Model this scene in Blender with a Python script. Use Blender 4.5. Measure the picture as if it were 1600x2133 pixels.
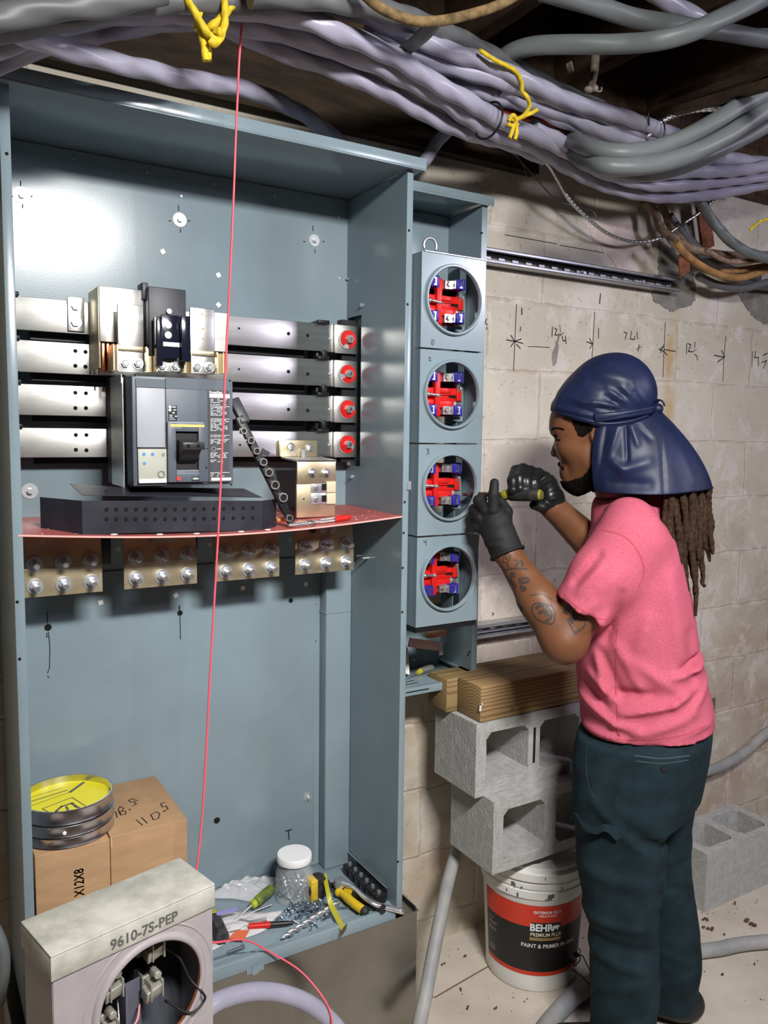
import bpy, math, random
import numpy as np
from mathutils import Vector, Matrix
from mathutils.bvhtree import BVHTree
for _o in list(bpy.data.objects): bpy.data.objects.remove(_o)
SC = bpy.context.scene
COL = SC.collection
PI = math.pi
# ---------------------------------------------------------------- camera
CAM = np.array([0.0, -1.856, 1.515]); FPX = 1666.0
def _rot(p, y, r):
    cy, sy, cp, sp = math.cos(y), math.sin(y), math.cos(p), math.sin(p)
    f = np.array([sy*cp, cy*cp, sp]); rt = np.array([cy, -sy, 0.0]); dn = np.cross(f, rt)
    cr, sr = math.cos(r), math.sin(r)
    return np.array([cr*rt+sr*dn, -sr*rt+cr*dn, f])
RM = _rot(math.radians(-5.519), math.radians(31.0), math.radians(-0.733))
cam = bpy.data.cameras.new('camera'); camo = bpy.data.objects.new('camera', cam); COL.objects.link(camo)
cam.sensor_fit = 'HORIZONTAL'; cam.sensor_width = 36.0; cam.lens = 36.0*FPX/1600.0
cam.clip_start = 0.05; cam.clip_end = 50
_m = Matrix.Identity(4)
for i in range(3):
    _m[i][0] = RM[0][i]; _m[i][1] = -RM[1][i]; _m[i][2] = -RM[2][i]; _m[i][3] = CAM[i]
camo.matrix_world = _m
SC.camera = camo
# ---------------------------------------------------------------- world, light, exposure
w = bpy.data.worlds.new('world'); SC.world = w; w.use_nodes = True
w.node_tree.nodes['Background'].inputs[0].default_value = (0.75, 0.8, 1.0, 1)
w.node_tree.nodes['Background'].inputs[1].default_value = 0.006
SC.view_settings.view_transform = 'Standard'; SC.view_settings.look = 'None'
SC.view_settings.exposure = -0.38; SC.view_settings.gamma = 1.0; SC.view_settings.use_curve_mapping = False
def area_light(name, loc, target, sx, sy, power, color, spread=180):
    l = bpy.data.lights.new(name, 'AREA'); l.shape = 'RECTANGLE'; l.size = sx; l.size_y = sy
    l.energy = power; l.color = color; l.spread = math.radians(spread)
    o = bpy.data.objects.new(name, l); COL.objects.link(o)
    d = Vector(target)-Vector(loc)
    o.location = loc; o.rotation_euler = d.to_track_quat('-Z', 'Y').to_euler()
    o['label'] = 'work light hanging behind the camera'; o['category'] = 'lamp'
    return o
LAMP = (0.58, -2.10, 2.42)
area_light('work_light', LAMP, (1.0, 0.0, 0.25), 0.60, 0.15, 49, (1.0, 0.98, 0.955), 124)
area_light('work_light', (2.95, -2.5, 2.42), (1.6, 0.0, 1.3), 0.45, 0.3, 22, (0.86, 0.82, 1.0), 150)

# ---------------------------------------------------------------- photo geometry helpers
def ray(px, py):
    return RM.T @ np.array([(px-800.0)/FPX, (py-1066.5)/FPX, 1.0])
def at(px, py, y=0.0):
    d = ray(px, py); return Vector(CAM + d*((y-CAM[1])/d[1]))
def atz(px, py, z):
    d = ray(px, py); return Vector(CAM + d*((z-CAM[2])/d[2]))
def atx(px, py, x):
    d = ray(px, py); return Vector(CAM + d*((x-CAM[0])/d[0]))

# ---------------------------------------------------------------- materials
_M = {}
def mat(name, col, rough=0.5, metal=0.0, var=0.0, vs=20.0, bump=0.0, bs=120.0, col2=None, coat=0.0, stretch=None, detail=4.0,
        alpha=1.0, trans=0.0, ior=1.45, spec=0.5, rvar=0.0, sheen=0.0, sss=0.0):
    if name in _M: return _M[name]
    m = bpy.data.materials.new(name); m.use_nodes = True; _M[name] = m
    nt = m.node_tree; N = nt.nodes; L = nt.links; b = N['Principled BSDF']
    b.inputs['Base Color'].default_value = (*col, 1); b.inputs['Roughness'].default_value = rough
    b.inputs['Metallic'].default_value = metal; b.inputs['IOR'].default_value = ior
    b.inputs['Specular IOR Level'].default_value = spec
    b.inputs['Coat Weight'].default_value = coat; b.inputs['Coat Roughness'].default_value = 0.15
    b.inputs['Transmission Weight'].default_value = trans; b.inputs['Alpha'].default_value = alpha
    if sheen: b.inputs['Sheen Weight'].default_value = sheen; b.inputs['Sheen Roughness'].default_value = 0.5
    if sss: b.inputs['Subsurface Weight'].default_value = sss; b.inputs['Subsurface Radius'].default_value = (0.012, 0.005, 0.003)
    tc = N.new('ShaderNodeTexCoord'); src = tc.outputs['Object']
    if stretch:
        mp = N.new('ShaderNodeMapping'); mp.inputs['Scale'].default_value = stretch; L.new(src, mp.inputs[0]); src = mp.outputs[0]
    if var or col2:
        n = N.new('ShaderNodeTexNoise'); n.inputs['Scale'].default_value = vs; n.inputs['Detail'].default_value = detail
        n.inputs['Roughness'].default_value = 0.6; L.new(src, n.inputs['Vector'])
        cr = N.new('ShaderNodeValToRGB'); L.new(n.outputs['Fac'], cr.inputs[0])
        c2 = col2 if col2 else tuple(min(1, c*(1+var)) for c in col)
        c1 = col if col2 else tuple(c*(1-var) for c in col)
        cr.color_ramp.elements[0].position = 0.35; cr.color_ramp.elements[1].position = 0.65
        cr.color_ramp.elements[0].color = (*c1, 1); cr.color_ramp.elements[1].color = (*c2, 1)
        L.new(cr.outputs[0], b.inputs['Base Color'])
        if rvar:
            mr = N.new('ShaderNodeMapRange'); mr.inputs[3].default_value = max(0.02, rough-rvar); mr.inputs[4].default_value = rough+rvar
            L.new(n.outputs['Fac'], mr.inputs[0]); L.new(mr.outputs[0], b.inputs['Roughness'])
    if bump:
        n2 = N.new('ShaderNodeTexNoise'); n2.inputs['Scale'].default_value = bs; n2.inputs['Detail'].default_value = 3
        L.new(src, n2.inputs['Vector'])
        bp = N.new('ShaderNodeBump'); bp.inputs['Strength'].default_value = bump; bp.inputs['Distance'].default_value = 0.002
        L.new(n2.outputs['Fac'], bp.inputs['Height']); L.new(bp.outputs[0], b.inputs['Normal'])
    return m

# ---------------------------------------------------------------- mesh builder
def crom(pts, n=8, closed=False):
    P = [Vector(p) for p in pts]
    if len(P) < 3: return P
    out = []
    Q = [P[0]+(P[0]-P[1])]+P+[P[-1]+(P[-1]-P[-2])]
    for i in range(1, len(Q)-2):
        p0, p1, p2, p3 = Q[i-1:i+3]
        for k in range(n):
            t = k/n
            out.append(0.5*((2*p1)+(-p0+p2)*t+(2*p0-5*p1+4*p2-p3)*t*t+(-p0+3*p1-3*p2+p3)*t*t*t))
    out.append(P[-1])
    return out
def frame(d):
    d = d.normalized(); a = Vector((0, 0, 1)) if abs(d.z) < 0.9 else Vector((1, 0, 0))
    u = d.cross(a).normalized(); v = d.cross(u).normalized()
    return u, v
class MB:
    def __init__(s): s.v = []; s.f = []
    def add(s, vs, fs):
        o = len(s.v); s.v += [tuple(p) for p in vs]; s.f += [tuple(i+o for i in f) for f in fs]; return s
    def box(s, x0, x1, y0, y1, z0, z1):
        x0, x1 = min(x0, x1), max(x0, x1); y0, y1 = min(y0, y1), max(y0, y1); z0, z1 = min(z0, z1), max(z0, z1)
        vs = [(x, y, z) for z in (z0, z1) for y in (y0, y1) for x in (x0, x1)]
        return s.add(vs, [(0, 2, 3, 1), (4, 5, 7, 6), (0, 1, 5, 4), (2, 6, 7, 3), (0, 4, 6, 2), (1, 3, 7, 5)])
    def obox(s, c, a, b, d):
        c, a, b, d = map(Vector, (c, a, b, d))
        if a.cross(b).dot(d) < 0: a = -a
        vs = [c+a*x+b*y+d*z for z in (-1, 1) for y in (-1, 1) for x in (-1, 1)]
        return s.add(vs, [(0, 2, 3, 1), (4, 5, 7, 6), (0, 1, 5, 4), (2, 6, 7, 3), (0, 4, 6, 2), (1, 3, 7, 5)])
    def bar(s, p0, p1, w, t, up=(0, 0, 1)):
        p0, p1 = Vector(p0), Vector(p1); d = (p1-p0); u = d.cross(Vector(up)).normalized(); n = u.cross(d).normalized()
        return s.obox((p0+p1)/2, d/2, u*w/2, n*t/2)
    def prism(s, pts, ext):
        P = [Vector(p) for p in pts]; e = Vector(ext); n = len(P)
        nr = Vector((0, 0, 0))
        for i in range(n): nr += P[i].cross(P[(i+1) % n])
        if nr.dot(e) > 0: P.reverse()
        vs = P+[p+e for p in P]
        return s.add(vs, [tuple(range(n)), tuple(range(2*n-1, n-1, -1))]+[(i, i+n, (i+1) % n+n, (i+1) % n)[::1] for i in range(n)])
    def tube(s, pts, r, seg=12, caps=True, ridge=0.0, nr=3, tw=30.0, flat=1.0):
        P = [Vector(p) for p in pts]; n = len(P); vs = []; u = None; L = 0.0
        for i, p in enumerate(P):
            d = (P[min(i+1, n-1)]-P[max(i-1, 0)])
            if d.length < 1e-9: d = Vector((0, 0, 1))
            d.normalize()
            if u is None: u, _ = frame(d)
            u = (u-d*u.dot(d)).normalized(); v = d.cross(u)
            if i: L += (p-P[i-1]).length
            rr = r[i] if isinstance(r, (list, tuple)) else r
            for k in range(seg):
                a = 2*PI*k/seg; q = rr*(1+ridge*math.cos(nr*(a-tw*L/nr)))
                vs.append(p+u*(math.cos(a)*q)+v*(math.sin(a)*q*flat))
        fs = [(i*seg+k, i*seg+(k+1) % seg, (i+1)*seg+(k+1) % seg, (i+1)*seg+k) for i in range(n-1) for k in range(seg)]
        if caps: fs += [tuple(range(seg-1, -1, -1)), tuple((n-1)*seg+k for k in range(seg))]
        return s.add(vs, fs)
    def cyl(s, p0, p1, r0, r1=None, seg=16):
        return s.tube([p0, p1], [r0, r0 if r1 is None else r1], seg)
    def lathe(s, prof, org=(0, 0, 0), axis=(0, 0, 1), seg=32, flip=False):
        o = Vector(org); d = Vector(axis).normalized(); u, v = frame(d); n = len(prof); vs = []
        for r, h in prof:
            for k in range(seg):
                a = 2*PI*k/seg; vs.append(o+d*h+u*(r*math.cos(a))+v*(r*math.sin(a)))
        fs = [(i*seg+k, i*seg+(k+1) % seg, (i+1)*seg+(k+1) % seg, (i+1)*seg+k) for i in range(n-1) for k in range(seg)]
        if prof[0][0] > 1e-6: fs.append(tuple(range(seg-1, -1, -1)))
        if prof[-1][0] > 1e-6: fs.append(tuple((n-1)*seg+k for k in range(seg)))
        return s.add(vs, fs)
    def lathe_open(s, prof, org=(0, 0, 0), axis=(0, 0, 1), seg=32):
        o = Vector(org); d = Vector(axis).normalized(); u, v = frame(d); n = len(prof); vs = []
        for r, h in prof:
            for k in range(seg):
                a = 2*PI*k/seg; vs.append(o+d*h+u*(r*math.cos(a))+v*(r*math.sin(a)))
        return s.add(vs, [(i*seg+k, i*seg+(k+1) % seg, ((i+1) % n)*seg+(k+1) % seg, ((i+1) % n)*seg+k) for i in range(n) for k in range(seg)])
    def ball(s, c, r, seg=14, rings=8):
        r = (r, r, r) if not isinstance(r, (tuple, list)) else r; c = Vector(c); vs = [c+Vector((0, 0, r[2]))]
        for i in range(1, rings):
            t = PI*i/rings
            for k in range(seg):
                a = 2*PI*k/seg; vs.append(c+Vector((r[0]*math.sin(t)*math.cos(a), r[1]*math.sin(t)*math.sin(a), r[2]*math.cos(t))))
        vs.append(c-Vector((0, 0, r[2]))); fs = [(0, 1+k, 1+(k+1) % seg) for k in range(seg)]
        for i in range(rings-2):
            fs += [(1+i*seg+k, 1+(i+1)*seg+k, 1+(i+1)*seg+(k+1) % seg, 1+i*seg+(k+1) % seg) for k in range(seg)]
        b = 1+(rings-2)*seg; fs += [(b+k, len(vs)-1, b+(k+1) % seg) for k in range(seg)]
        return s.add(vs, fs)
    def plate_hole(s, x0, x1, z0, z1, yf, yb, cx, cz, r, seg=64):
        """plate in the xz plane from yf (front) to yb with one round hole"""
        angs = sorted(set([2*PI*k/seg for k in range(seg)]+[math.atan2(z-cz, x-cx) % (2*PI) for x in (x0, x1) for z in (z0, z1)]))
        n = len(angs); vs = []
        for y in (yf, yb):
            for a in angs:
                vs.append((cx+r*math.cos(a), y, cz+r*math.sin(a)))
            for a in angs:
                c, q = math.cos(a), math.sin(a)
                t = min(((x1-cx)/c if c > 1e-9 else (x0-cx)/c if c < -1e-9 else 1e9), ((z1-cz)/q if q > 1e-9 else (z0-cz)/q if q < -1e-9 else 1e9))
                vs.append((cx+c*t, y, cz+q*t))
        fs = []
        for k in range(n):
            j = (k+1) % n
            fs += [(k, n+k, n+j, j)[::-1], (2*n+k, 2*n+j, 3*n+j, 3*n+k)[::-1], (k, j, 2*n+j, 2*n+k)[::-1], (n+k, 3*n+k, 3*n+j, n+j)[::-1]]
        return s.add(vs, fs)
    def build(s, name, m, parent=None, smooth=None, world=True, bevel=0.0, bseg=2, sub=0, solid=0.0):
        me = bpy.data.meshes.new(name)
        off = (0, 0, 0)
        if parent is not None and world:
            off = _worldloc(parent)
        me.from_pydata([(x-off[0], y-off[1], z-off[2]) for x, y, z in s.v], [], s.f)
        me.validate(); me.update()
        me.materials.append(m)
        if smooth is not None:
            me.shade_smooth()
            if smooth < 180: me.set_sharp_from_angle(angle=math.radians(smooth))
        o = bpy.data.objects.new(name, me); COL.objects.link(o)
        if parent is not None: o.parent = parent
        if solid:
            md = o.modifiers.new('solid', 'SOLIDIFY'); md.thickness = solid; md.offset = 0
        if bevel:
            md = o.modifiers.new('bevel', 'BEVEL'); md.width = bevel; md.segments = bseg; md.limit_method = 'ANGLE'; md.angle_limit = math.radians(35)
            if smooth is None: me.shade_smooth(); me.set_sharp_from_angle(angle=math.radians(40)) if False else None
            md.harden_normals = False
        if sub:
            md = o.modifiers.new('sub', 'SUBSURF'); md.levels = sub; md.render_levels = sub
        return o
def _worldloc(o):
    v = Vector((0, 0, 0))
    while o is not None: v += Vector(o.location); o = o.parent
    return v
def recentre(o):
    """move a top-level mesh's origin to the middle of its base"""
    me = o.data; n = len(me.vertices); a = np.zeros(n*3, dtype=np.float32); me.vertices.foreach_get('co', a); a = a.reshape(-1, 3)
    c = np.array([(a[:, 0].min()+a[:, 0].max())/2, (a[:, 1].min()+a[:, 1].max())/2, a[:, 2].min()], dtype=np.float32)
    me.vertices.foreach_set('co', (a-c).ravel()); me.update(); o.location = Vector([float(q) for q in c])+Vector(o.location)
    for ch in o.children: ch.location = Vector(ch.location)-Vector([float(q) for q in c])
def tag(o, label=None, cat=None, group=None, kind=None):
    if label: o['label'] = label
    if cat: o['category'] = cat
    if group: o['group'] = group
    if kind: o['kind'] = kind
    return o
def thing(name, label, cat, loc=(0, 0, 0), group=None, rotz=0.0):
    o = bpy.data.objects.new(name, None); COL.objects.link(o); o.location = loc; o.rotation_euler = (0, 0, rotz)
    o.empty_display_size = 0.05
    return tag(o, label, cat, group)
def solo(name, mb, m, label, cat, group=None, **kw):
    o = mb.build(name, m, **kw); recentre(o); return tag(o, label, cat, group)
def struct(name, mb, m, parent=None, **kw):
    o = mb.build(name, m, parent, **kw)
    if parent is None: o['kind'] = 'structure'
    return o
def copy_tree(o, parent=None):
    c = o.copy(); COL.objects.link(c)
    if parent is not None: c.parent = parent
    for ch in list(o.children): copy_tree(ch, c)
    return c
def text_mesh(txt, size, ext=0.0004, bold=0.0, sx=1.0, shear=0.0):
    cu = bpy.data.curves.new('t', 'FONT'); cu.body = txt; cu.size = size; cu.extrude = ext; cu.offset = bold; cu.shear = shear
    cu.align_x = 'CENTER'; cu.align_y = 'CENTER'; cu.resolution_u = 3
    ob = bpy.data.objects.new('t', cu); COL.objects.link(ob)
    dg = bpy.context.evaluated_depsgraph_get(); me = bpy.data.meshes.new_from_object(ob.evaluated_get(dg))
    V = [Vector((v.co.x*sx, v.co.y, v.co.z)) for v in me.vertices]; F = [tuple(p.vertices) for p in me.polygons]
    bpy.data.objects.remove(ob); bpy.data.curves.remove(cu); bpy.data.meshes.remove(me)
    return V, F
def text(mb, txt, size, org, ux, uy, bold=0.0, sx=1.0, shear=0.0, warp=None):
    V, F = text_mesh(txt, size, bold=bold, sx=sx, shear=shear); ux = Vector(ux).normalized(); uy = Vector(uy).normalized(); nz = ux.cross(uy); o = Vector(org)
    if warp: mb.add([warp(v) for v in V], F)
    else: mb.add([o+ux*v.x+uy*v.y+nz*(v.z+0.0005) for v in V], F)
    return mb
def stroke(mb, pts, width, n=(0, -1, 0), lift=0.0006, smooth=0):
    """flat ink line on a surface with normal n"""
    n = Vector(n).normalized(); P = crom(pts, smooth) if smooth else [Vector(p) for p in pts]
    for a, b in zip(P[:-1], P[1:]):
        d = b-a
        if d.length < 1e-6: continue
        s_ = d.cross(n).normalized()*width/2; e = d.normalized()*width*0.3
        mb.add([a-e-s_+n*lift, a-e+s_+n*lift, b+e+s_+n*lift, b+e-s_+n*lift], [(0, 1, 2, 3)])
    return mb
def bolt(mb, p, n, r, h, washer=0.0, wt=0.002, seg=6):
    p = Vector(p); n = Vector(n).normalized(); q = p
    if washer:
        mb.cyl(p, p+n*wt, washer, seg=20); q = p+n*wt
    mb.cyl(q, q+n*h, r, seg=seg)
    return mb

# ---------------------------------------------------------------- shared materials
M_paint = mat('grey_enamel', (0.225, 0.295, 0.330), 0.21, 0.0, 0.05, 6, 0.02, 300)
M_paint_d = mat('grey_enamel_satin', (0.235, 0.295, 0.325), 0.38, 0.0, 0.05, 8)
M_zinc = mat('zinc_plate', (0.70, 0.73, 0.76), 0.34, 0.8, 0.06, 60)
M_steel = mat('bright_steel', (0.74, 0.74, 0.74), 0.28, 0.88, 0.08, 50)
def brushed(m, an=0.45):
    nt = m.node_tree; b = nt.nodes['Principled BSDF']; b.inputs['Anisotropic'].default_value = an
    c = nt.nodes.new('ShaderNodeCombineXYZ'); c.inputs[2].default_value = 1.0; nt.links.new(c.outputs[0], b.inputs['Tangent']); return m
M_tin = brushed(mat('tinned_bar', (0.74, 0.73, 0.70), 0.36, 1.0, 0.10, 9, 0.03, 90, stretch=(1, 1, 6)))
M_strut = mat('galvanised_strut', (0.50, 0.51, 0.54), 0.42, 0.75, 0.08, 30)
M_brass = mat('brass_tin', (0.74, 0.63, 0.42), 0.38, 0.9, 0.12, 14, 0.05, 80, rvar=0.08)
M_copper = mat('copper', (0.78, 0.32, 0.16), 0.3, 1.0, 0.1, 30)
M_blackpl = mat('black_plastic', (0.012, 0.012, 0.014), 0.42, 0, 0.15, 30)
M_darkpl = mat('charcoal_plastic', (0.045, 0.047, 0.06), 0.45, 0, 0.1, 30)
M_hole = mat('dark_hole', (0.004, 0.004, 0.004), 0.9)
M_ink = mat('black_ink', (0.015, 0.014, 0.014), 0.7)
M_white = mat('white_plastic', (0.8, 0.8, 0.8), 0.4)
M_red = mat('red_plastic', (0.62, 0.015, 0.012), 0.35, 0, 0.08, 40)
M_yellow = mat('yellow_plastic', (0.75, 0.55, 0.02), 0.4, 0, 0.1, 40)
M_grime = mat('grimy_black_rubber', (0.02, 0.02, 0.018), 0.6, 0, 0.5, 60)
# ================================================================ the room
def wall_material():
    m = bpy.data.materials.new('painted_block_wall'); m.use_nodes = True; nt = m.node_tree; N = nt.nodes; L = nt.links
    b = N['Principled BSDF']; b.inputs['Roughness'].default_value = 0.75
    tc = N.new('ShaderNodeTexCoord'); sx = N.new('ShaderNodeSeparateXYZ'); L.new(tc.outputs['Object'], sx.inputs[0])
    def noise(scale, detail=4, rough=0.6, vec=None, dist=0.0):
        n = N.new('ShaderNodeTexNoise'); n.inputs['Scale'].default_value = scale; n.inputs['Detail'].default_value = detail
        n.inputs['Roughness'].default_value = rough; n.inputs['Distortion'].default_value = dist; L.new(vec or tc.outputs['Object'], n.inputs['Vector']); return n.outputs['Fac']
    def mth(op, a, b_=None, c=None):
        n = N.new('ShaderNodeMath'); n.operation = op; n.use_clamp = False
        for i, q in enumerate((a, b_, c)):
            if q is None: continue
            if isinstance(q, (int, float)): n.inputs[i].default_value = q
            else: L.new(q, n.inputs[i])
        return n.outputs[0]
    def step(v, a, b_):
        n = N.new('ShaderNodeMapRange'); n.interpolation_type = 'SMOOTHSTEP'; n.inputs[1].default_value = a; n.inputs[2].default_value = b_; L.new(v, n.inputs[0]); return n.outputs[0]
    def mix(f, c1, c2):
        n = N.new('ShaderNodeMix'); n.data_type = 'RGBA'
        if isinstance(f, float): n.inputs[0].default_value = f
        else: L.new(f, n.inputs[0])
        for i, c in ((6, c1), (7, c2)):
            if isinstance(c, tuple): n.inputs[i].default_value = (*c, 1)
            else: L.new(c, n.inputs[i])
        return n.outputs[2]
    wob = mth('MULTIPLY', mth('SUBTRACT', noise(9, 2), 0.5), 0.022)
    cx = N.new('ShaderNodeCombineXYZ')
    L.new(mth('ADD', mth('ADD', sx.outputs[0], wob), 0.165), cx.inputs[0]); L.new(mth('ADD', mth('ADD', sx.outputs[2], wob), 0.2032-0.0818), cx.inputs[1])
    br = N.new('ShaderNodeTexBrick'); L.new(cx.outputs[0], br.inputs['Vector'])
    br.inputs['Scale'].default_value = 1.0; br.inputs['Brick Width'].default_value = 0.4064; br.inputs['Row Height'].default_value = 0.2032
    br.inputs['Mortar Size'].default_value = 0.0055; br.inputs['Mortar Smooth'].default_value = 0.6; br.offset = 0.5
    br.inputs['Color1'].default_value = (0, 0, 0, 1); br.inputs['Color2'].default_value = (1, 1, 1, 1); br.inputs['Mortar'].default_value = (0.5, 0.5, 0.5, 1)
    mort = br.outputs['Fac']
    br2 = N.new('ShaderNodeTexBrick'); L.new(cx.outputs[0], br2.inputs['Vector'])
    br2.inputs['Scale'].default_value = 1.0; br2.inputs['Brick Width'].default_value = 0.4064; br2.inputs['Row Height'].default_value = 0.2032
    br2.inputs['Mortar Size'].default_value = 0.02; br2.inputs['Mortar Smooth'].default_value = 1.0; br2.offset = 0.5
    tan = mix(step(noise(2.3, 3), 0.35, 0.65), (0.53, 0.485, 0.395), (0.63, 0.585, 0.495))
    # per-block tone
    tan = mix(mth('MULTIPLY', br.outputs['Color'], 0.22), tan, (0.50, 0.43, 0.36))
    # lower wall is browner and worn, right hand wall bleached
    low = mth('MULTIPLY', step(sx.outputs[2], 1.2, 0.55), step(noise(5, 4), 0.38, 0.62))
    tan = mix(mth('MULTIPLY', low, 0.6), tan, (0.42, 0.29, 0.19))
    rightw = step(sx.outputs[0], 1.3, 2.0)
    eff = mth('MULTIPLY', step(noise(7, 6, 0.7, dist=0.6), 0.50, 0.62), mth('ADD', mth('MULTIPLY', rightw, 0.6), 0.12))
    tan = mix(eff, tan, (0.70, 0.65, 0.62))
    pk = mth('MULTIPLY', step(noise(3.1, 5, 0.7), 0.52, 0.6), mth('MULTIPLY', step(sx.outputs[2], 1.5, 1.1), 0.55))
    tan = mix(pk, tan, (0.46, 0.37, 0.33))
    # whitish efflorescence on the joints
    wj = mth('MULTIPLY', br2.outputs['Fac'], step(noise(11, 5, 0.7), 0.48, 0.6))
    tan = mix(mth('MULTIPLY', wj, 0.6), tan, (0.78, 0.74, 0.68))
    tan = mix(mth('MULTIPLY', mth('MULTIPLY', mort, step(noise(8, 4), 0.42, 0.6)), 0.4), tan, (0.38, 0.28, 0.18))
    # rust streak
    dx = mth('ABSOLUTE', mth('SUBTRACT', mth('ADD', sx.outputs[0], mth('MULTIPLY', wob, 1.5)), 2.245))
    rs = mth('MULTIPLY', mth('MULTIPLY', step(dx, 0.045, 0.004), step(noise(6, 4), 0.3, 0.6)), mth('MULTIPLY', step(sx.outputs[2], 1.2, 1.5), step(sx.outputs[2], 2.02, 1.95)))
    tan = mix(mth('MULTIPLY', rs, 0.75), tan, (0.50, 0.30, 0.07))
    # pits and dirt specks
    sp = step(noise(90, 2, 0.5), 0.67, 0.72)
    tan = mix(mth('MULTIPLY', sp, 0.5), tan, (0.2, 0.15, 0.1))
    L.new(tan, b.inputs['Base Color'])
    h = mth('ADD', mth('MULTIPLY', mort, -1.0), mth('ADD', mth('MULTIPLY', noise(60, 5, 0.7), 0.5), mth('MULTIPLY', noise(14, 3), 0.35)))
    bp = N.new('ShaderNodeBump'); bp.inputs['Strength'].default_value = 0.55; bp.inputs['Distance'].default_value = 0.004
    L.new(h, bp.inputs['Height']); L.new(bp.outputs[0], b.inputs['Normal'])
    return m
M_wall = wall_material()
M_conc = mat('concrete_floor', (0.50, 0.445, 0.37), 0.8, 0, 0, 5, 0.25, 160, col2=(0.62, 0.56, 0.48), detail=8)
M_wood_old = mat('old_joist_wood', (0.04, 0.022, 0.012), 0.85, 0, 0, 8, 0.4, 60, col2=(0.095, 0.055, 0.032), stretch=(4, 1, 4), detail=6)
M_darkroom = mat('far_basement_wall', (0.14, 0.12, 0.10), 0.9, 0, 0.2, 3)

wall = struct('wall_back', MB().box(-2.5, 4.5, 0.004, 0.2, -0.02, 2.36), M_wall)
struct('floor', MB().box(-2.5, 4.5, -4.6, 0.2, -0.1, 0.0), M_conc)
struct('wall_left', MB().box(-2.7, -2.5, -4.6, 0.2, 0, 2.36), M_darkroom)
struct('wall_right', MB().box(4.5, 4.7, -4.6, 0.2, 0, 2.36), M_darkroom)
struct('wall_front', MB().box(-2.5, 4.5, -4.8, -4.6, 0, 2.36), M_darkroom)
ceil = struct('ceiling', MB().box(-2.7, 4.7, -4.8, 0.2, 2.80, 2.86), M_wood_old)
mb = MB().box(-2.5, 4.5, 0.02, 0.2, 2.36, 2.42).box(-2.5, 4.5, 0.06, 0.2, 2.42, 2.80)
struct('trim_1', mb, M_wood_old, smooth=None)
struct('trim_2', MB().box(-2.5, 1.60, -0.035, 0.003, 2.268, 2.50), mat('dark_header_wood', (0.018, 0.011, 0.006), 0.9, 0, 0, 6, 0.3, 60, col2=(0.045, 0.028, 0.016), stretch=(1, 4, 6)))  # header board in a darker brown than the joists
jx = [0.92+0.405*i for i in range(7)]
jl = ['leftmost in view, above the yellow rope knot', 'second in view from the left, over the ochre rope', 'third in view from the left', 'middle one over the crossing grey cables', 'second from the right edge', 'at the right edge of the picture', 'farthest right, barely in the picture']
for i, x in enumerate(jx):
    j = solo('ceiling_joist', MB().box(x, x+0.045, -4.6, 0.06, 2.56, 2.80), M_wood_old, 'dark old wooden ceiling joist, '+jl[i], 'joist', 'ceiling joists')
# loose dark lath and an old steel angle under the joists, upper right
for (a, b, wd, wl__) in (((1380, 215, -0.15), (1640, 118, -0.75), 0.05, 'wide'), ((1300, 262, -0.1), (1640, 165, -0.8), 0.03, 'narrow')):
    p, q = at(a[0], a[1], a[2]), at(b[0], b[1], b[2])
    solo('wood_strip', MB().bar(p, q, wd, 0.018), M_wood_old, wl__+' brown wood strip under the joists, upper right', 'board', 'wood strips under the joists')
# ---- marks drawn on the wall
def wp(px, py, y=0.0035): return at(px, py, y)
ink = MB()
def wl(pts, wd=0.003): stroke(ink, [wp(*p) for p in pts], wd, lift=0.0004)
wl([(1052, 489), (1160, 508)], .002); wl([(1167, 511), (1290, 532), (1402, 552)], .002)
wl([(1076, 634), (1073, 700), (1070, 772)], .0025); wl([(1087, 642), (1087, 655)], .004); wl([(1084, 681), (1084, 689)], .003)
for a, b in (((1055, 708), (1072, 711)), ((1072, 711), (1086, 706)), ((1072, 711), (1089, 715)), ((1064, 698), (1072, 711)), ((1072, 711), (1064, 722)), ((1076, 717), (1084, 726))): wl([a, b], .003)
wl([(1151, 681), (1150, 701)]); wl([(1155, 683), (1160, 687), (1156, 698), (1168, 697)]); wl([(1166, 677), (1168, 692)], .002); wl([(1174, 693), (1165, 700)], .002); wl([(1171, 700), (1173, 710), (1179, 709)], .003); wl([(1178, 700), (1179, 716)], .003)
wl([(1251, 612), (1249, 632)], .004); wl([(1239, 650), (1236, 700), (1233, 752)], .0025)
for a, b in (((1222, 712), (1233, 716)), ((1228, 705), (1234, 716)), ((1234, 716), (1229, 726)), ((1247, 684), (1247, 704))): wl([a, b], .003)
wl([(1300, 692), (1306, 694), (1302, 706)]); wl([(1316, 690), (1313, 706), (1322, 707), (1322, 700)]); wl([(1327, 692), (1328, 706)], .003); wl([(1332, 718), (1329, 732)], .003); wl([(1325, 728), (1336, 722)], .002)
wl([(1386, 672), (1384, 715), (1381, 786)], .0025)
for a, b in (((1373, 728), (1382, 722)), ((1373, 728), (1383, 732)), ((1383, 728), (1407, 732)), ((1383, 718), (1376, 735)), ((1383, 732), (1390, 740))): wl([a, b], .003)
wl([(1431, 715), (1430, 737)], .003); wl([(1434, 716), (1439, 718), (1434, 732), (1443, 733)], .0035); wl([(1448, 712), (1447, 724)], .003); wl([(1451, 728), (1443, 733)], .002); wl([(1447, 738), (1452, 742), (1453, 750)], .003)
wl([(1512, 700), (1508, 745), (1506, 795)], .0025)
for a, b in (((1488, 740), (1508, 744)), ((1495, 754), (1509, 744)), ((1503, 730), (1510, 743))): wl([a, b], .0035)
wl([(1568, 732), (1566, 764)], .003); wl([(1574, 732), (1572, 745), (1580, 744), (1580, 762)], .0035); wl([(1590, 740), (1598, 736)], .004); wl([(1587, 755), (1597, 751), (1590, 768)], .0035)
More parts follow.
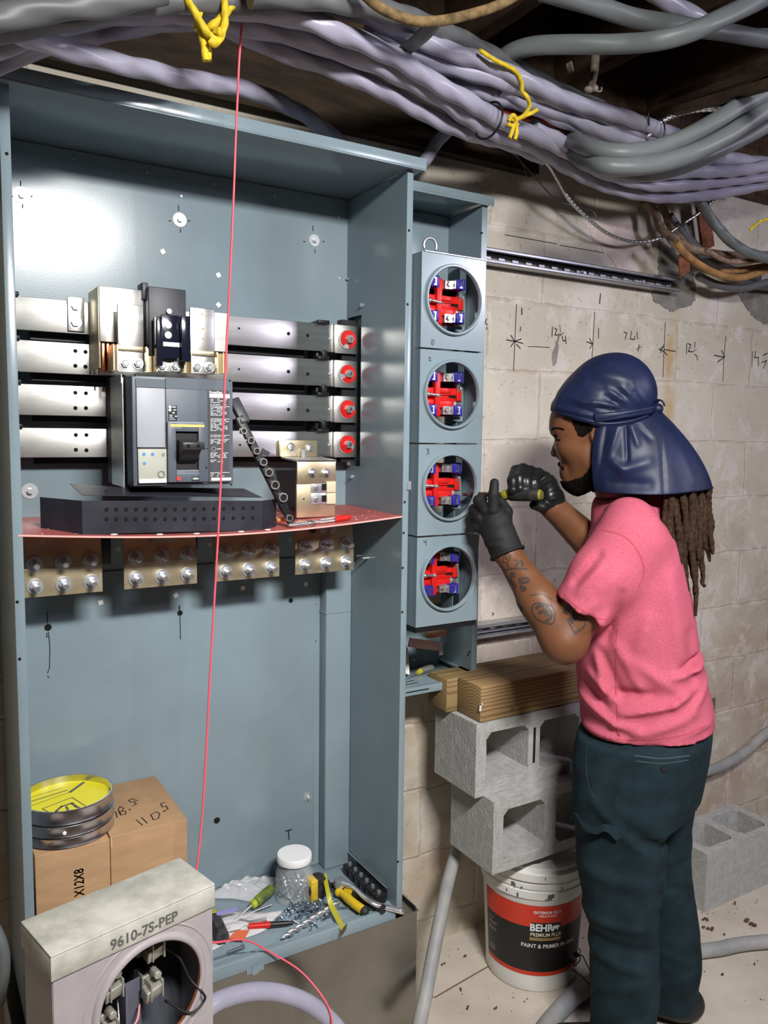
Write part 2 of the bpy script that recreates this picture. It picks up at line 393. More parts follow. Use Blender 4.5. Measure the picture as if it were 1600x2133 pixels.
wl([(1014, 664), (1011, 672), (1015, 677)], .003); wl([(1014, 682), (1014, 686)], .003); wl([(1101, 722), (1112, 722), (1145, 724)], .002)
wl([(1025, 1276), (1029, 1281)], .002); wl([(1029, 1276), (1024, 1284)], .002)
struct('marker_lines', ink, M_ink, wall)['label'] = 'black marker and pencil layout marks'
# grey mortar patches around the broken corner
M_mortar = mat('grey_mortar', (0.22, 0.21, 0.185), 0.85, 0, 0.25, 18, 0.3, 150)
def blob(pts, y, th, m, name, parent=wall, jit=0.004, seed=1):
    rnd = random.Random(seed); P = [at(a, b, y) for a, b in pts]; out = []
    P.append(P[0])
    for a, b in zip(P[:-1], P[1:]):
        n = max(1, int((b-a).length/0.01))
        for k in range(n):
            q = a.lerp(b, k/n); out.append(Vector((q.x+rnd.uniform(-jit, jit), y, q.z+rnd.uniform(-jit, jit))))
    return MB().prism(out, (0, th, 0)).build(name, m, parent)
blob([(1372, 500), (1405, 520), (1440, 560), (1450, 600), (1448, 625), (1440, 636), (1420, 640), (1400, 650), (1380, 636), (1362, 628), (1360, 612), (1372, 600)], 0.0015, 0.004, M_mortar, 'mortar_patch', seed=2)
blob([(1540, 615), (1575, 598), (1640, 590), (1640, 672), (1595, 675), (1572, 662), (1555, 640)], 0.0015, 0.004, M_mortar, 'mortar_patch', seed=3)
M_lit_plaster = mat('pinkish_lit_plaster', (0.66, 0.56, 0.50), 0.85, 0, 0.15, 12, 0.3, 100)
blob([(1215, 458), (1312, 455), (1330, 508), (1372, 545), (1368, 600), (1290, 560), (1235, 500)], 0.0025, 0.002, M_lit_plaster, 'lit_plaster_patch', seed=4, jit=.006)  # pinkish patch with lit wall painted in, its top edge the cable-shadow boundary
blob([(1150, 668), (1156, 660), (1160, 672), (1166, 690+3), (1160, 757), (1152, 762), (1150, 745)][3:]+[(1152, 735)], 0.0025, 0.002, M_mortar, 'putty_smear', seed=5, jit=.002)

# ================================================================ main cabinet
FY = -0.285
cab = thing('electrical_cabinet', 'tall open grey steel electrical cabinet mounted on the block wall', 'cabinet', (0.586, -0.14, 0.345))
def cp(name, mb, m=M_paint, par=None, **kw): return mb.build(name, m, par or cab, **kw)
cp('back_panel', MB().box(0.166, 0.995, -0.004, 0.0, 0.36, 2.106))
cp('side_panel', MB().box(0.164, 0.1665, FY, 0.0, 0.345, 2.106))
sy0, sy1, sz0, sz1 = -0.081, -0.006, 1.434, 1.812
mb = MB().box(0.9935, 0.9965, FY, sy0, 0.345, 2.106).box(0.9935, 0.9965, sy1, 0, 0.345, 2.106).box(0.9935, 0.9965, sy0, sy1, 0.345, sz0).box(0.9935, 0.9965, sy0, sy1, sz1, 2.106)
cp('side_panel', mb)
cp('flange', MB().box(0.163, 0.180, FY-0.0015, FY, 0.345, 2.106), bevel=0.0006)
cp('flange', MB().box(0.9935, 1.0095, FY-0.0015, FY, 0.345, 2.106).box(1.0075, 1.0095, FY, FY+.02, 0.345, 2.106), bevel=0.0006)
cp('top_cover', MB().box(0.140, 1.031, FY-0.022, 0.0, 2.1075, 2.131).box(0.140, 1.031, FY-0.022, FY-0.0205, 2.1045, 2.1075), bevel=0.0012)
cp('bottom_panel', MB().box(0.166, 0.995, FY, 0.0, 0.352, 0.3585).box(0.181, 0.985, FY-0.012, FY, 0.3415, 0.372).box(0.181, 0.985, FY, FY+0.016, 0.3585, 0.366), bevel=0.0015)
cp('corner_channel', MB().box(0.920, 0.9925, -0.042, -0.004, 0.36, 1.30).box(0.9185, 0.9925, -0.0435, -0.004, 1.052, 1.0545), bevel=0.0008)
cp('raised_panel', MB().box(0.19, 0.905, -0.008, -0.004, 0.375, 1.20), bevel=0.0008)
lat = MB().box(1.004, 1.0135, FY-0.006, FY, 1.388, 1.408)
cp('latch_clip', lat, M_zinc)
bm_ = MB().cyl((0.62, FY-0.014, 0.340), (0.62, FY-0.017, 0.340), 0.010, seg=16).box(0.600, 0.640, FY-0.015, FY-0.012, 0.335, 0.345)
cp('hanging_tab', bm_, M_paint_d)
# flange holes
hm = MB()
for px, py in ((14, 320), (36, 1254), (41, 1373), (53, 2036)):
    p = at(px, py, FY-0.0016); hm.cyl(p+Vector((0, 0.0003, 0)), p-Vector((0, 0.0003, 0)), 0.003, seg=10)
for px, py in ((852, 480), (849, 634), (843, 1046), (841, 1110), (839, 1183), (838, 1275), (829, 1795)):
    p = at(px, py, FY-0.0016); hm.cyl(p+Vector((0, 0.0003, 0)), p-Vector((0, 0.0003, 0)), 0.003, seg=10)
cp('screw_holes', hm, M_hole)
# mounting holes and ink marks on the back sheet
hm = MB(); im = MB(); BY = -0.0085
for px, py, r in ((100, 1307, .0075), (375, 1277, .0065), (606, 1251, .006), (452, 1709, .008)):
    p = at(px, py, BY); hm.cyl(p+Vector((0, 0.0005, 0)), p-Vector((0, 0.0003, 0)), r, seg=20)
cp('knockout_holes', hm, M_hole)
def ml(pts, wd=0.0018, y=BY): stroke(im, [at(a, b, y) for a, b in pts], wd, lift=0.0004)
ml([(98, 1275), (99, 1298)]); ml([(101, 1316), (104, 1350), (103, 1392), (99, 1402)]); ml([(98, 1318), (97, 1326), (101, 1326)]); ml([(99, 1408), (102, 1411)])
ml([(374, 1262), (374, 1271)], .003); ml([(375, 1284), (376, 1331)], .002); ml([(601, 1730), (602, 1748)], .003); ml([(595, 1731), (608, 1728)], .003)
for px, py in ((45, 407), (374, 458), (654, 501)):
    for dx, dy, ex, ey in ((-2, -30, -2, -20), (-22, 2, -18, 2), (18, 2, 22, 2), (2, 19, 2, 26)): ml([(px+dx, py+dy), (px+ex, py+ey)], .002, y=-0.0045)
cp('ink_marks', im, M_ink)
# washer-headed wall bolts
def wall_bolt(px, py, y, R=0.0155, r=0.0075):
    p = at(px, py, y); mb = MB(); mb.cyl(p, p-Vector((0, 0.002, 0)), R, seg=28); mb.cyl(p-Vector((0, .002, 0)), p-Vector((0, 0.009, 0)), r, seg=6)
    mb.cyl(p-Vector((0, .009, 0)), p-Vector((0, 0.011, 0)), r*0.75, seg=14)
    return cp('wall_bolt', mb, M_zinc, smooth=30)
for px, py, y, R in ((45, 407, -.004, .0165), (374, 458, -.004, .0155), (654, 501, -.004, .0145), (62, 1023, -.004, .0165), (641, 1660, -.008, .0125)): wall_bolt(px, py, y, R, R*0.42)
# small sheet-metal screws, rivets
for px, py in ((154, 332), (306, 360), (445, 385), (571, 408), (377, 409), (689, 428), (705, 453), (706, 580), (703, 675), (704, 973), (659, 1257), (658, 1334), (654, 1745), (436, 1838)):
    p = at(px, py, -0.004); cp('sheet_screw', MB().cyl(p, p-Vector((0, .003, 0)), 0.0028, seg=6), M_zinc)
for px, py, L_, r in ((727, 427, .004, .0018), (753, 413, .004, .0018), (782, 398, .004, .0018), (811, 383, .004, .0018), (726, 581, .006, .003), (756, 636, .006, .005), (735, 993, .006, .005), (752, 1157, .014, .0025), (768, 1162, .018, .0025)):
    p = atx(px, py, 0.9935); cp('side_screw', MB().cyl(p, p-Vector((L_, 0, 0)), r, seg=8), M_zinc)
# adhesive white squares
sq = [(339, 524, 30), (455, 573, 25), (455, 635, 45), (210, 1255, 15), (366, 1240, 35), (506, 1225, 5), (637, 1217, 60)]
for px, py, a in sq:
    y = -0.0085 if py > 1100 else -0.0045
    p = at(px, py, y); c, s = math.cos(math.radians(a)), math.sin(math.radians(a)); h = 0.0052
    ql_ = {339: 'topmost, just over the breaker terminals', 455: 'upper of the two beside the red wire' if py < 600 else 'lower of the two beside the red wire', 210: 'leftmost of four under the lug plates', 366: 'second of four under the lug plates', 506: 'third of four under the lug plates', 637: 'rightmost of four under the lug plates'}[px]
    solo('adhesive_square', MB().prism([p+Vector((h*(c*u-s*v), 0, h*(s*u+c*v))) for u, v in ((-1, -1), (1, -1), (1, 1), (-1, 1))], (0, -0.0008, 0)), M_white,
         'small white sticky square, '+ql_, 'sticker', 'white sticky squares '+('above' if py < 1100 else 'below')+' the breaker')

# ================================================================ sheet-metal trough under the cabinet
M_galv = mat('dull_galvanised', (0.30, 0.29, 0.265), 0.27, 1.0, 0.12, 5, 0.06, 60, rvar=0.08)
tr = thing('metal_trough', 'bare galvanised sheet-metal trough standing under the grey cabinet', 'trough', (0.6, -0.15, 0))
MB().box(0.14, 1.054, -0.2865, -0.2845, 0.0, 0.334).build('front_panel', M_galv, tr)
MB().box(1.052, 1.054, -0.285, -0.005, 0.0, 0.334).box(0.14, 0.142, -0.285, -0.005, 0.0, 0.334).build('side_panel', M_galv, tr)
MB().box(1.012, 1.058, -0.288, -0.10, 0.334, 0.3375).box(1.050, 1.053, -0.286, -0.10, 0.3375, 0.346).build('rim', M_galv, tr)

# ================================================================ narrow wireway box behind the meters
gut = thing('wireway_box', 'narrow open grey steel wireway box on the wall right of the tall cabinet', 'enclosure', (1.17, -0.075, 0.85))
def gp(name, mb, m=M_paint, **kw): return mb.build(name, m, gut, **kw)
gp('back_panel', MB().box(1.012, 1.31, -0.003, 0.0, 0.86, 1.03).box(1.012, 1.31, -0.003, 0.0, 1.56-.36, 1.30).box(1.012, 1.31, -0.003, 0, 1.66, 2.11).box(1.012, 1.20, -0.003, 0, 1.30, 1.66).box(1.012, 1.24, -0.003, 0, 1.03, 1.2))
gp('side_panel', MB().box(1.309, 1.311, -0.15, 0.0, 0.86, 2.11))
gp('side_panel', MB().box(1.0115, 1.0135, -0.15, 0.0, 0.86, 2.11))
gp('flange', MB().box(1.309, 1.3265, -0.1515, -0.15, 0.862, 2.11))
gp('flange', MB().box(1.0115, 1.026, -0.1515, -0.15, 0.862, 2.11))
gp('top_cover', MB().box(1.012, 1.338, -0.165, 0.0, 2.113, 2.131).box(1.012, 1.338, -0.165, -0.1635, 2.107, 2.113), bevel=0.001)
gp('bottom_panel', MB().box(1.012, 1.311, -0.15, 0.0, 0.857, 0.860).box(1.05, 1.338, -0.165, -0.15, 0.842, 0.862).box(1.012, 1.042, -0.160, -0.15, 0.842, 0.860), bevel=0.0008)
kn = MB(); p = Vector((1.245, -0.085, 0.860)); kn.cyl(p, p+Vector((0, 0, 0.0012)), 0.018, seg=28).cyl(p, p+Vector((0, 0, 0.0026)), 0.008, seg=20)
gp('knockout', kn, M_zinc, smooth=30)
gp('slots', MB().box(1.10, 1.15, -0.110, -0.106, 0.8601, 0.8606).box(1.10, 1.15, -0.130, -0.126, 0.8601, 0.8606).box(1.09, 1.16, -0.1655, -0.165, 0.851, 0.854), M_hole)
gp('angle_bracket', MB().bar((1.302, -0.004, 0.875), (1.302, -0.15, 0.875), 0.012, 0.002))
for px, py in ((861, 1374),): gp('sheet_screw', MB().cyl(at(px, py, -.003), at(px, py, -.003)-Vector((0, .004, 0)), .004, seg=8), M_zinc)
for px, py in ((1004, 485), (978, 1358)):
    p = at(px, py, -0.1516); gp('screw_hole', MB().cyl(p+Vector((0, .0003, 0)), p-Vector((0, .0004, 0)), .003, seg=10), M_hole)

# ================================================================ meter stack
stk = thing('meter_stack_frame', 'grey steel side rails and hook carrying the four meter sockets', 'frame', (1.09, -0.2, 1.03))
MB().box(1.018, 1.032, -0.237, -0.235, 1.035, 1.945).box(1.018, 1.020, -0.235, -0.152, 1.035, 1.945).build('side_rail', M_paint, stk, bevel=0.0006)
MB().box(1.205, 1.207, -0.20, -0.152, 1.045, 1.93).build('side_rail', M_paint, stk)
rc = at(896, 512, -0.235); hk = [Vector((rc.x+0.018*math.cos(a), -0.235, rc.z+0.018*math.sin(a))) for a in np.linspace(-0.5, PI+0.5, 14)]
MB().tube(crom(hk, 3), 0.0035, 8).build('lifting_hook', M_zinc, stk, smooth=180)
hm = MB()
for px, py in ((866, 717), (864, 916), (856, 1108), (855, 1211), (853, 1296)):
    p = at(px, py, -0.2372); hm.cyl(p+Vector((0, .0003, 0)), p-Vector((0, .0004, 0)), .0028, seg=10)
hm.build('screw_holes', M_hole, stk)
M_blue = mat('blue_plastic', (0.03, 0.025, 0.30), 0.3, 0, 0.1, 40)
M_clear = mat('clear_plastic', (0.85, 0.87, 0.9), 0.08, 0, trans=0.85, ior=1.45)
def meter_socket(loc):
    t = thing('meter_socket', '', 'meter socket', loc, 'stacked meter sockets')
    def b(name, mb, m, par=t, **kw): return mb.build(name, m, par, world=False, **kw)
    # local frame: origin bottom centre of the cover, y=0 front face
    W = 0.092; H = 0.2185
    b('cover', MB().plate_hole(-W, W, 0.001, H, 0, 0.0016, 0, 0.116, 0.0765), M_paint)
    b('cover_side', MB().box(-W, -W+0.0016, 0.0016, 0.075, 0.001, H).box(W-0.0016, W, 0.0016, 0.075, 0.001, H).box(-W, W, 0.0016, 0.075, H-0.0016, H), M_paint)
    pr = [(0.0755, 0.002), (0.0755, -0.007), (0.077, -0.009), (0.0805, -0.009), (0.083, -0.006), (0.083, 0.0), (0.081, 0.0)]
    b('cover_ring', MB().lathe_open([(r, h) for r, h in pr], (0, 0, 0.116), (0, 1, 0), 72), M_paint, smooth=40)
    b('back_plate', MB().box(0.048, 0.088, 0.072, 0.074, 0.055, 0.150).box(-0.05, 0.07, 0.072, 0.074, 0.07, 0.16), M_paint_d)
    # red moulded base
    rb = MB(); y0, y1 = 0.045, 0.068
    rb.box(-0.062, 0.055, y0+.012, y1, 0.085, 0.150).box(-0.062, 0.062, y0+.008, y1, 0.103, 0.135)
    rb.box(-0.060, 0.048, y0+.012, y1, 0.065, 0.172)
    rb.box(-0.018, -0.004, y0-.004, y1, 0.066, 0.173).box(-0.060, 0.050, y0+.004, y0+.014, 0.117, 0.121).box(-0.002, 0.040, y0, y0+.014, 0.086, 0.103)
    rb.box(-0.060, -0.020, y0, y0+.014, 0.090, 0.104).box(0.050, 0.0635, y0+.002, y1, 0.104, 0.134).box(0.000, 0.030, y0+.002, y0+.014, 0.122, 0.134)
    b('insulator_base', rb, M_red, bevel=0.0012)
    b('keyhole', MB().cyl((0.047, y0+.0075, 0.114), (0.047, y0+.0068, 0.114), 0.0045, seg=16).box(0.030, 0.047, y0+.0068, y0+.0078, 0.1115, 0.1165), M_hole)
    for (x, z) in ((-0.040, 0.160), (0.036, 0.160), (-0.040, 0.080), (0.036, 0.080)):
        j = b('blue_jaw', MB().box(x-0.009, x+0.012, y0-0.022, y0+.010, z-0.0115, z+0.0115).box(x+0.006, x+0.013, y0-0.024, y0+0.002, z-0.0135, z+0.0135), M_blue, bevel=0.0012)
        MB().box(x+0.0015, x+0.0055, y0-0.0235, y0-0.0222, z-0.009, z+0.009).box(x-0.002, x+0.0085, y0-0.0235, y0-0.0222, z+0.0065, z+0.0095).box(x-0.002, x+0.0085, y0-0.0235, y0-0.0222, z-0.0095, z-0.0065).build('jaw_spring', M_tin, j, world=False)
        k = MB().box(x-0.031, x-0.011, y0-.003, y0+.012, z-0.010, z+0.010).box(x-0.013, x-0.0105, y0-.018, y0+.012, z-0.010, z+0.010)
        k.cyl((x-0.022, y0-.002, z), (x-0.022, y0-.0085, z), 0.0065, 0.0035, seg=14)
        b('terminal_lug', k, M_steel, smooth=35)
    nb = MB().tube([(-0.060, y0-.002, 0.117), (-0.035, y0-.007, 0.1175), (-0.012, y0-.004, 0.1155), (-0.006, y0-.003, 0.115)], 0.0035, 8)
    nb.ball((-0.012, y0-.004, 0.1155), 0.0052).ball((-0.042, y0-.006, 0.1175), 0.0058)
    b('bonding_clip', nb, M_steel, smooth=60)
    b('mounting_bracket', MB().box(0.044, 0.074, y0+.010, y0+.012, 0.066, 0.104).box(0.062, 0.0685, y0+.004, y0+.012, 0.104, 0.138), M_zinc, bevel=.0005)
    sc = MB(); sc.cyl((0.0565, y0+.010, 0.0955), (0.0565, y0+.004, 0.0955), 0.006, 0.0045, seg=14).cyl((0.055, y0+.0015, 0.130), (0.055, y0-.001, 0.130), 0.0045, 0.0035, seg=12)
    b('screw', sc, M_steel, smooth=40)
    return t
ms = meter_socket((1.132, -0.28, 1.718))
lab = ['topmost meter socket, handwritten circled 1 below its ring', 'meter socket marked 2, second from the top', 'meter socket marked 3 with a screwdriver in it', 'lowest meter socket in the stack, marked 4']
zz = [1.718, 1.4965, 1.275, 1.053]
sockets = [ms]+[copy_tree(ms) for _ in range(3)]
for i in range(4):
    o = sockets[i]
    o.location = (1.132, -0.28, zz[i]); o['label'] = 'open grey '+lab[i]
    marks = MB()
    def q(dx, dz): return Vector((1.132+dx, -0.2802, zz[i]+dz))
    def ql(pts, wd=0.0013, sm=0): stroke(marks, [q(a, b) for a, b in pts], wd, smooth=sm, lift=.0003)
    if i == 0:
        ql([(-.058+.0045*math.cos(a), .014+.0065*math.sin(a)) for a in np.linspace(0, 2*PI, 14)], .0011); ql([(-.058, .018), (-.0585, .010)], .0012)
    if i == 1: ql([(-.0745+.006, .197), (-.066, .201), (-.063, .199), (-.067, .193), (-.061, .192)], .0015)
    if i == 2: ql([(-.070, .207), (-.065, .2085), (-.0645, .205), (-.068, .203), (-.064, .2015), (-.0645, .197), (-.070, .196)], .0014); ql([(-.0615, .196), (-.0610, .196)], .0016)
    if i == 3: ql([(-.073, .212), (-.0725, .207), (-.067, .208)], .0015); ql([(-.067, .213), (-.0665, .199)], .0015)
    marks.build('handwritten_number', M_ink, o)
    if i == 0:
        h = MB().box(1.132-.085, 1.132+.0925, -0.2835, -0.2795, zz[i]+.2185, zz[i]+.2205); h.build('top_trim', M_zinc, o)
dk = MB().box(1.041, 1.2235, -0.276, -0.205, 1.040, 1.0535); solo('bottom_rail', dk, M_blackpl, 'dark closing rail under the lowest meter socket', 'rail')
# bent plate hanging under the stack, brass bar stub and paper inside the wireway bottom
p0, p1 = at(852, 1338, -0.13), at(912, 1346, -0.13)
hb = thing('hanging_bracket', 'bent grey metal strip hanging inside the bottom of the wireway box', 'bracket', p1)
MB().bar(p0, p1, 0.004, 0.024).bar(p1, at(921, 1346, -0.12), 0.004, 0.024).build('strip', M_zinc, hb)
MB().bar(at(919, 1350, -.12), at(919, 1364, -.12), 0.012, 0.002, up=(0, 1, 0)).build('tab', M_zinc, hb)
solo('brass_bar', MB().box(at(884, 1320, -.1).x, at(924, 1320, -.1).x, -.115, -.09, at(900, 1325, -.1).z, at(900, 1312, -.1).z), M_brass, 'short brass bar behind the bottom of the meter stack', 'bar')
M_paper = mat('creased_paper', (0.75, 0.75, 0.73), 0.8, 0, 0.08, 30)
pp = MB().prism([at(844, 1340, -.05), at(850, 1352, -.05), at(853, 1405, -.08), at(841, 1402, -.08)], (0, -0.001, 0))
solo('instruction_sheet', pp, M_paper, 'white paper sheet tucked in the left of the wireway bottom', 'paper')

# ================================================================ slotted strut rails
def strut(name, x0, x1, zc, label):
    t = thing(name, label, 'strut rail', ((x0+x1)/2, -0.02, zc-.02), 'slotted strut rails on the wall')
    h = 0.0205; d = 0.041; th = 0.0025
    mb = MB().box(x0, x1, -th, 0.0, zc-h, zc-h+0.006).box(x0, x1, -th, 0, zc+h-0.006, zc+h)
    # slotted web on the wall side
    n = int((x1-x0)/0.0508); x = x0
    mb.box(x0, x1, -th, 0, zc+0.007, zc+h).box(x0, x1, -th, 0, zc-h, zc-0.007)
    for k in range(n+1):
        a = x0+k*0.0508; mb.box(a, min(a+0.0222, x1), -th, 0, zc-0.007, zc+0.007)
    mb.build('slotted_web', M_strut, t)
    for s in (-1, 1):
        zz_ = zc+s*h
        mb = MB().box(x0, x1, -d, 0, min(zz_, zz_-s*th), max(zz_, zz_-s*th)).box(x0, x1, -d, -d+th, min(zz_, zz_-s*0.0095), max(zz_, zz_-s*0.0095)).box(x0, x1, -d, -d+0.007, min(zz_-s*.0072, zz_-s*0.0095), max(zz_-s*.0072, zz_-s*0.0095))
        mb.build('lipped_side', M_strut, t, bevel=0.0008)
    return t
s1 = strut('strut_rail', 1.335, 2.225, 2.018, 'long galvanised slotted strut rail on the wall right of the meters, upper one')
s2 = strut('strut_rail', 1.335, 2.225, 0.944, 'long galvanised slotted strut rail low behind the worker, lower one')
for px, py in ((1214, 571), (1337, 589), (1100, 0), (1300, 0)):
    if py == 0: continue
    p = at(px, py, -0.004); b = MB(); bolt(b, p, (0, -1, 0), .0075, .008, .011); b.build('anchor_bolt', M_zinc, s1, smooth=30)
p = at(1026, 1303, -0.004); b = MB(); bolt(b, p, (0, -1, 0), .0075, .008, .011); b.build('anchor_bolt', M_zinc, s2, smooth=30)
# ================================================================ bus bars
def rx(px0, py0, px1, py1, y):
    pc, qc = (px0+px1)/2, (py0+py1)/2
    return at(px0, qc, y).x, at(px1, qc, y).x, at(pc, py1, y).z, at(pc, py0, y).z
def rbox(mb, px0, py0, px1, py1, yf, th):
    x0, x1, z0, z1 = rx(px0, py0, px1, py1, yf); return mb.box(x0, x1, yf, yf+th, z0, z1)
BYF = -0.066
bz = [(1.717, 1.7835), (1.633, 1.697), (1.546, 1.609), (1.459, 1.520)]
blab = ['top', 'second', 'third', 'bottom']
for i, (z0, z1) in enumerate(bz):
    t = thing('bus_bar', 'long silver bus bar across the cabinet back, %s of the four' % ('topmost' if i == 0 else 'second from top' if i == 1 else 'third from top' if i == 2 else 'lowest'), 'bus bar', (0.55, BYF, z0), 'horizontal bus bars')
    m = MB().box(0.185, 0.935, BYF, BYF+0.0065, z0, z1)
    m.build('bar', M_tin, t, bevel=0.0008)
    MB().box(0.917, 0.9235, BYF-0.004, BYF+.002, z0-0.001, z1+0.001).box(0.926, 0.990, BYF-0.004, BYF+.002, z0-0.002, z1+0.001).build('splice_plate', M_tin, t, bevel=0.0008)
    hm = MB()
    hp = {0: [(498, 684), (601, 695), (641, 699)], 1: [(157, 731), (178, 733), (157, 762), (178, 764), (498, 769), (601, 774), (641, 779)],
          2: [(157, 818), (179, 819), (157, 850), (179, 850), (601, 853), (641, 855)], 3: [(158, 906), (180, 906), (158, 937), (180, 938), (500, 927)]}[i]
    for px, py in hp:
        p = at(px, py, BYF); hm.cyl(p-Vector((0, .0006, 0)), p+Vector((0, .001, 0)), 0.0042 if px < 495 or px > 510 else 0.0025, seg=16)
    hm.build('bolt_holes', M_hole, t)
    zc = (z0+z1)/2
    wp_ = Vector((0.962, BYF-0.004, zc))
    wm = MB()
    gap = [4.4, 3.5, 0.2, 5.9][i]
    for r_, h_ in ((0.0225, .003), (0.0185, .0045), (0.0145, .006)):
        n = 40; ring = [gap+0.35+(2*PI-0.7)*k/n for k in range(n+1)]
        for a, b in zip(ring[:-1], ring[1:]):
            q = [Vector((r_*math.cos(a), 0, r_*math.sin(a))), Vector((r_*math.cos(b), 0, r_*math.sin(b))), Vector((0.007*math.cos(b), 0, 0.007*math.sin(b))), Vector((0.007*math.cos(a), 0, 0.007*math.sin(a)))]
            wm.prism([wp_+v for v in q], (0, -h_, 0))
    w_ = wm.build('red_washer', M_red, t, smooth=25)
    MB().cyl(wp_+Vector((-.004, -.001, 0)), wp_+Vector((-.004, -.0025, 0)), 0.023, seg=32).build('washer', M_zinc, t, smooth=30)
    b = MB(); b.cyl(wp_-Vector((0, .003, 0)), wp_-Vector((0, .014, 0)), 0.0105, seg=6).cyl(wp_-Vector((0, .014, 0)), wp_-Vector((0, .017, 0)), 0.0085, 0.007, seg=18)
    b.build('nut', M_steel, t, smooth=30)
    MB().cyl(wp_-Vector((0, .0171, 0)), wp_-Vector((0, .0176, 0)), 0.0045, seg=16).build('nut_bore', mat('bore_steel', (.35, .35, .37), .3, 1), t)
    sc = MB(); p = Vector((0.9145, BYF, zc-.002)); sc.cyl(p, p-Vector((0, .003, 0)), .003, seg=8); sc.build('screw', M_zinc, t)
# black supports behind and between the bars
def insul(x, lab_):
    t = thing('insulating_support', lab_, 'insulator', (x, -0.03, 1.45))
    MB().box(x-0.012, x+0.012, -0.055, -0.004, 1.445, 1.792).build('post', M_blackpl, t, bevel=0.003)
    for k in range(4):
        zt = bz[k][1]
        m = MB().box(x-0.016, x+0.016, -0.075, -0.055, zt-0.001, zt+0.008).box(x-0.006, x+0.008, -0.078, -0.05, bz[k][0]-0.020, bz[k][0]+0.002)
        m.build('clamp', M_blackpl, t, bevel=0.002)
    return t
insul(0.893, 'black moulded insulating support behind the right ends of the bus bars')
insul(0.195, 'black moulded insulating support behind the left ends of the bus bars')
bb = MB()
for z0, z1 in bz: bb.box(0.235, 0.86, -0.0325, -0.024, z0-0.014, z0+0.018)  # black strips stand in for the bar shadows as well as insulators
solo('insulating_barrier', bb, M_blackpl, 'black insulating strips under the silver bus bars, doubling as their painted shadow', 'barrier')
solo('insulating_barrier', MB().box(0.952, 0.992, -0.056, -0.030, 1.445, 1.80), M_blackpl, 'black insulating block by the slot in the cabinet side', 'barrier')

# ================================================================ circuit breaker
KY = -0.28
M_brk = mat('breaker_grey', (0.105, 0.125, 0.155), 0.42, 0, 0.05, 12)
M_brk_l = mat('breaker_light_grey', (0.42, 0.44, 0.48), 0.45, 0, 0.03, 10)
M_beige = mat('trip_unit_beige', (0.46, 0.47, 0.40), 0.5, 0, 0.04, 20)
M_brk_d = mat('breaker_dark_grey', (0.06, 0.07, 0.085), 0.45)
M_lbl = mat('dark_label', (0.065, 0.067, 0.075), 0.5)
M_lblw = mat('label_white', (0.82, 0.84, 0.86), 0.5)
bk = thing('circuit_breaker', 'large grey moulded-case circuit breaker with black handle, in the cabinet middle', 'circuit breaker', (0.48, -0.19, 1.40))
def kp(name, mb, m, par=None, **kw): return mb.build(name, m, par or bk, **kw)
kx0, kx1, kz0, kz1 = 0.380, 0.5825, 1.4095, 1.622
kp('housing', MB().box(kx0, kx1, KY, -0.16, kz0, kz1).box(kx0+.012, kx1-.005, KY-.003, KY, kz0+.006, kz1-0.006), M_brk, bevel=0.0015)
kp('rear_case', MB().box(kx0-.004, kx1+.002, -0.17, -0.075, kz0-.004, kz1+.004), M_blackpl, bevel=0.002)
kp('side_plate', MB().box(kx0-.0055, kx0-.0035, -0.225, -0.12, kz0-.005, kz1+.004).box(kx0-.007, kx0-.005, -0.225, -0.212, kz1-.012, kz1+.004).box(kx0-.007, kx0-.005, -0.225, -0.212, kz0-.012, kz0+.006), M_tin)
m = MB(); rbox(m, 283, 789, 344, 807, KY-.0035, .001); rbox(m, 345, 790, 478, 812, KY-.0035, .001); kp('top_cover_band', m, mat('breaker_band', (.12, .145, .175), .4))
m = MB(); rbox(m, 285, 808, 343.5, 932, KY-.005, .002); kp('access_door', m, M_brk_l, bevel=.0008)
tu = MB(); rbox(tu, 288, 935, 347.5, 1005, KY-.006, .003); tu = kp('trip_unit', tu, M_beige, bevel=.0008)
m = MB(); rbox(m, 290, 998, 347, 1006, KY-.0075, .0015); kp('clear_cover_edge', m, M_lblw, tu)
for px, py in ((300, 946), (318, 946), (301, 965)):
    p = at(px, py, KY-.006); kp('dial', MB().cyl(p, p-Vector((0, .0012, 0)), .0032, seg=16), mat('dial_blue', (.12, .3, .7), .4), tu)
for px, py, r in ((340, 947, .0028), (336, 988, .0072)):
    p = at(px, py, KY-.006); kp('test_socket', MB().lathe_open([(r, 0), (r, -.0015), (r*.7, -.0015), (r*.7, 0)], p, (0, 1, 0), 20), mat('socket_grey', (.2, .2, .18), .5), tu)
hb_ = MB(); x0, x1, z0, z1 = rx(350, 880, 427, 1004, KY-.012)
wx0, wx1, wz0, wz1 = rx(367, 899, 414, 979, KY-.012)
hb_.box(x0, wx0, KY-.012, KY, z0, z1).box(wx1, x1, KY-.012, KY, z0, z1).box(wx0, wx1, KY-.012, KY, z0, wz0).box(wx0, wx1, KY-.012, KY, wz1, z1)
hb_ = kp('handle_surround', hb_, M_brk, bevel=.001)
kp('handle_recess', MB().box(wx0, wx1, KY-.0035, KY-.003, wz0, wz1), mat('recess_black', (.012, .011, .012), .5), hb_)
m = MB(); rbox(m, 355, 884, 426, 889.5, KY-.013, .001); kp('yellow_stripe', m, mat('label_yellow', (.80, .62, .20), .5), hb_)
m = MB(); rbox(m, 352, 879, 424, 882, KY-.0128, .001); rbox(m, 353, 890.5, 378, 892, KY-.0128, .001); rbox(m, 368, 979.5, 414, 981, KY-.0128, .001); rbox(m, 368, 986, 416, 987, KY-.0128, .001)
kp('moulded_edge', m, mat('edge_grey', (.35, .4, .45), .3), hb_)
p = at(372, 996.5, KY-.0122); kp('trip_button', MB().cyl(p, p-Vector((0, .0012, 0)), .0045, seg=18), mat('button_red', (.75, .06, .04), .4), hb_, smooth=30)
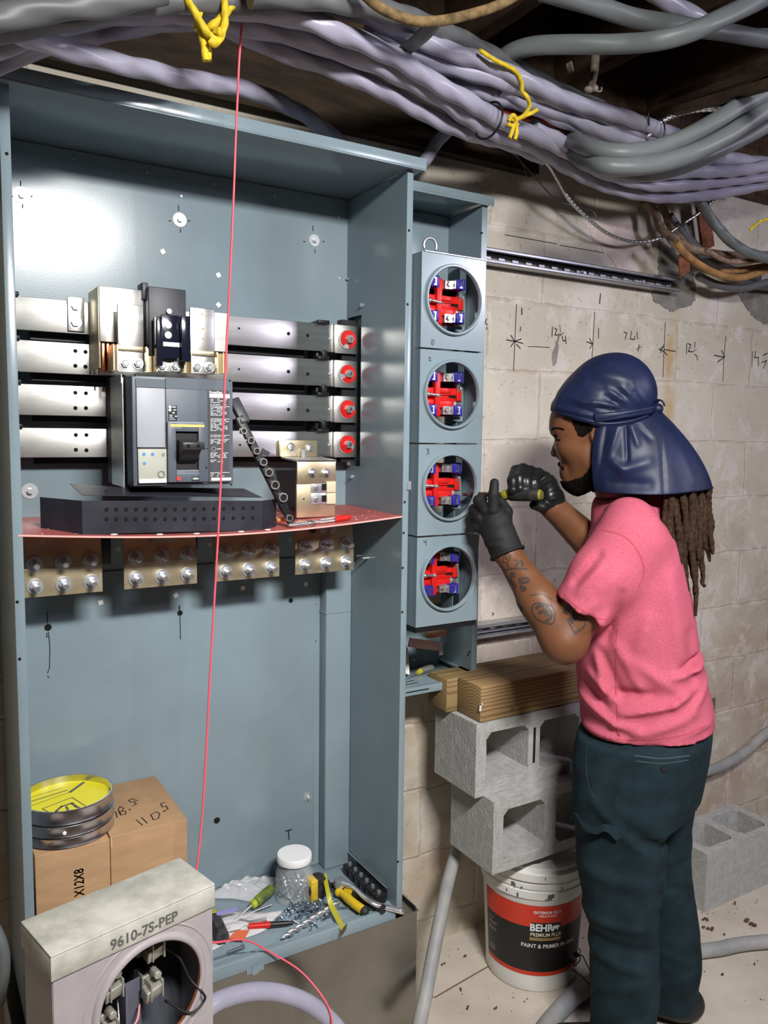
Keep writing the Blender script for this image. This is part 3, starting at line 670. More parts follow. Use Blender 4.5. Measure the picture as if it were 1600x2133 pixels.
m = MB(); rbox(m, 400, 993, 414, 1001, KY-.0128, .001); kp('rating_window', m, M_blackpl, hb_)
m = MB(); text(m, '1200A', .0048, at(407, 997, KY-.0132), (1, 0, 0), (0, 0, 1), bold=.0002); kp('rating_text', m, M_lblw, hb_)
# the black toggle: a wedge reaching out and down, with a two-holed end
hd = MB(); hz = at(390, 930, KY-.012).z; a0, a1 = wx0+.001, wx1-.001
hd.prism([Vector((a0+.003, KY-.004, hz+.014)), Vector((a0+.003, KY-.004, hz-.035)), Vector((a0+.003, KY-.030, hz-.016)), Vector((a0+.003, KY-.046, hz-.004)), Vector((a0+.003, KY-.046, hz+.008))], (a1-a0-.006, 0, 0))
hd.box(a0+.001, a1+.001, KY-.050, KY-.045, hz-.006, hz+.009)
hd = kp('handle', hd, mat('handle_black', (.03, .03, .034), .35), smooth=None, bevel=.0012)
m = MB()
for dx in (-.010, .010):
    p = Vector(((a0+a1)/2+dx, KY-.0502, hz+.0015)); m.cyl(p, p-Vector((0, .0004, 0)), .0036, seg=16)
kp('handle_holes', m, M_hole, hd)
lb = MB(); rbox(lb, 434, 814, 478, 1004, KY-.0042, .001); lb = kp('label_plate', lb, M_lbl)
m = MB(); rbox(m, 436, 820.5, 478.5, 829, KY-.0052, .001); rbox(m, 440, 995, 481.5, 1001, KY-.0052, .001)
for y_ in (846, 872, 906, 914.5, 984): rbox(m, 438, y_, 478, y_+.9, KY-.0050, .0006)
rnd = random.Random(5)
for y_ in [831, 834.5, 838, 842.5, 848.5, 851.5, 855, 858, 861, 864, 874.5, 877.5, 881, 884, 887, 890, 893, 896, 909, 917, 920, 923, 943, 946, 949, 952, 958, 961, 987, 991]:
    x_ = 438.5
    while x_ < 470:
        w_ = rnd.uniform(3, 8); rbox(m, x_, y_, min(x_+w_, 477), y_+1.3, KY-.0050, .0004); x_ += w_+rnd.choice([1, 1.5, 8])
pc = at(445, 935.5, KY-.0048); n_ = 20
for k in range(n_):
    a, b_ = 2*PI*k/n_, 2*PI*(k+1)/n_; stroke(m, [pc+Vector((.0045*math.cos(a), 0, .0045*math.sin(a))), pc+Vector((.0045*math.cos(b_), 0, .0045*math.sin(b_)))], .0007)
rbox(m, 452, 934.5, 463, 936, KY-.0050, .0004)
kp('label_print', m, M_lblw, lb)
m = MB(); text(m, 'PowerPact', .0066, at(449, 817.5, KY-.0044), (1, 0, 0), (0, 0, 1), bold=.0002, sx=.95); kp('brand_text', m, M_lblw, lb)
m = MB(); rbox(m, 351, 844.5, 369, 876, KY-.0042, .001); st = kp('approval_sticker', m, M_blackpl)
m = MB()
for px, py, r in ((354, 847.5, .003), (354, 854, .003)):
    p = at(px, py, KY-.0044); m.cyl(p, p-Vector((0, .0004, 0)), r, seg=14)
for a in ((358, 846, 366, 847), (358, 848.5, 367, 849.5), (361, 853, 367, 855), (352.5, 864, 360, 865), (352.5, 866.5, 359, 867.5), (364, 866, 369, 868), (352.5, 869.5, 362, 870.5), (352.5, 873, 366, 874)): rbox(m, *a, KY-.0050, .0004)
text(m, 'CE', .004, at(361, 860, KY-.0044), (1, 0, 0), (0, 0, 1), bold=.0002)
kp('sticker_print', m, M_lblw, st)
m = MB()
for px, py in ((280.5, 781), (478, 793), (286, 1012), (481, 1010), (429, 974)):
    p = at(px, py, KY-.0001); m.cyl(p, p-Vector((0, .004, 0)), .0016, seg=10)
for px, py, y in ((257, 783, -.2252), (260, 824, -.2252), (265, 980, -.2252), (264, 1010, -.2252)):
    p = at(px, py, y); m.cyl(p, p-Vector((0, .0006, 0)), .0035, seg=10)
kp('screw_holes', m, M_hole)
m = MB()
for a, b_ in (((284, 807), (478, 813)), ((285, 933.5), (347, 933.8)), ((344.5, 789), (349, 1006)), ((427, 934), (434, 934)), ((288, 1007), (480, 1006.5))):
    stroke(m, [at(*a, KY-.0032), at(*b_, KY-.0032)], .0012, lift=.0003)
kp('panel_gaps', m, M_hole)

# ================================================================ straps and terminals above the breaker
def strap(name, label, cat='terminal strap'): return thing(name, label, cat, (0.4, -.2, 1.63))
TY = -0.20
A = thing('bus_connector', 'tall tinned box-shaped connector between the left bus bars and the breaker', 'bus connector', (0.345, -.12, 1.62))
x0 = at(205, 690, -.165).x; xb = at(175, 690, -.07).x
za, zb = at(240, 600, -.165).z, at(240, 745, -.165).z
MB().box(x0, x0+.004, -.165, -.072, zb-.022, za).build('side_plate', M_brass, A, bevel=.0006)
m = MB(); rbox(m, 207, 600, 300, 714, -.169, .004); m.build('front_plate', M_tin, A, bevel=.001)
m = MB(); rbox(m, 141, 619, 176, 690, -.0725, .0035); m.build('tab', M_tin, A, bevel=.0008)
m = MB()
for px, py, r in ((157, 638, .0085), (157, 671, .0095)):
    bolt(m, at(px, py, -.0725), (0, -1, 0), r, .006, r*1.35, .001)
m.build('hex_bolts', M_zinc, A, smooth=30)
for k in range(3):
    x_ = at(212+k*9, 744, -.158+k*.004).x; z1_, z0_ = at(212, 714, -.158).z, at(212, 773, -.158).z
    MB().box(x_, x_+.0065, -.160, -.118, z0_, z1_).build('copper_leaf', M_copper, A, bevel=.001)
def terminal(label, pxl, pxr, pt, pbend, pbot, bolts, holes):
    t = thing('terminal_strap', label, 'terminal strap', at((pxl+pxr)/2, pbot, TY), 'terminal straps above the breaker')
    m = MB(); rbox(m, pxl, pt, pxr, pbend, TY-.006, .006); m.build('plate', M_tin, t, bevel=.001)
    m = MB(); rbox(m, pxl, pbend-3, pxr, pbot, TY-.003, .006); m.build('foot', M_tin, t, bevel=.0008)
    x_0, x_1, z_0, z_1 = rx(pxl, pbend-12, pxr, pbend-1, TY-.009); MB().box(x_0, x_1, TY-.0085, TY-.004, z_0, z_1).build('fold', M_brass, t, bevel=.0015)
    hm = MB()
    for px, py in holes: p = at(px, py, TY-.006); hm.cyl(p, p-Vector((0, .001, 0)), .0022, seg=10)
    if holes: hm.build('rivets', M_copper, t)
    for px, py in bolts:
        p = at(px, py, TY-.003); b = MB(); b.cyl(p, p-Vector((0, .002, 0)), .0112, seg=24); bt = b.build('washer', M_zinc, t, smooth=30)
        b = MB(); b.cyl(p-Vector((0, .002, 0)), p-Vector((0, .008, 0)), .0082, seg=6).cyl(p-Vector((0, .008, 0)), p-Vector((0, .0095, 0)), .0062, .005, seg=14); b.build('hex_bolt', M_steel, t, smooth=30)
    return t
terminal('silver terminal strap with three rivets, left of the black insulator', 245, 299, 634, 732, 776, [(260, 757), (287, 757)], [(272, 640), (272, 672), (273, 693)])
terminal('silver terminal strap low in the middle, behind the black clip', 322, 378, 690, 735, 774, [(338, 762), (365, 762)], [])
terminal('silver terminal strap with three rivets, right of the black insulator', 396, 447, 642, 742, 779, [(409, 765), (436, 765)], [(422, 654), (423, 685), (423, 705)])
m = MB(); rbox(m, 447, 652, 474, 732, TY+.012, .004); solo('tinned_plate', m, M_tin, 'plain silver plate right of the terminal straps, behind the red wire', 'plate')
m = MB(); rbox(m, 463, 734, 474, 777, TY+.02, .03); solo('copper_leaf', m, M_copper, 'copper leaf right of the terminal straps, behind the red wire', 'plate')
for a, al in (((301, 724, 324, 774), 'left of the middle terminal'), ((380, 738, 396, 776), 'right of the middle terminal'), ((448, 735, 462, 778), 'right of the last terminal'), ((233, 718, 243, 772), 'beside the copper leaves')):
    m = MB(); x0_, x1_, z0_, z1_ = rx(*a, TY-.006); m.box(x0_, x0_+.002, TY-.02, TY+.03, z0_, z1_).box(x1_-.002, x1_, TY-.02, TY+.03, z0_, z1_).box(x0_, x1_, TY+.01, TY+.012, z0_, z1_)
    solo('phase_barrier', m, M_brass, 'folded metal barrier above the breaker, '+al, 'barrier', 'barriers between the breaker terminals')
bi = thing('insulating_cover', 'tall black plastic insulating cover standing above the breaker', 'insulator', at(350, 740, -.19))
m = MB(); rbox(m, 310, 600, 388, 742, -.195, .06)
x0_, x1_, z0_, z1_ = rx(290, 597, 312, 634, -.150); m.box(x0_, at(312, 600, -.195).x+.002, -.175, -.135, z0_+.006, z1_+.004)
m.build('cover', M_darkpl, bi, bevel=.0015)
p = at(351, 649, -.196); MB().cyl(p, p-Vector((0, .006, 0)), .0052, seg=12).build('screw', M_zinc, bi, smooth=30)
cl = thing('black_clip', 'glossy black plastic clip with two white screw caps, in front of the black cover', 'clip', at(358, 760, -.225))
m = MB(); rbox(m, 336, 656, 374, 745, -.226, .004); x0_, x1_, z0_, z1_ = rx(326, 660, 337, 762, -.23); m.box(x0_, x1_, -.236, -.204, z0_, z1_); x0_, x1_, z0_, z1_ = rx(374, 660, 393, 758, -.222); m.box(x0_, x1_, -.236, -.205, z0_+.004, z1_)
m.build('body', mat('gloss_black', (.012, .014, .03), .12, coat=.5), cl, bevel=.001)
for py in (677, 698):
    p = at(350, py, -.2262); MB().cyl(p, p-Vector((0, .002, 0)), .0072, seg=20).build('screw_cap', M_white, cl, smooth=30)
m = MB(); rbox(m, 340, 713, 374, 722, -.2270, .0008); m.build('white_edge', M_white, cl)

# ================================================================ red insulating shelf
M_gpo = mat('red_insulating_board', (0.44, 0.11, 0.10), 0.5, 0, 0.18, 14, 0.05, 80)
sh = MB(); n = 30
top = []; X = np.linspace(0.172, 0.9925, n)
zf = lambda x: 1.327-0.020*math.sin(PI*(x-0.172)/0.82)
zbk = lambda x: 1.331-0.006*math.sin(PI*(x-0.172)/0.82)
for t_ in (0, .0035):
    for j in range(7):
        for x in X:
            f = j/6; y = -0.287+f*0.28; z = zf(x)*(1-f)+zbk(x)*f; top.append((float(x), y, z-t_))
fs = []
for j in range(6):
    for i in range(n-1):
        a = j*n+i; fs.append((a, a+1, a+n+1, a+n)); b = a+7*n; fs.append((b, b+n, b+n+1, b+1))
for i in range(n-1): fs.append((i, i+7*n, i+1+7*n, i+1)); q = 6*n; fs.append((q+i, q+i+1, q+i+1+7*n, q+i+7*n))
for j in range(6): a = j*n; fs.append((a, a+n, a+n+7*n, a+7*n)); a = j*n+n-1; fs.append((a, a+7*n, a+8*n, a+n))
shelf = tag(sh.add(top, fs).build('insulating_shelf', M_gpo), 'red-brown insulating board forming a sagging shelf across the cabinet', 'shelf'); 
m = MB()
for a in range(n-1): m.add([(X[a], -0.2875, zf(X[a])), (X[a+1], -0.2875, zf(X[a+1])), (X[a+1], -0.2875, zf(X[a+1])-.0035), (X[a], -0.2875, zf(X[a])-.0035)], [(0, 3, 2, 1)])
m.build('cut_edge', mat('pink_cut_edge', (.85, .42, .38), .6), shelf)
m = MB(); rnd = random.Random(11)
def shz(x, y): f = (y+.287)/.28; return zf(x)*(1-f)+zbk(x)*f
for k in range(46):
    x, y = (rnd.uniform(.18, .30), rnd.uniform(-.28, -.1)) if k < 16 else (rnd.uniform(.72, .98), rnd.uniform(-.28, -.05)); r_ = rnd.uniform(.0008, .003)
    m.cyl((x, y, shz(x, y)), (x, y, shz(x, y)+.0004), r_, seg=7)
for x in (.342, .43, .505, .60, .66):
    m.ball((x, -.277, shz(x, -.277)+.0015), (.0075, .005, .002), 12, 6)
dst = m.build('dust_and_chips', mat('pale_dust', (.75, .68, .66), .8), shelf); dst['kind'] = 'stuff'
recentre(shelf)
# perforated black tray
M_tray = mat('black_sheet_metal', (0.030, 0.031, 0.042), 0.42, 0.2, 0.25, 12, rvar=.05)
fl, fr = Vector((0.2855, -.272, 0)), Vector((0.652, -.266, 0)); wl_, wr_ = Vector((0.224, -.185, 0)), Vector((0.694, -.244, 0))
tray = thing('perforated_tray', 'black perforated sheet-metal tray lying under the breaker on the red shelf', 'tray', (0.46, -.24, 1.312))
zb_ = lambda p: shz(p.x, p.y)+.0005
def wallp(a, b, h0, h1):
    d = (b-a).normalized(); nn = Vector((-d.y, d.x, 0))*.0012
    q = [Vector((a.x, a.y, zb_(a))), Vector((b.x, b.y, zb_(b))), Vector((b.x, b.y, zb_(b)+h1)), Vector((a.x, a.y, zb_(a)+h0))]
    return MB().prism(q, nn)
fpl = wallp(fl, fr, .064, .062).build('front_wall', M_tray, tray)
wallp(wl_, fl, .060, .064).build('side_wing', M_tray, tray); wallp(fr, wr_, .062, .061).build('side_wing', M_tray, tray)
MB().prism([Vector((.287, -.270, 1.3935)), Vector((.652, -.265, 1.378)), Vector((.640, -.19, 1.392)), Vector((.36, -.19, 1.402)), Vector((.275, -.215, 1.412))], (0, 0, .0012)).build('top_flange', M_tray, tray)
m = MB()
for r in range(2):
    for k in range(16):
        px = 222.5+k*20.3; py = (1061, 1081)[r]+(0 if k < 9 else (k-8)*-.4); p = at(px, py, -.2725+.006*(k/16))
        m.cyl(p+Vector((0, .0002, 0)), p-Vector((0, .0006, 0)), .0038, seg=16)
for px, py in ((212, 1012), (222, 1020), (498, 1019), (504, 1025)):
    p = atz(px, py, 1.402); m.cyl(p, p+Vector((0, 0, .0004)), .004, seg=12)
m.build('perforations', M_hole, tray)
# yellow-handled something under the tray end
m = MB().tube(crom([atz(577, 1084, 1.325), atz(590, 1082, 1.327), atz(602, 1086, 1.325)], 4), [.004, .005, .005, .005, .005, .004, .004, .003, .002][:9], 10)
solo('orange_tool', m, mat('orange_handle_plastic', (.8, .28, .06), .4), 'small orange handle lying beside the end of the black tray', 'tool')

# ================================================================ socket rail leaning against the breaker
rt, rb_ = at(497, 868, -.255), at(606, 1086, -.268)
rl = thing('socket_rail', 'black rail of chrome sockets leaning from the breaker down to the red shelf', 'socket set', rb_)
d = (rt-rb_).normalized()
sd = d.cross(Vector((0, -1, 0))).normalized()
MB().bar(rb_-d*.002, rt-d*0.0, .017, .010, up=(0, -1, 0)).build('rail', M_blackpl, rl, bevel=.001)
m = MB(); g0, g1 = at(486, 832, -.235), at(511, 882, -.256)
m.bar(g0, g1, .022, .018, up=(0, -1, 0)); m.build('handle', M_darkpl, rl, bevel=.003)
soc = [(510, 898, .0068), (525, 918, .0075), (537, 940, .0075), (551, 963, .0085), (562, 985, .0092), (575, 1011, .0100), (592, 1037, .0105), (605, 1080, .0078)]
for px, py, r in soc:
    t_ = max(0, (at(px, py, -.27)-rb_).dot(d)); c = at(px, py, -.275)
    s_ = MB(); s_.lathe([(r*.9, 0), (r, .002), (r, .018), (r*.93, .0195), (r*.72, .0195), (r*.70, .012)], c+Vector((0, .018, 0)), (-.10, -1, .03), 24)
    s_ = s_.build('socket', M_steel, rl, smooth=35)
    MB().cyl(c+Vector((-.0015, .002, .0003)), c+Vector((-.0018, .0012, .0003)), r*.70, seg=6).build('bore', mat('socket_bore', (.05, .045, .04), .35, .8), s_)
# lever arm by the third socket
m = MB().bar(at(545, 938, -.262), at(560, 947, -.262), .010, .004, up=(0, -1, 0)); solo('black_lever', m, M_darkpl, 'small black lever poking out right of the third socket', 'tool')

# ================================================================ neutral bracket on the right
nb = thing('tinned_bracket', 'large pale tinned bracket bolted to the lowest bus bar, standing on the red shelf', 'bracket', at(660, 1075, -.18))
m = MB(); rbox(m, 583, 917, 661, 951, -.074, .006); m.build('upper_tab', M_brass, nb, bevel=.0008)
NX0, NX1, NZ0, NZ1 = rx(619, 958, 700, 1079, -.19); NZ0 = 1.322
nz = at(640, 953, -.10).z
m = MB().prism([Vector((at(585, 952, -.074).x, -.074, nz+.001)), Vector((at(668, 952, -.074).x, -.074, nz+.001)), Vector((NX1, -.19, NZ1+.0)), Vector((NX0, -.19, NZ1+.0))], (0, 0, -.004)); m.build('bent_arm', M_tin, nb)
MB().box(NX0, NX1, -.190, -.185, NZ0+.078, NZ1).box(NX0, NX1, -.187, -.182, NZ0, NZ0+.079).build('front_plate', M_brass, nb, bevel=.0015)
for px, py, y, r in ((650, 985, -.19, .0085), (679, 985, -.19, .0085), (606, 931, -.074, .0085), (645, 933, -.074, .0085)):
    p = at(px, py, y); b = MB(); b.cyl(p, p-Vector((0, .002, 0)), r*1.25, seg=24).cyl(p-Vector((0, .002, 0)), p-Vector((0, .007, 0)), r*.78, seg=6).cyl(p-Vector((0, .007, 0)), p-Vector((0, .016 if y < -.1 else .009, 0)), r*.5, seg=12); b.build('bolt', M_steel, nb, smooth=30)
m = MB(); rbox(m, 648, 1004, 684, 1026, -.1885, .0015); rbox(m, 648, 1027, 684, 1050, -.1885, .0015); m.build('terminal_plate', M_zinc, nb, bevel=.0004)
for px, py in ((658, 1016), (658, 1040)):
    p = at(px, py, -.1885); MB().cyl(p, p-Vector((0, .006, 0)), .005, .004, seg=14).build('terminal_screw', M_steel, nb, smooth=35)
m = MB(); rbox(m, 681, 1003, 700, 1026, -.1925, .006); rbox(m, 681, 1027, 700, 1050, -.1925, .006); m.build('cream_cap', mat('cream_plastic', (.66, .60, .42), .5), nb, bevel=.001)
m = MB(); rbox(m, 671, 1008, 681, 1021, -.190, .002); rbox(m, 671, 1032, 681, 1045, -.190, .002); m.build('slots', M_hole, nb)
p = at(633, 1039, -.1872); MB().cyl(p, p-Vector((0, .0005, 0)), .0022, seg=10).build('hole', M_hole, nb)
def wavy(mb, y):
    for k, (px, py) in enumerate(((603, 945), (610, 943), (620, 941), (604, 937), (613, 946), (624, 937))):
        c = at(px, py, y); mb.tube([c+Vector((.0035*math.cos(a), -.001, .003*math.sin(a))) for a in np.linspace(0, 5.5, 10)], .0004, 5)
solo('screw_cluster', (lambda q: (wavy(q, -.0748), q)[1])(MB()), M_lblw, 'thin clear zip ties or wire scraps lying on the bent bracket arm', 'wire')
p = at(633, 945, -.0835); solo('hex_standoff', MB().cyl(p+Vector((0, 0, -.008)), p+Vector((0, 0, .009)), .0065, seg=6), M_zinc, 'short hexagonal metal nut standing on the bracket arm', 'nut', smooth=30)
# ratchet wrench / pliers with red grip on the shelf
pl = thing('red_grip_pliers', 'chrome locking tool with a red grip lying on the front of the red shelf', 'pliers', at(665, 1084, -.268))
a = at(601, 1090, -.275); b_ = at(640, 1085, -.272); c = at(666, 1079, -.268); e = at(700, 1074, -.262); f = at(731, 1076, -.258)
g = lambda v: Vector((v.x, v.y, shz(v.x, v.y)))
a, b_, c, e, f = [g(q)+Vector((0, 0, .007)) for q in (a, b_, c, e, f)]
MB().tube([a, a.lerp(b_, .5), b_, c], [.004, .0075, .0065, .0045], 10, flat=.8).build('head', M_steel, pl, smooth=50)
MB().cyl(b_-Vector((.004, .006, 0)), b_-Vector((.004, .0085, 0)), .0035, seg=14).build('pivot', M_zinc, pl, smooth=30)
MB().tube([c-Vector((0, 0, .002)), e-Vector((0, 0, .002))], .0028, 8).tube([c+Vector((0, 0, .0035)), e+Vector((0, 0, .004))], .0028, 8).build('handles', M_steel, pl, smooth=60)
MB().tube([e-Vector((.003, 0, 0)), e.lerp(f, .5)+Vector((0, 0, .001)), f-Vector((.006, 0, 0)), f], [.0065, .0072, .0062, .003], 12).build('red_grip', M_red, pl, smooth=60)
MB().tube(crom([a.lerp(b_, .9)+Vector((0, -.006, .008)), b_+Vector((.012, -.007, .004)), b_+Vector((.016, -.006, -.004)), b_+Vector((.006, -.006, -.007))], 5), .0009, 6).build('spring', M_grime, pl)

# ================================================================ brass lug plates under the shelf
LY = -0.15
def lug(x0, x1, lbl, top_bolts=()):
    t = thing('lug_plate', lbl, 'lug plate', ((x0+x1)/2, LY, 1.182), 'brass lug plates under the red shelf')
    zb = 1.183; zm = 1.238; zt = 1.322
    m = MB().prism([Vector((x0, LY, zb)), Vector((x1, LY, zb)), Vector((x1, LY, zm)), Vector((x0, LY, zm))], (0, .006, 0)); 
    m.add([(x0, LY, zm), (x1, LY, zm), (x1, LY+.012, zt), (x0, LY+.012, zt), (x0, LY+.006, zm), (x1, LY+.006, zm), (x1, LY+.018, zt), (x0, LY+.018, zt)], [(0, 1, 2, 3), (4, 7, 6, 5), (0, 4, 5, 1), (3, 2, 6, 7), (0, 3, 7, 4), (1, 5, 6, 2)])
    m.build('plate', M_brass, t)
    w = x1-x0; lx = x0+.024; sp = (w-.046)/2
    for r, z in enumerate((1.2045, 1.249)):
        for k in range(3):
            y = LY if r == 0 else LY+.0015; p = Vector((lx+k*sp, y, z)); b = MB(); b.cyl(p, p-Vector((0, .002, 0)), .0158, seg=28)
            bo = b.build('stud_bolt', M_zinc, t, smooth=30)
            b = MB(); b.cyl(p-Vector((0, .002, 0)), p-Vector((0, .0085, 0)), .0098, seg=6); b.build('nut', M_zinc, bo, smooth=30)
            b = MB(); b.cyl(p-Vector((0, .008, 0)), p-Vector((0, .034, 0)), .0058, seg=16).cyl(p-Vector((0, .034, 0)), p-Vector((0, .0355, 0)), .0058, .0048, seg=16); b.build('stud', M_steel, bo, smooth=35)
    return t
l1 = lug(.191, .3445, 'brass lug plate with six stud bolts, farthest left under the red shelf')
l2 = lug(.3885, .5455, 'brass lug plate with six stud bolts, second from left, its top holding a small clamp')
l3 = lug(.5865, .742, 'brass lug plate with six stud bolts, third from left, behind the red wire')
l4 = lug(.783, .9395, 'brass lug plate with six stud bolts, farthest right beside the cabinet side')
m = MB()
for px, py in ((88, 1127), (173, 1123)): p = at(px, py, LY+.010); m.cyl(p, p-Vector((0, .004, 0)), .0052, seg=12)
m.build('small_bolts', M_brass, l1, smooth=30)
m = MB()
for px, py in ((297, 1118), (375, 1115)): p = at(px, py, LY+.010); m.cyl(p, p-Vector((0, .004, 0)), .0052, seg=12)
rbox(m, 314, 1113, 362, 1130, LY+.004, .004); m.build('clamp', M_brass, l2, smooth=30)
m = MB()
for px, py in ((330, 1118), (354, 1118)): p = at(px, py, LY+.004); MB().cyl(p, p-Vector((0, .006, 0)), .0062, seg=6).build('clamp_bolt', M_zinc, l2)
for px, py, l in ((650, 1103, l4), (671, 1104, l4), (693, 1103, l4)):
    p = at(px, py, LY+.010); MB().cyl(p, p-Vector((0, .006, 0)), .0085, seg=12).build('small_bolt', M_zinc if px > 660 else M_grime, l, smooth=30)
for (xa, xb, zq, px, py, ql_) in ((.345, .3885, 1.22, 246, 1144, 'left'), (.5455, .5865, 1.24, 435, 1134, 'middle'), (.742, .783, 1.23, 602, 1124, 'right')):
    dkb = thing('support_block', ql_+' black support block in the gap between two brass lug plates', 'insulator', ((xa+xb)/2, -.02, zq), 'support blocks between the lug plates')
    MB().box(xa, xb, -.030, -.008, zq, 1.322).build('block', M_blackpl, dkb, bevel=.001)
    p = at(px, py, -.031); MB().cyl(p, p-Vector((0, .004, 0)), .006, seg=6).build('bolt', M_zinc, dkb)
def atd(px, py, d):
    r = ray(px, py); return Vector(CAM+r*d)
# ================================================================ concrete blocks, timbers, bucket
M_cmu = mat('concrete_block', (0.37, 0.37, 0.36), 0.9, 0, 0, 45, 0.9, 130, col2=(0.47, 0.47, 0.46), detail=8)
def block(name, label, loc, L_=0.392, H=0.195, D=0.182, up=False, t=0.030, web=0.040, groove=False):
    o = thing(name, label, 'concrete block', loc, 'hollow concrete blocks')
    # local axes: x length, (a) height or depth; cells with two holes
    xs = [0, t+.004, (L_-web)/2, (L_+web)/2, L_-t-.004, L_]; zs = [0, t, H-t if not up else D-t, H if not up else D]
    depth = D if not up else H
    P = lambda x, a, b: (x, b, a) if not up else (x, a, depth-b)
    mb = MB(); hole = {(1, 1), (3, 1)}; ns = 4
    # inner hole corners chamfered through a denser ring: use octagonal openings
    for i in range(5):
        for j in range(3):
            if (i, j) in hole: continue
            for b in (0, depth):
                q = [P(xs[i], zs[j], b), P(xs[i+1], zs[j], b), P(xs[i+1], zs[j+1], b), P(xs[i], zs[j+1], b)]
                mb.add(q if (b == 0) != up else q[::-1], [(0, 1, 2, 3)])
    def wallq(a, b, flip):
        q = [P(a[0], a[1], 0), P(b[0], b[1], 0), P(b[0], b[1], depth), P(a[0], a[1], depth)]
        mb.add(q[::-1] if flip else q, [(0, 1, 2, 3)])
    A, B = xs[-1], zs[-1]
    for a, b in (((A, 0), (0, 0)), ((A, B), (A, 0)), ((0, B), (A, B)), ((0, 0), (0, B))):
        ks = [0, 1]
        wallq(a, b, up)
    for (i, j) in hole:
        a0, a1, b0, b1 = xs[i], xs[i+1], zs[j], zs[j+1]
        for a, b in (((a0, b0), (a1, b0)), ((a1, b0), (a1, b1)), ((a1, b1), (a0, b1)), ((a0, b1), (a0, b0))): wallq(a, b, up)
    # chamfer strips in the hole corners
    c = 0.016
    for (i, j) in hole:
        a0, a1, b0, b1 = xs[i], xs[i+1], zs[j], zs[j+1]
        for ax, bz_, sx_, sz_ in ((a0, b0, 1, 1), (a1, b0, -1, 1), (a1, b1, -1, -1), (a0, b1, 1, -1)):
            tri = [Vector(P(ax, bz_, 0.0003)), Vector(P(ax+sx_*c, bz_, .0003)), Vector(P(ax, bz_+sz_*c, .0003))]
            mb.prism(tri, Vector(P(0, 0, depth-.0006))-Vector(P(0, 0, 0)))
    me = mb.build('body', M_cmu, o, world=False)
    bm = __import__('bmesh').new(); bm.from_mesh(me.data); B_ = __import__('bmesh')
    B_.ops.remove_doubles(bm, verts=bm.verts, dist=0.0002); B_.ops.subdivide_edges(bm, edges=[e for e in bm.edges if e.calc_length() > .02], cuts=5, use_grid_fill=True)
    rnd = random.Random(int(loc[0]*1000))
    for v in bm.verts:
        k = .0004
        v.co += Vector([rnd.uniform(-k, k) for _ in range(3)])
    B_.ops.recalc_face_normals(bm, faces=bm.faces); bm.to_mesh(me.data); bm.free(); me.data.update()
    bv = me.modifiers.new('bevel', 'BEVEL'); bv.width = .003; bv.segments = 2; bv.limit_method = 'ANGLE'; bv.angle_limit = math.radians(50)
    if groove:
        g = MB().box((L_-.008)/2, (L_+.008)/2, -.0006, .004, H*.28, H*.78); g.build('core_groove', M_hole, o, world=False)
    return o
block('concrete_block', 'upper hollow concrete block of the stack, with timbers lying on it', (1.222, -0.292, 0.590), groove=True)
block('concrete_block', 'lower hollow concrete block of the stack, resting on the paint bucket', (1.252, -0.332, 0.3945))
block('concrete_block', 'hollow concrete block on the floor by the wall, open cores up, behind the worker', (2.150, -0.308, 0.0), up=True, H=0.195, D=0.19)
def timber_mat(name, c1, c2, pith):
    m = bpy.data.materials.new(name); m.use_nodes = True; nt = m.node_tree; N = nt.nodes; L = nt.links; b = N['Principled BSDF']; b.inputs['Roughness'].default_value = .65
    tc = N.new('ShaderNodeTexCoord'); mp = N.new('ShaderNodeMapping'); mp.inputs['Location'].default_value = pith; mp.inputs['Scale'].default_value = (0.12, 1, 1); L.new(tc.outputs['Object'], mp.inputs[0])
    wv = N.new('ShaderNodeTexWave'); wv.wave_type = 'RINGS'; wv.rings_direction = 'X'; wv.inputs['Scale'].default_value = 38; wv.inputs['Distortion'].default_value = 2.2; wv.inputs['Detail'].default_value = 3; wv.inputs['Detail Scale'].default_value = 1.2
    L.new(mp.outputs[0], wv.inputs['Vector']); cr = N.new('ShaderNodeValToRGB'); L.new(wv.outputs['Fac'], cr.inputs[0])
    cr.color_ramp.elements[0].color = (*c2, 1); cr.color_ramp.elements[1].color = (*c1, 1); cr.color_ramp.elements[0].position = .05; cr.color_ramp.elements[1].position = .5
    L.new(cr.outputs[0], b.inputs['Base Color']); return m
M_tim = timber_mat('sawn_timber', (0.36, 0.235, 0.105), (0.20, 0.115, 0.045), (0, 0.02, 0.0))
M_tim2 = timber_mat('sawn_timber_greenish', (0.30, 0.21, 0.09), (0.19, 0.12, 0.05), (0, -0.01, -0.03))
def timber(x0, x1, y0, y1, z0, z1, m, label):
    t = thing('timber_post', label, 'timber', ((x0+x1)/2, (y0+y1)/2, z0), 'timbers on the block stack')
    MB().box(x0, x1, y0, y1, z0, z1).build('beam', m, t, bevel=.003); return t
t1 = timber(1.236, 1.66, -.290, -.190, .7865, .880, M_tim, 'sawn timber lying in front on the upper concrete block, ring grain on its end')
t2 = timber(1.203, 1.63, -.187, -.100, .7865, .876, M_tim2, 'sawn timber lying behind, against the wall side of the upper concrete block')
p = at(1067, 1478, -.2905); MB().cyl(p, p-Vector((0, .001, 0)), .0055, seg=16).build('knot', mat('knot', (.22, .12, .05), .6), t1)
m = MB(); stroke(m, [at(1001, 1468, -.2905), at(1000, 1480, -.2905)], .006); stroke(m, [at(1000, 1468, -.2905), at(1005, 1466, -.2905)], .004); m.build('paint_fleck', M_white, t1)

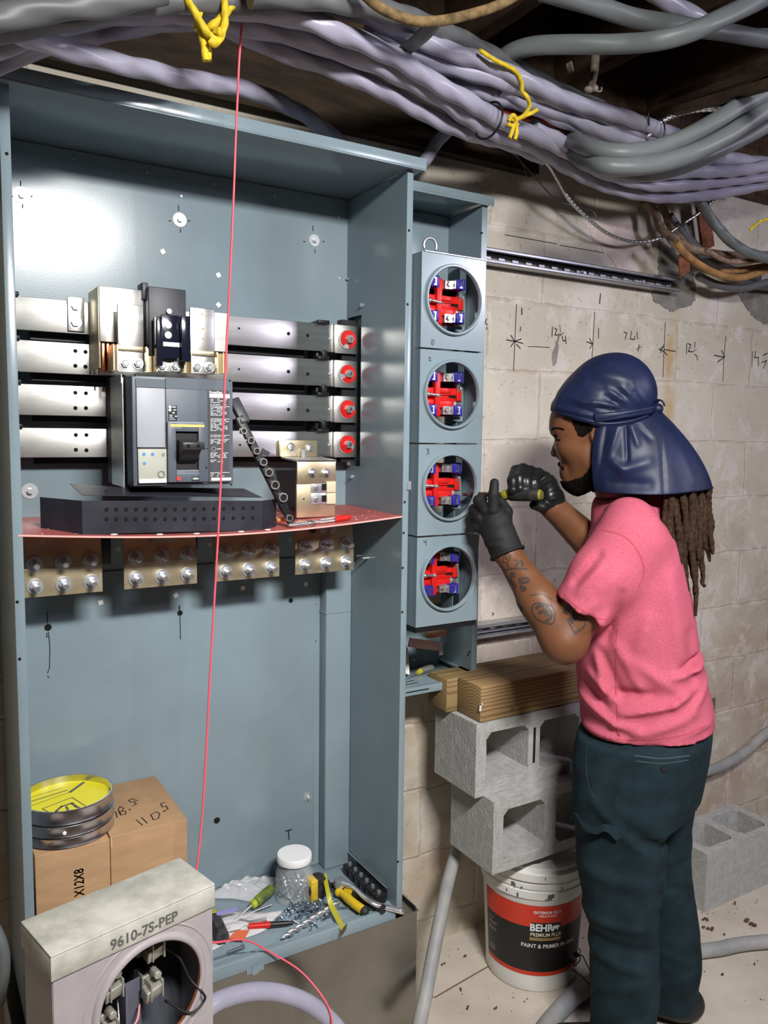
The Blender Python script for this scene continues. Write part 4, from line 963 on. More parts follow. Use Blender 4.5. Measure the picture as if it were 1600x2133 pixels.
bc = Vector((1.503, -0.213, 0)); bk2 = thing('paint_bucket', 'white five-gallon paint bucket with a red and black label under the block stack', 'bucket', bc)
M_bkt = mat('bucket_white', (0.74, 0.74, 0.71), 0.38, 0, 0.05, 10)
prof = [(0.0, 0.002), (0.128, 0.002), (0.130, 0.006), (0.130, 0.03), (0.1435, 0.268), (0.1455, 0.272), (0.1455, 0.276), (0.151, 0.279), (0.1515, 0.299), (0.148, 0.3015), (0.1475, 0.305), (0.152, 0.307), (0.1525, 0.321), (0.1485, 0.3235), (0.1485, 0.328), (0.1555, 0.331)]
MB().lathe([(0.0001, 0.001)]+prof[1:]+[(0.146, 0.331), (0.146, 0.33)], bc, seg=72).build('body', M_bkt, bk2, smooth=35)
lid = MB().lathe([(0.150, 0.329), (0.1575, 0.331), (0.158, 0.352), (0.155, 0.356), (0.150, 0.358), (0.147, 0.3665), (0.128, 0.3685), (0.124, 0.3625), (0.06, 0.3625), (0.058, 0.366), (0.0001, 0.366)], bc, seg=72).build('lid', M_bkt, bk2, smooth=35)
zr = lambda z: 0.130+(z-0.03)*(0.1435-0.130)/(0.268-0.03)
fa = math.atan2(CAM[1]-bc.y, CAM[0]-bc.x)     # facing angle of the label
def labelband(a0, a1, z0, z1, e=.0006, n=40):
    mb = MB(); vs = []
    for k in range(n+1):
        a = fa+a0+(a1-a0)*k/n
        for z in (z0, z1): r = zr(z)+e; vs.append((bc.x+r*math.cos(a), bc.y+r*math.sin(a), z))
    return mb.add(vs, [(2*k, 2*k+2, 2*k+3, 2*k+1) for k in range(n)])
AL, AR = -1.12, 1.28
M_lr = mat('label_red', (.62, .045, .02), .4); M_lk = mat('label_black', (.014, .014, .014), .4)
lr = labelband(AL, AR, .195, .258).build('label', M_lr, bk2, smooth=180)
labelband(AL, AR, .062, .195).build('label_black_field', M_lk, lr, smooth=180); labelband(AL, AR, .050, .062).build('label_red_stripe', M_lr, lr, smooth=180)
def wtext(txt, size, ang, z, m, bold=0., sx=1., e=.0010, slope=0.0):
    mb = MB()
    def wf(v):
        zz_ = z+v.y+slope*v.x; r = zr(zz_)+e+v.z*.5; a = fa+ang+v.x/r; return Vector((bc.x+r*math.cos(a), bc.y+r*math.sin(a), zz_))
    text(mb, txt, size, (0, 0, 0), (1, 0, 0), (0, 1, 0), bold=bold, sx=sx, warp=wf); return mb.build('label_text', m, lr)
LA = 0.24
wtext('EXTERIOR FLAT', .0110, LA+.06, .2385, M_lblw, .0002); wtext('MEDIUM BASE', .0078, LA+.06, .2285, M_lblw); 
for a0, a1, z0, z1, mm in ((LA-.26, LA+.34, .164, .2085, M_lk), (LA-.28, LA+.35, .156, .165, mat('label_gold', (.33, .22, .09), .45))): labelband(a0, a1, z0, z1, .0009, 12).build('label_badge', mm, lr, smooth=180)
wtext('BEHR', .0290, LA-.055, .1935, M_lblw, .0009, .92, e=.0014); wtext('PREMIUM PLUS', .0150, LA+.04, .1730, mat('label_cream', (.7, .62, .45), .5), .0002, .88, e=.0014)
wtext('PAINT & PRIMER IN ONE', .0160, LA+.14, .139, M_lblw, .0001, .92, e=.0012)
# little bear beside the name
m = MB(); bear = [(-.012, -.005), (-.012, .002), (-.009, .006), (-.002, .0065), (.005, .007), (.010, .005), (.013, .001), (.009, 0), (.006, -.001), (.006, -.006), (.003, -.006), (.002, -.002), (-.005, -.002), (-.006, -.006), (-.009, -.006), (-.0095, -.003)]
vs = []
for u, v in bear: r = zr(.19)+.0016; a = fa+LA+.235+u*.9/r; vs.append((bc.x+r*math.cos(a), bc.y+r*math.sin(a), .1930+v*1.1))
m.add(vs, [tuple(range(len(vs)))]); m.build('bear_emblem', M_lblw, lr)
rnd = random.Random(3)
m = MB()
for z, w0 in ((.175, .10), (.163, .16), (.158, .13), (.145, .15), (.140, .13), (.093, .12), (.086, .13), (.081, .11)):
    b_ = labelband(AL+.08, AL+.08+w0*1.8, z, z+.0022, .0009, 6); m.add(b_.v, b_.f)
m.build('label_small_print', mat('label_dim_print', (.3, .3, .3), .5), lr)
m = MB()     # dried paint drips
for a, z, w_, h_ in ((-.36, .3155, .010, .012), (-.32, .311, .003, .012), (-.20, .310, .006, .005), (-.48, .290, .003, .009), (-.27, .287, .005, .014), (.30, .289, .012, .016), (.36, .292, .006, .012), (.26, .282, .014, .003), (.52, .312, .003, .008), (.2, .345, .002, .01)):
    r = .1525 if z < .305 else .1535 if z < .33 else .159
    vs = []
    for k in range(5):
        aa = fa+a+(k/4-.5)*w_/r
        for q in (-h_/2, h_/2*rnd.uniform(.5, 1)): vs.append((bc.x+r*math.cos(aa), bc.y+r*math.sin(aa), z+q))
    m.add(vs, [(2*k, 2*k+2, 2*k+3, 2*k+1) for k in range(4)])
m.build('paint_drips', mat('dried_grey_paint', (.10, .10, .12), .6), bk2)

# ================================================================ conduits and cables on the floor
M_cond = mat('dusty_grey_conduit', (0.26, 0.27, 0.285), 0.55, 0, 0, 9, 0.1, 60, col2=(0.40, 0.39, 0.37))
def pipe(name, pts, r, m, label, cat, group=None, seg=16, **kw):
    P = [Vector(q) for q in pts]; mb = MB().tube(crom(P, 8), r, seg, **kw); return solo(name, mb, m, label, cat, group, smooth=60)
pipe('grey_conduit', [at(866, 2170, -.36), at(885, 2080, -.33), at(903, 1985, -.28), at(920, 1900, -.23), at(935, 1830, -.17), at(951, 1775, -.115), at(960, 1745, -.075)], .0175, M_cond, 'dusty grey flexible conduit leaning up the wall between the trough and the bucket', 'conduit')
pipe('grey_conduit', [at(1380, 1640, -.10), at(1455, 1612, -.06), at(1510, 1592, -.045), at(1560, 1560, -.04), at(1590, 1532, -.035), at(1640, 1500, -.03)], .0185, M_cond, 'dark grey conduit running along the wall behind the worker', 'conduit')
k1 = atz(1440, 1984, .022); k2 = atz(1500, 1976, .022); k3 = atz(1550, 1966, .022); k4 = atz(1640, 1958, .022)
pipe('grey_cable', [atz(1432, 1990, .022), k1, k2, k3, k4], .020, M_cond, 'grey cable lying along the floor right of the worker', 'cable')
pipe('grey_conduit', [atz(1060, 2260, .026), atz(1130, 2150, .026), atz(1175, 2095, .026), atz(1205, 2068, .026), atz(1242, 2045, .026)], .0235, M_cond, 'dusty grey conduit on the floor in front of the bucket', 'conduit')
M_cable = mat('lavender_grey_cable', (0.37, 0.36, 0.455), 0.30, 0, 0.07, 12, 0.03, 50)
M_cable_g = mat('grey_cable_jacket', (0.15, 0.165, 0.17), 0.45, 0, 0.08, 12, 0.03, 50)
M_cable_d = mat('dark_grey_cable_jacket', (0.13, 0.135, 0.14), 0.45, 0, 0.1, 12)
pipe('grey_cable', [at(360, 2190, -.42), at(430, 2103, -.40), at(480, 2076, -.38), at(540, 2065, -.37), at(600, 2073, -.37), at(655, 2098, -.38), at(705, 2145, -.40), at(730, 2200, -.42)], .0185, M_cable, 'thick pale grey cable arching in front of the metal trough', 'cable')
wm = MB()
for pts in ([(1193, 1975), (1205, 1988), (1208, 2000), (1196, 2012), (1200, 1996), (1212, 1990), (1222, 2008), (1234, 2030)], [(1194, 2020), (1212, 2034), (1236, 2058)], [(1194, 1995), (1203, 1991), (1209, 1980), (1198, 1970)]):
    wm.tube(crom([atz(a, b, .03+.05*(i % 2)) for i, (a, b) in enumerate(pts)], 6), .0018, 6)
solo('thin_black_wires', wm, M_grime, 'thin tangled black wires on the floor between the bucket and the trousers', 'wire')
# floor debris
M_bark = mat('brown_debris', (.12, .05, .03), .8, 0, .3, 60)
rnd = random.Random(8)
for k, (px, py, s_) in enumerate(((1475, 1934, .012), (1566, 1920, .017), (1470, 1915, .009), (1507, 1948, .006), (1500, 2030, .007), (925, 2010, .006), (968, 1990, .006), (960, 2060, .005), (975, 2100, .006), (1030, 2100, .005), (900, 2075, .005), (1573, 2008, .005), (1530, 1880, .007))):
    c = atz(px, py, .004); mb = MB()
    for q in range(4 if s_ > .008 else 2): mb.ball(c+Vector((rnd.uniform(-s_, s_), rnd.uniform(-s_, s_), rnd.uniform(0, .003))), (s_*.5, s_*.4, .0035), 7, 5)
    solo('debris_flake', mb, M_bark, 'small dark brown flake lying on the concrete floor', 'debris', 'debris flakes on the floor')
grit = MB()
for k in range(420):
    x, y = rnd.uniform(1.06, 3.2), rnd.uniform(-1.0, -.02); s_ = rnd.uniform(.0008, .003); c = Vector((x, y, s_*.5)); grit.ball(c, (s_, s_*rnd.uniform(.5, 1), s_*.5), 5, 4)
tag(grit.build('floor_grit', mat('grit', (.16, .11, .08), .9)), 'fine dark grit scattered over the concrete floor', 'grit', kind='stuff')
m = MB().tube([atz(905, 2078, .001), atz(960, 2046, .001), atz(1022, 2010, .001)], .0022, 5, flat=.3)
struct('floor_crack', m, mat('floor_crack_brown', (.16, .10, .05), .9), bpy.data.objects['floor'])

# ================================================================ cardboard cartons and the tin
M_card = mat('corrugated_cardboard', (0.42, 0.26, 0.135), 0.75, 0, 0.08, 14, 0.12, 120, stretch=(1, 1, 4))
M_cin = mat('carton_ink', (.06, .03, .02), .8)
def carton(x0, x1, y0, y1, z0, z1, label):
    t = thing('cardboard_box', label, 'cardboard box', ((x0+x1)/2, (y0+y1)/2, z0), 'cardboard boxes in the cabinet')
    MB().box(x0, x1, y0, y1, z0, z1).build('body', M_card, t, bevel=.002)
    return t
c1 = carton(.186, .3255, -.262, -.02, .3665, .700, 'brown cardboard box at the left inside the cabinet, under the round tin')
c2 = carton(.3275, .485, -.257, -.01, .3665, .7015, 'brown cardboard box with handwritten 18.5 and 110.5 on top')
m = MB()
V, F = text_mesh('X12X8', .026, bold=.0003, sx=.75)
o_ = at(166, 1838, -.2625); m.add([Vector((o_.x-v.y, -.2627, o_.z+v.x)) for v in V], F); m.build('printed_size', M_cin, c1)
m = MB()
def tl(pts, wd=.0022): stroke(m, [atz(a, b, .7018) for a, b in pts], wd, n=(0, 0, 1), lift=.0004)
tl([(241, 1691), (244, 1703)]); tl([(252, 1696), (246, 1687), (250, 1680), (258, 1684), (254, 1690), (248, 1692), (252, 1698), (262, 1696), (262, 1690), (254, 1690)]); tl([(270, 1686), (271, 1687)], .004)
tl([(274, 1664), (268, 1667), (272, 1671), (280, 1670), (284, 1675), (276, 1679)]); tl([(274, 1664), (287, 1668)]);
tl([(284, 1708), (297, 1719)]); tl([(295, 1703), (307, 1715)]); tl([(314, 1697), (320, 1708), (330, 1705), (333, 1695), (326, 1691), (314, 1697)]); tl([(341, 1690), (342, 1691)], .004)
tl([(345, 1671), (335, 1674), (338, 1681), (346, 1679), (350, 1685), (343, 1689)])
m.build('handwriting', M_ink, c2)
M_tape = mat('worn_edge_paper', (.62, .48, .33), .7)
m = MB().box(.3285, .3305, -.2575, -.2565, .68, .7017); m.build('torn_edge', M_tape, c2)
tc_ = Vector((.2605, -.175, .7018)); tn = thing('round_tin', 'stack of round metal bands with a yellow printed disc on the left box', 'tin', tc_)
M_band = mat('brushed_tin_band', (.62, .60, .62), .28, 1, .06, 30)
R_ = .089
for k, (z0, z1, r) in enumerate(((0, .022, R_), (.0225, .0465, R_+.0015), (.047, .077, R_))):
    MB().lathe_open([(r, z0+.001), (r+.0018, z0+.002), (r, z0+.006), (r, z1-.006), (r+.0018, z1-.002), (r, z1-.001), (r-.003, z1-.001), (r-.003, z0+.001)], tc_, (0, 0, 1), 64).build('metal_band', M_band, tn, smooth=40)
disc = MB().lathe([(.0001, .060), (R_-.003, .060), (R_-.003, .0615), (.0001, .0615)], tc_, seg=64).build('yellow_disc', mat('label_bright_yellow', (.86, .78, .02), .35), tn)
MB().lathe([(.0001, .001), (R_-.004, .001), (R_-.004, .003), (.0001, .003)], tc_, seg=48).build('bottom_disc', M_band, tn)
m = MB(); dz = tc_.z+.0616
def dl(pts, wd): stroke(m, [Vector((atz(a, b, dz).x, atz(a, b, dz).y, dz)) for a, b in pts], wd, n=(0, 0, 1), lift=.0003)
dl([(60, 1671), (140, 1646)], .003); dl([(60, 1680), (146, 1650)], .0016); dl([(146, 1650), (174, 1630)], .007); dl([(60, 1662), (130, 1641)], .0014)
dl([(105, 1694), (88, 1685), (150, 1661), (181, 1681)], .0022); dl([(116, 1701), (117, 1690), (128, 1680), (150, 1673), (158, 1680), (165, 1683)], .0055); dl([(120, 1697), (150, 1688)], .0055); dl([(138, 1680), (145, 1694)], .0045)
m.build('printed_logo', mat('logo_grey', (.12, .12, .13), .5), disc)
p = at(123, 1756, -.245); MB().ball((tc_.x-.02, tc_.y-R_+.0005, .7005+.034), (.004, .003, .004)).build('tab', M_white, tn)

# ================================================================ old round meter socket in the foreground
ms2 = thing('old_meter_box', 'weathered grey meter box with a round opening, stencilled along its top edge', 'meter box', (.160, -.646, .36), rotz=math.radians(13.5))
M_oldp = mat('weathered_grey_paint', (.37, .335, .355), .5, 0, 0, 12, .1, 70, col2=(.44, .40, .40), detail=6)
M_oldtop = mat('chalky_grey_green_paint', (.40, .40, .34), .65, 0, 0, 22, .1, 80, col2=(.62, .60, .54), detail=8)
def mp_(name, mb, m, par=ms2, **kw): return mb.build(name, m, par, world=False, **kw)
WX, HZ, DY = .277, .38, .112
cxm, czm, rm = .160, .232, .0905
mp_('front_cover', MB().plate_hole(.001, WX-.001, 0, HZ-.042, 0, .002, cxm, czm, rm, 80), M_oldp)
mp_('rolled_ring', MB().lathe_open([(rm-.001, .001), (rm-.001, -.004), (rm+.002, -.0065), (rm+.008, -.0055), (rm+.0115, -.001), (rm+.0115, .001)], (cxm, 0, czm), (0, 1, 0), 80), M_oldp, smooth=60)
mp_('raised_ring', MB().lathe_open([(rm+.022, .0005), (rm+.023, -.0012), (rm+.026, -.0012), (rm+.027, .0005)], (cxm, 0, czm), (0, 1, 0), 80), M_oldp, smooth=60)
mp_('rust_edge', MB().lathe_open([(rm-.0012, -.0038), (rm-.0016, -.0020), (rm-.0016, .002), (rm-.0008, .002)], (cxm, 0, czm), (0, 1, 0), 80), mat('rust', (.22, .07, .025), .8, 0, .4, 60))
M_box_in = mat('box_interior_grey', (.10, .11, .13), .5)
mp_('box_body', MB().box(0, .0025, .002, DY, 0, HZ-.005).box(WX-.0025, WX, .002, DY, 0, HZ-.005).box(0, WX, DY-.0025, DY, 0, HZ-.005).box(0, WX, .002, DY, 0, .0025), M_oldp)
mp_('top_cap', MB().box(-.003, WX+.003, -.004, DY+.002, HZ-.004, HZ).box(-.003, WX+.003, -.004, -.0015, HZ-.042, HZ-.004).box(-.003, -.0005, -.0015, DY+.002, HZ-.042, HZ-.004).box(WX+.0005, WX+.003, -.0015, DY+.002, HZ-.042, HZ-.004), M_oldtop, bevel=.0015)
m = MB(); text(m, '9610-7S-PEP', .0235, (.148, -.0042, HZ-.0265), (1, 0, 0), (0, 0, 1), bold=.0003, sx=.98); mp_('stencilled_number', m, mat('faded_ink', (.12, .12, .11), .8))
MB_in = MB().box(.003, WX-.003, DY-.006, DY-.003, .003, HZ-.01); mp_('dark_back', MB_in, M_box_in)
M_oldjaw = mat('dull_tinned_jaw', (.50, .49, .43), .45, .6, .15, 30)
for k, (x, z) in enumerate(((cxm+.030, czm+.052), (cxm+.026, czm-.018), (cxm-.045, czm+.018), (cxm-.055, czm-.048))):
    b_ = mp_('terminal_base', MB().box(x-.020, x+.020, .072, DY-.006, z-.030, z+.022), M_blackpl, bevel=.002)
    j = MB().box(x-.013, x-.010, .026, .074, z-.016, z+.016).box(x+.008, x+.011, .026, .074, z-.016, z+.016).box(x-.016, x+.014, .050, .056, z-.020, z+.018)
    j.obox((x-.004, .040, z-.004), (.015, 0, .003), (0, .010, .002), (0, -.002, .010)); j.cyl((x+.003, .05, z+.024), (x+.003, .03, z+.024), .007, seg=8)
    mp_('jaw', j, M_oldjaw, b_, bevel=.0008)
mp_('grey_divider', MB().box(cxm-.028, cxm-.024, .035, DY-.006, czm-.09, czm+.01).box(cxm-.028, cxm+.012, .060, .064, czm-.09, czm-.005), mat('fibre_grey', (.13, .13, .17), .6))
mp_('loose_wire', MB().tube(crom([(cxm+.045, .045, czm+.045), (cxm+.068, .03, czm+.02), (cxm+.078, .010, czm-.015), (cxm+.090, -.009, czm-.035), (cxm+.092, -.011, czm-.050), (cxm+.065, -.008, czm-.060), (cxm+.04, .03, czm-.045)], 8), .0022, 8), M_blackpl, smooth=180)
mp_('pink_wire', MB().tube(crom([(cxm-.03, .04, czm-.075), (cxm-.012, .03, czm-.055), (cxm+.004, .05, czm-.045)], 5), .002, 8), mat('pink_wire_pl', (.75, .3, .3), .4), smooth=180)
mp_('bare_wire', MB().tube(crom([(cxm-.05, .02, czm-.085), (cxm-.045, .025, czm-.04), (cxm-.035, .05, czm-.015)], 5), .0015, 8), M_steel, smooth=180)
cr = thing('wooden_crate', 'plain wooden crate out of view carrying the old meter box', 'crate', (.27, -.56, 0), rotz=math.radians(13.5))
MB().box(-.16, .17, -.10, .10, 0, .36).build('body', M_tim2, cr, world=False, bevel=.003)

# ================================================================ red wire hanging in front of the cabinet
M_rw = mat('red_wire_insulation', (.85, .12, .16), .4)
pts = [(509, -40, -.44), (506, 0, -.44), (503, 60, -.44), (498, 130, -.44), (495, 200, -.43), (491, 290, -.42), (487, 400, -.41), (480, 560, -.40), (474, 680, -.39), (466, 850, -.385), (461, 980, -.38), (454, 1120, -.375), (446, 1260, -.37), (438, 1400, -.37), (431, 1540, -.37), (422, 1690, -.37), (411, 1800, -.38), (400, 1870, -.38), (396, 1940, -.375), (412, 1962, -.36), (450, 1963, -.335), (510, 1958, -.31), (560, 1982, -.305), (620, 2018, -.33), (660, 2060, -.37), (685, 2100, -.40), (692, 2140, -.42), (690, 2220, -.44)]
solo('red_wire', MB().tube(crom([at(*q) for q in pts], 6), .0021, 10, ridge=.06, nr=2, tw=500), M_rw, 'thin red wire hanging from the ceiling in front of the grey cabinet', 'wire', smooth=60)

# ================================================================ overhead cables
def cab_(pts, r=.0175, m=M_cable, label='', group='overhead grey cables', tw=62, name='cable', seg=22, ridge=.075, out=0.0):
    if out: pts = [(a, b, c-out*min(1, max(0, (1230-a)/260))*min(1, max(0, (a-480)/260))) for a, b, c in pts]
    P = crom([at(*q) for q in pts], 7)
    return solo(name, MB().tube(P, r, seg, ridge=ridge, nr=3, tw=tw), m, label, 'cable', group, smooth=70)
cab_([(-90, 20, -.52), (0, 47, -.50), (51, 73, -.48), (101, 91, -.46), (169, 111, -.44), (236, 130, -.42), (304, 145, -.39), (371, 162, -.36), (439, 172, -.33), (506, 184, -.30), (567, 206, -.26), (635, 240, -.21), (675, 270, -.17), (716, 302, -.13), (735, 330, -.11)], .0165, label='single lavender-grey cable sloping down over the cabinet top from the left')
cab_([(862, 362, -.045), (881, 341, -.05), (905, 304, -.06), (929, 277, -.09), (960, 240, -.14)], .016, label='short cable dropping behind the right end of the cabinet top')
cab_([(-60, 170, -.35), (0, 132, -.35), (67, 104, -.36), (169, 78, -.37), (270, 57, -.38), (371, 44, -.38), (440, 48, -.38), (506, 72, -.37), (584, 108, -.34), (669, 135, -.30), (736, 162, -.27), (804, 192, -.24), (871, 229, -.21), (922, 256, -.19), (989, 282, -.16), (1060, 300, -.13), (1130, 330, -.12)], .0165, out=.15, label='lowest cable of the overhead bundle, passing just above the wireway box')
cab_([(-60, 120, -.42), (0, 98, -.42), (67, 67, -.42), (135, 48, -.42), (236, 30, -.42), (371, 27, -.42), (440, 35, -.41), (500, 51, -.40), (567, 64, -.38), (635, 81, -.36), (702, 105, -.33), (787, 135, -.30), (854, 169, -.27), (922, 206, -.25), (972, 243, -.22), (1023, 273, -.20), (1110, 305, -.18), (1180, 347, -.17), (1250, 382, -.17), (1320, 401, -.18), (1390, 410, -.19), (1460, 406, -.20), (1530, 396, -.20), (1640, 372, -.20)], .0185, out=.15, label='thick overhead cable forming the bottom of the sagging loop at the right')
cab_([(371, 2, -.48), (440, 8, -.47), (500, 20, -.46), (567, 27, -.44), (635, 40, -.42), (702, 67, -.39), (770, 95, -.35), (837, 128, -.32), (905, 172, -.29), (972, 209, -.27), (1040, 250, -.25), (1110, 280, -.24), (1180, 315, -.23), (1232, 347, -.22), (1285, 368, -.22), (1355, 384, -.23), (1425, 385, -.24), (1495, 378, -.24), (1640, 360, -.24)], .018, out=.15, label='overhead cable tied by the black zip tie, second from the bottom of the right loop')
cab_([(1110, 262, -.30), (1180, 300, -.29), (1250, 335, -.27), (1300, 355, -.26), (1355, 365, -.26), (1425, 358, -.27), (1495, 357, -.28), (1560, 352, -.28), (1650, 335, -.28)], .0175, label='overhead cable third from the bottom of the right loop')
cab_([(1380, 352, -.22), (1440, 335, -.22), (1495, 328, -.22), (1560, 338, -.22), (1650, 345, -.22)], .021, label='broad cable behind the right end of the overhead loop')
cab_([(760, 80, -.42), (820, 120, -.40), (888, 159, -.38), (939, 169, -.37), (1040, 203, -.35), (1110, 221, -.34), (1162, 245, -.33), (1215, 266, -.32), (1267, 284, -.31), (1320, 303, -.30), (1380, 325, -.28), (1440, 345, -.25)], .0185, label='front cable of the upper overhead bundle, under the yellow rope')
cab_([(770, 60, -.46), (837, 96, -.44), (905, 130, -.42), (1040, 167, -.40), (1110, 192, -.38), (1180, 215, -.37), (1250, 242, -.35), (1306, 263, -.34), (1372, 290, -.32), (1430, 320, -.30)], .018, label='second cable of the upper overhead bundle, behind the yellow rope')
cab_([(640, 0, -.52), (740, 22, -.50), (800, 48, -.48), (854, 72, -.47), (939, 108, -.45), (1000, 126, -.43), (1050, 148, -.42), (1112, 176, -.41), (1187, 210, -.39), (1262, 232, -.38), (1311, 247, -.37), (1375, 270, -.35), (1430, 292, -.33), (1500, 330, -.3)], .0175, label='topmost cable of the upper overhead bundle, dim at its left end')
cab_([(1040, 185, -.37), (1100, 212, -.36), (1170, 235, -.35), (1230, 262, -.34), (1290, 285, -.33), (1350, 300, -.31), (1400, 330, -.29)], .0165, label='inner cable in the middle of the upper overhead bundle')
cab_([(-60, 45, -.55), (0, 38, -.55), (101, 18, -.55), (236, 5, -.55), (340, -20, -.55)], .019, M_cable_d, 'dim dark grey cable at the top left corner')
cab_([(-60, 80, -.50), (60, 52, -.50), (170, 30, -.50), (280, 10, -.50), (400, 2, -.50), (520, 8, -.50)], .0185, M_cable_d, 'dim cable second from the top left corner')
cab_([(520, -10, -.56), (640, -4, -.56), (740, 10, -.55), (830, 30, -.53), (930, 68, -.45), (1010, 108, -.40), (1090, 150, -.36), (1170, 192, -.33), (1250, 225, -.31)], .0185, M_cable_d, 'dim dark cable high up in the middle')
gl = 'overhead thick grey cables'
cab_([(990, 260, -.15), (1000, 190, -.28), (1040, 128, -.36), (1094, 100, -.42), (1187, 92, -.50), (1300, 92, -.58), (1375, 84, -.64), (1450, 62, -.68), (1525, 28, -.70), (1640, -30, -.72)], .0195, M_cable_g, 'thick grey cable crossing the top right, curving up to the corner', gl, tw=30, ridge=.04)
cab_([(1130, -20, -.52), (1195, 0, -.53), (1262, 19, -.54), (1337, 41, -.55), (1412, 52, -.56), (1487, 64, -.57), (1640, 88, -.58)], .0195, M_cable_g, 'thick grey cable running behind the crossing at the top right', gl, tw=30, ridge=.04)
cab_([(1340, -30, -.50), (1375, -4, -.50), (1431, 24, -.50), (1480, 50, -.50), (1544, 72, -.50), (1650, 80, -.50)], .018, M_cable, 'paler cable entering the top edge right of the crossing', gl)
cab_([(1160, 240, -.10), (1172, 268, -.16), (1192, 291, -.30), (1225, 306, -.46), (1285, 318, -.53), (1355, 312, -.56), (1425, 287, -.59), (1495, 250, -.62), (1547, 218, -.64), (1650, 165, -.66)], .0195, M_cable_g, 'upper of three thick grey cables looping at the right', gl, tw=22, ridge=.035)
cab_([(1160, 262, -.10), (1180, 298, -.18), (1206, 328, -.34), (1245, 343, -.49), (1302, 348, -.54), (1372, 341, -.57), (1442, 319, -.60), (1512, 284, -.62), (1570, 245, -.64), (1650, 195, -.66)], .0205, M_cable_g, 'lowest of three thick grey cables looping at the right', gl, tw=22, ridge=.035)
cab_([(1240, 330, -.15), (1270, 352, -.32), (1320, 362, -.45), (1390, 354, -.51), (1460, 330, -.55), (1530, 296, -.57), (1600, 258, -.60), (1660, 225, -.62)], .0195, M_cable_g, 'rear of three thick grey cables looping at the right', gl, tw=22, ridge=.035)
cab_([(1440, 395, -.15), (1460, 424, -.16), (1481, 455, -.17), (1509, 490, -.18), (1547, 520, -.19), (1600, 538, -.20), (1660, 545, -.2)], .0155, M_cable_g, 'grey cable dropping from the right loop towards the frame edge', gl)
# armoured cables
def flex(pts, r, label, n=14):
    P = crom([at(*q) for q in pts], n); Q = [P[0]]
    for p in P[1:]:
        if (p-Q[-1]).length > .0016: Q.append(p)
    return solo('armoured_cable', MB().tube(Q, [r*(1.09 if (i//2) % 2 else .92) for i in range(len(Q))], 12), M_steel, label, 'cable', smooth=60)
flex([(1120, 320, -.12), (1145, 347, -.12), (1162, 375, -.11), (1187, 417, -.095), (1225, 455, -.08), (1267, 487, -.065), (1320, 504, -.055), (1372, 497, -.06), (1418, 469, -.08), (1460, 441, -.10), (1488, 415, -.12)], .0052, 'shiny armoured metal cable hanging in a curve above the upper strut rail', 24)
flex([(1350, 285, -.35), (1367, 262, -.36), (1405, 240, -.38), (1450, 229, -.40), (1517, 225, -.44), (1590, 215, -.46)], .0065, 'pale armoured cable curving behind the thick grey cables', 20)
# old rag-covered wires and rusty scrap, right
M_oldw = mat('old_cloth_wire', (.16, .095, .055), .8, 0, 0, 40, .3, 100, col2=(.34, .25, .19))
M_oldo = mat('ochre_cloth_wire', (.36, .19, .07), .75, 0, .25, 30, .2, 90)
M_rust = mat('rusty_iron', (.20, .07, .035), .8, .2, .4, 40, .3, 90)
og = 'old cloth-covered cables'
def oldc(pts, r, m, lab_): return cab_(pts, r, m, lab_, og, tw=4, name='old_cable', seg=12, ridge=.04)
oldc([(1340, 418, -.05), (1365, 445, -.06), (1376, 476, -.07), (1407, 497, -.09), (1442, 518, -.11), (1495, 529, -.12), (1540, 532, -.12), (1640, 530, -.12)], .0125, M_oldw, 'uppermost old brown cloth-covered cable right of the strut rail')
oldc([(1360, 410, -.045), (1384, 440, -.05), (1396, 470, -.06), (1420, 500, -.08), (1450, 530, -.09)], .0115, M_oldw, 'short frayed brown cable hanging above the strut end')
oldc([(1408, 505, -.13), (1430, 530, -.13), (1460, 553, -.13), (1505, 574, -.13), (1547, 578, -.13), (1600, 562, -.13), (1650, 545, -.13)], .0115, M_oldo, 'ochre cloth-covered cable sagging lowest at the right')
oldc([(1500, 566, -.11), (1547, 562, -.11), (1600, 552, -.11), (1650, 540, -.11)], .011, M_oldo, 'short ochre cable just above the lowest one')
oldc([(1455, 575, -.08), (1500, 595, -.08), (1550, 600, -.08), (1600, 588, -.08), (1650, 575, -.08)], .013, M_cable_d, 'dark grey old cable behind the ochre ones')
oldc([(1470, 520, -.16), (1520, 545, -.16), (1600, 541, -.16), (1650, 539, -.16)], .008, M_oldw, 'thin brown cable crossing behind the dropping grey cable')
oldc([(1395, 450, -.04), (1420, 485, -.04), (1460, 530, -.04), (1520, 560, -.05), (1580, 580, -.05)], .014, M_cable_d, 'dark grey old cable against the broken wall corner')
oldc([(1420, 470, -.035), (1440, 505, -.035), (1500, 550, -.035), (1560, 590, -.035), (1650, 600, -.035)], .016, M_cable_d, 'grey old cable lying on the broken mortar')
ru = at(1425, 548, -.12); solo('rusty_plate', MB().obox(ru, (.018, -.004, .012), (.0, .003, 0), (-.006, 0, .034)), M_rust, 'crooked rusty iron plate behind the ochre cables', 'scrap', bevel=.002)
ru = at(1468, 468, -.05); solo('rusty_board', MB().obox(ru, (.028, 0, .012), (0, .006, 0), (-.022, 0, .075)), M_rust, 'rust-brown splintered board leaning behind the dropping grey cable', 'board', bevel=.002)
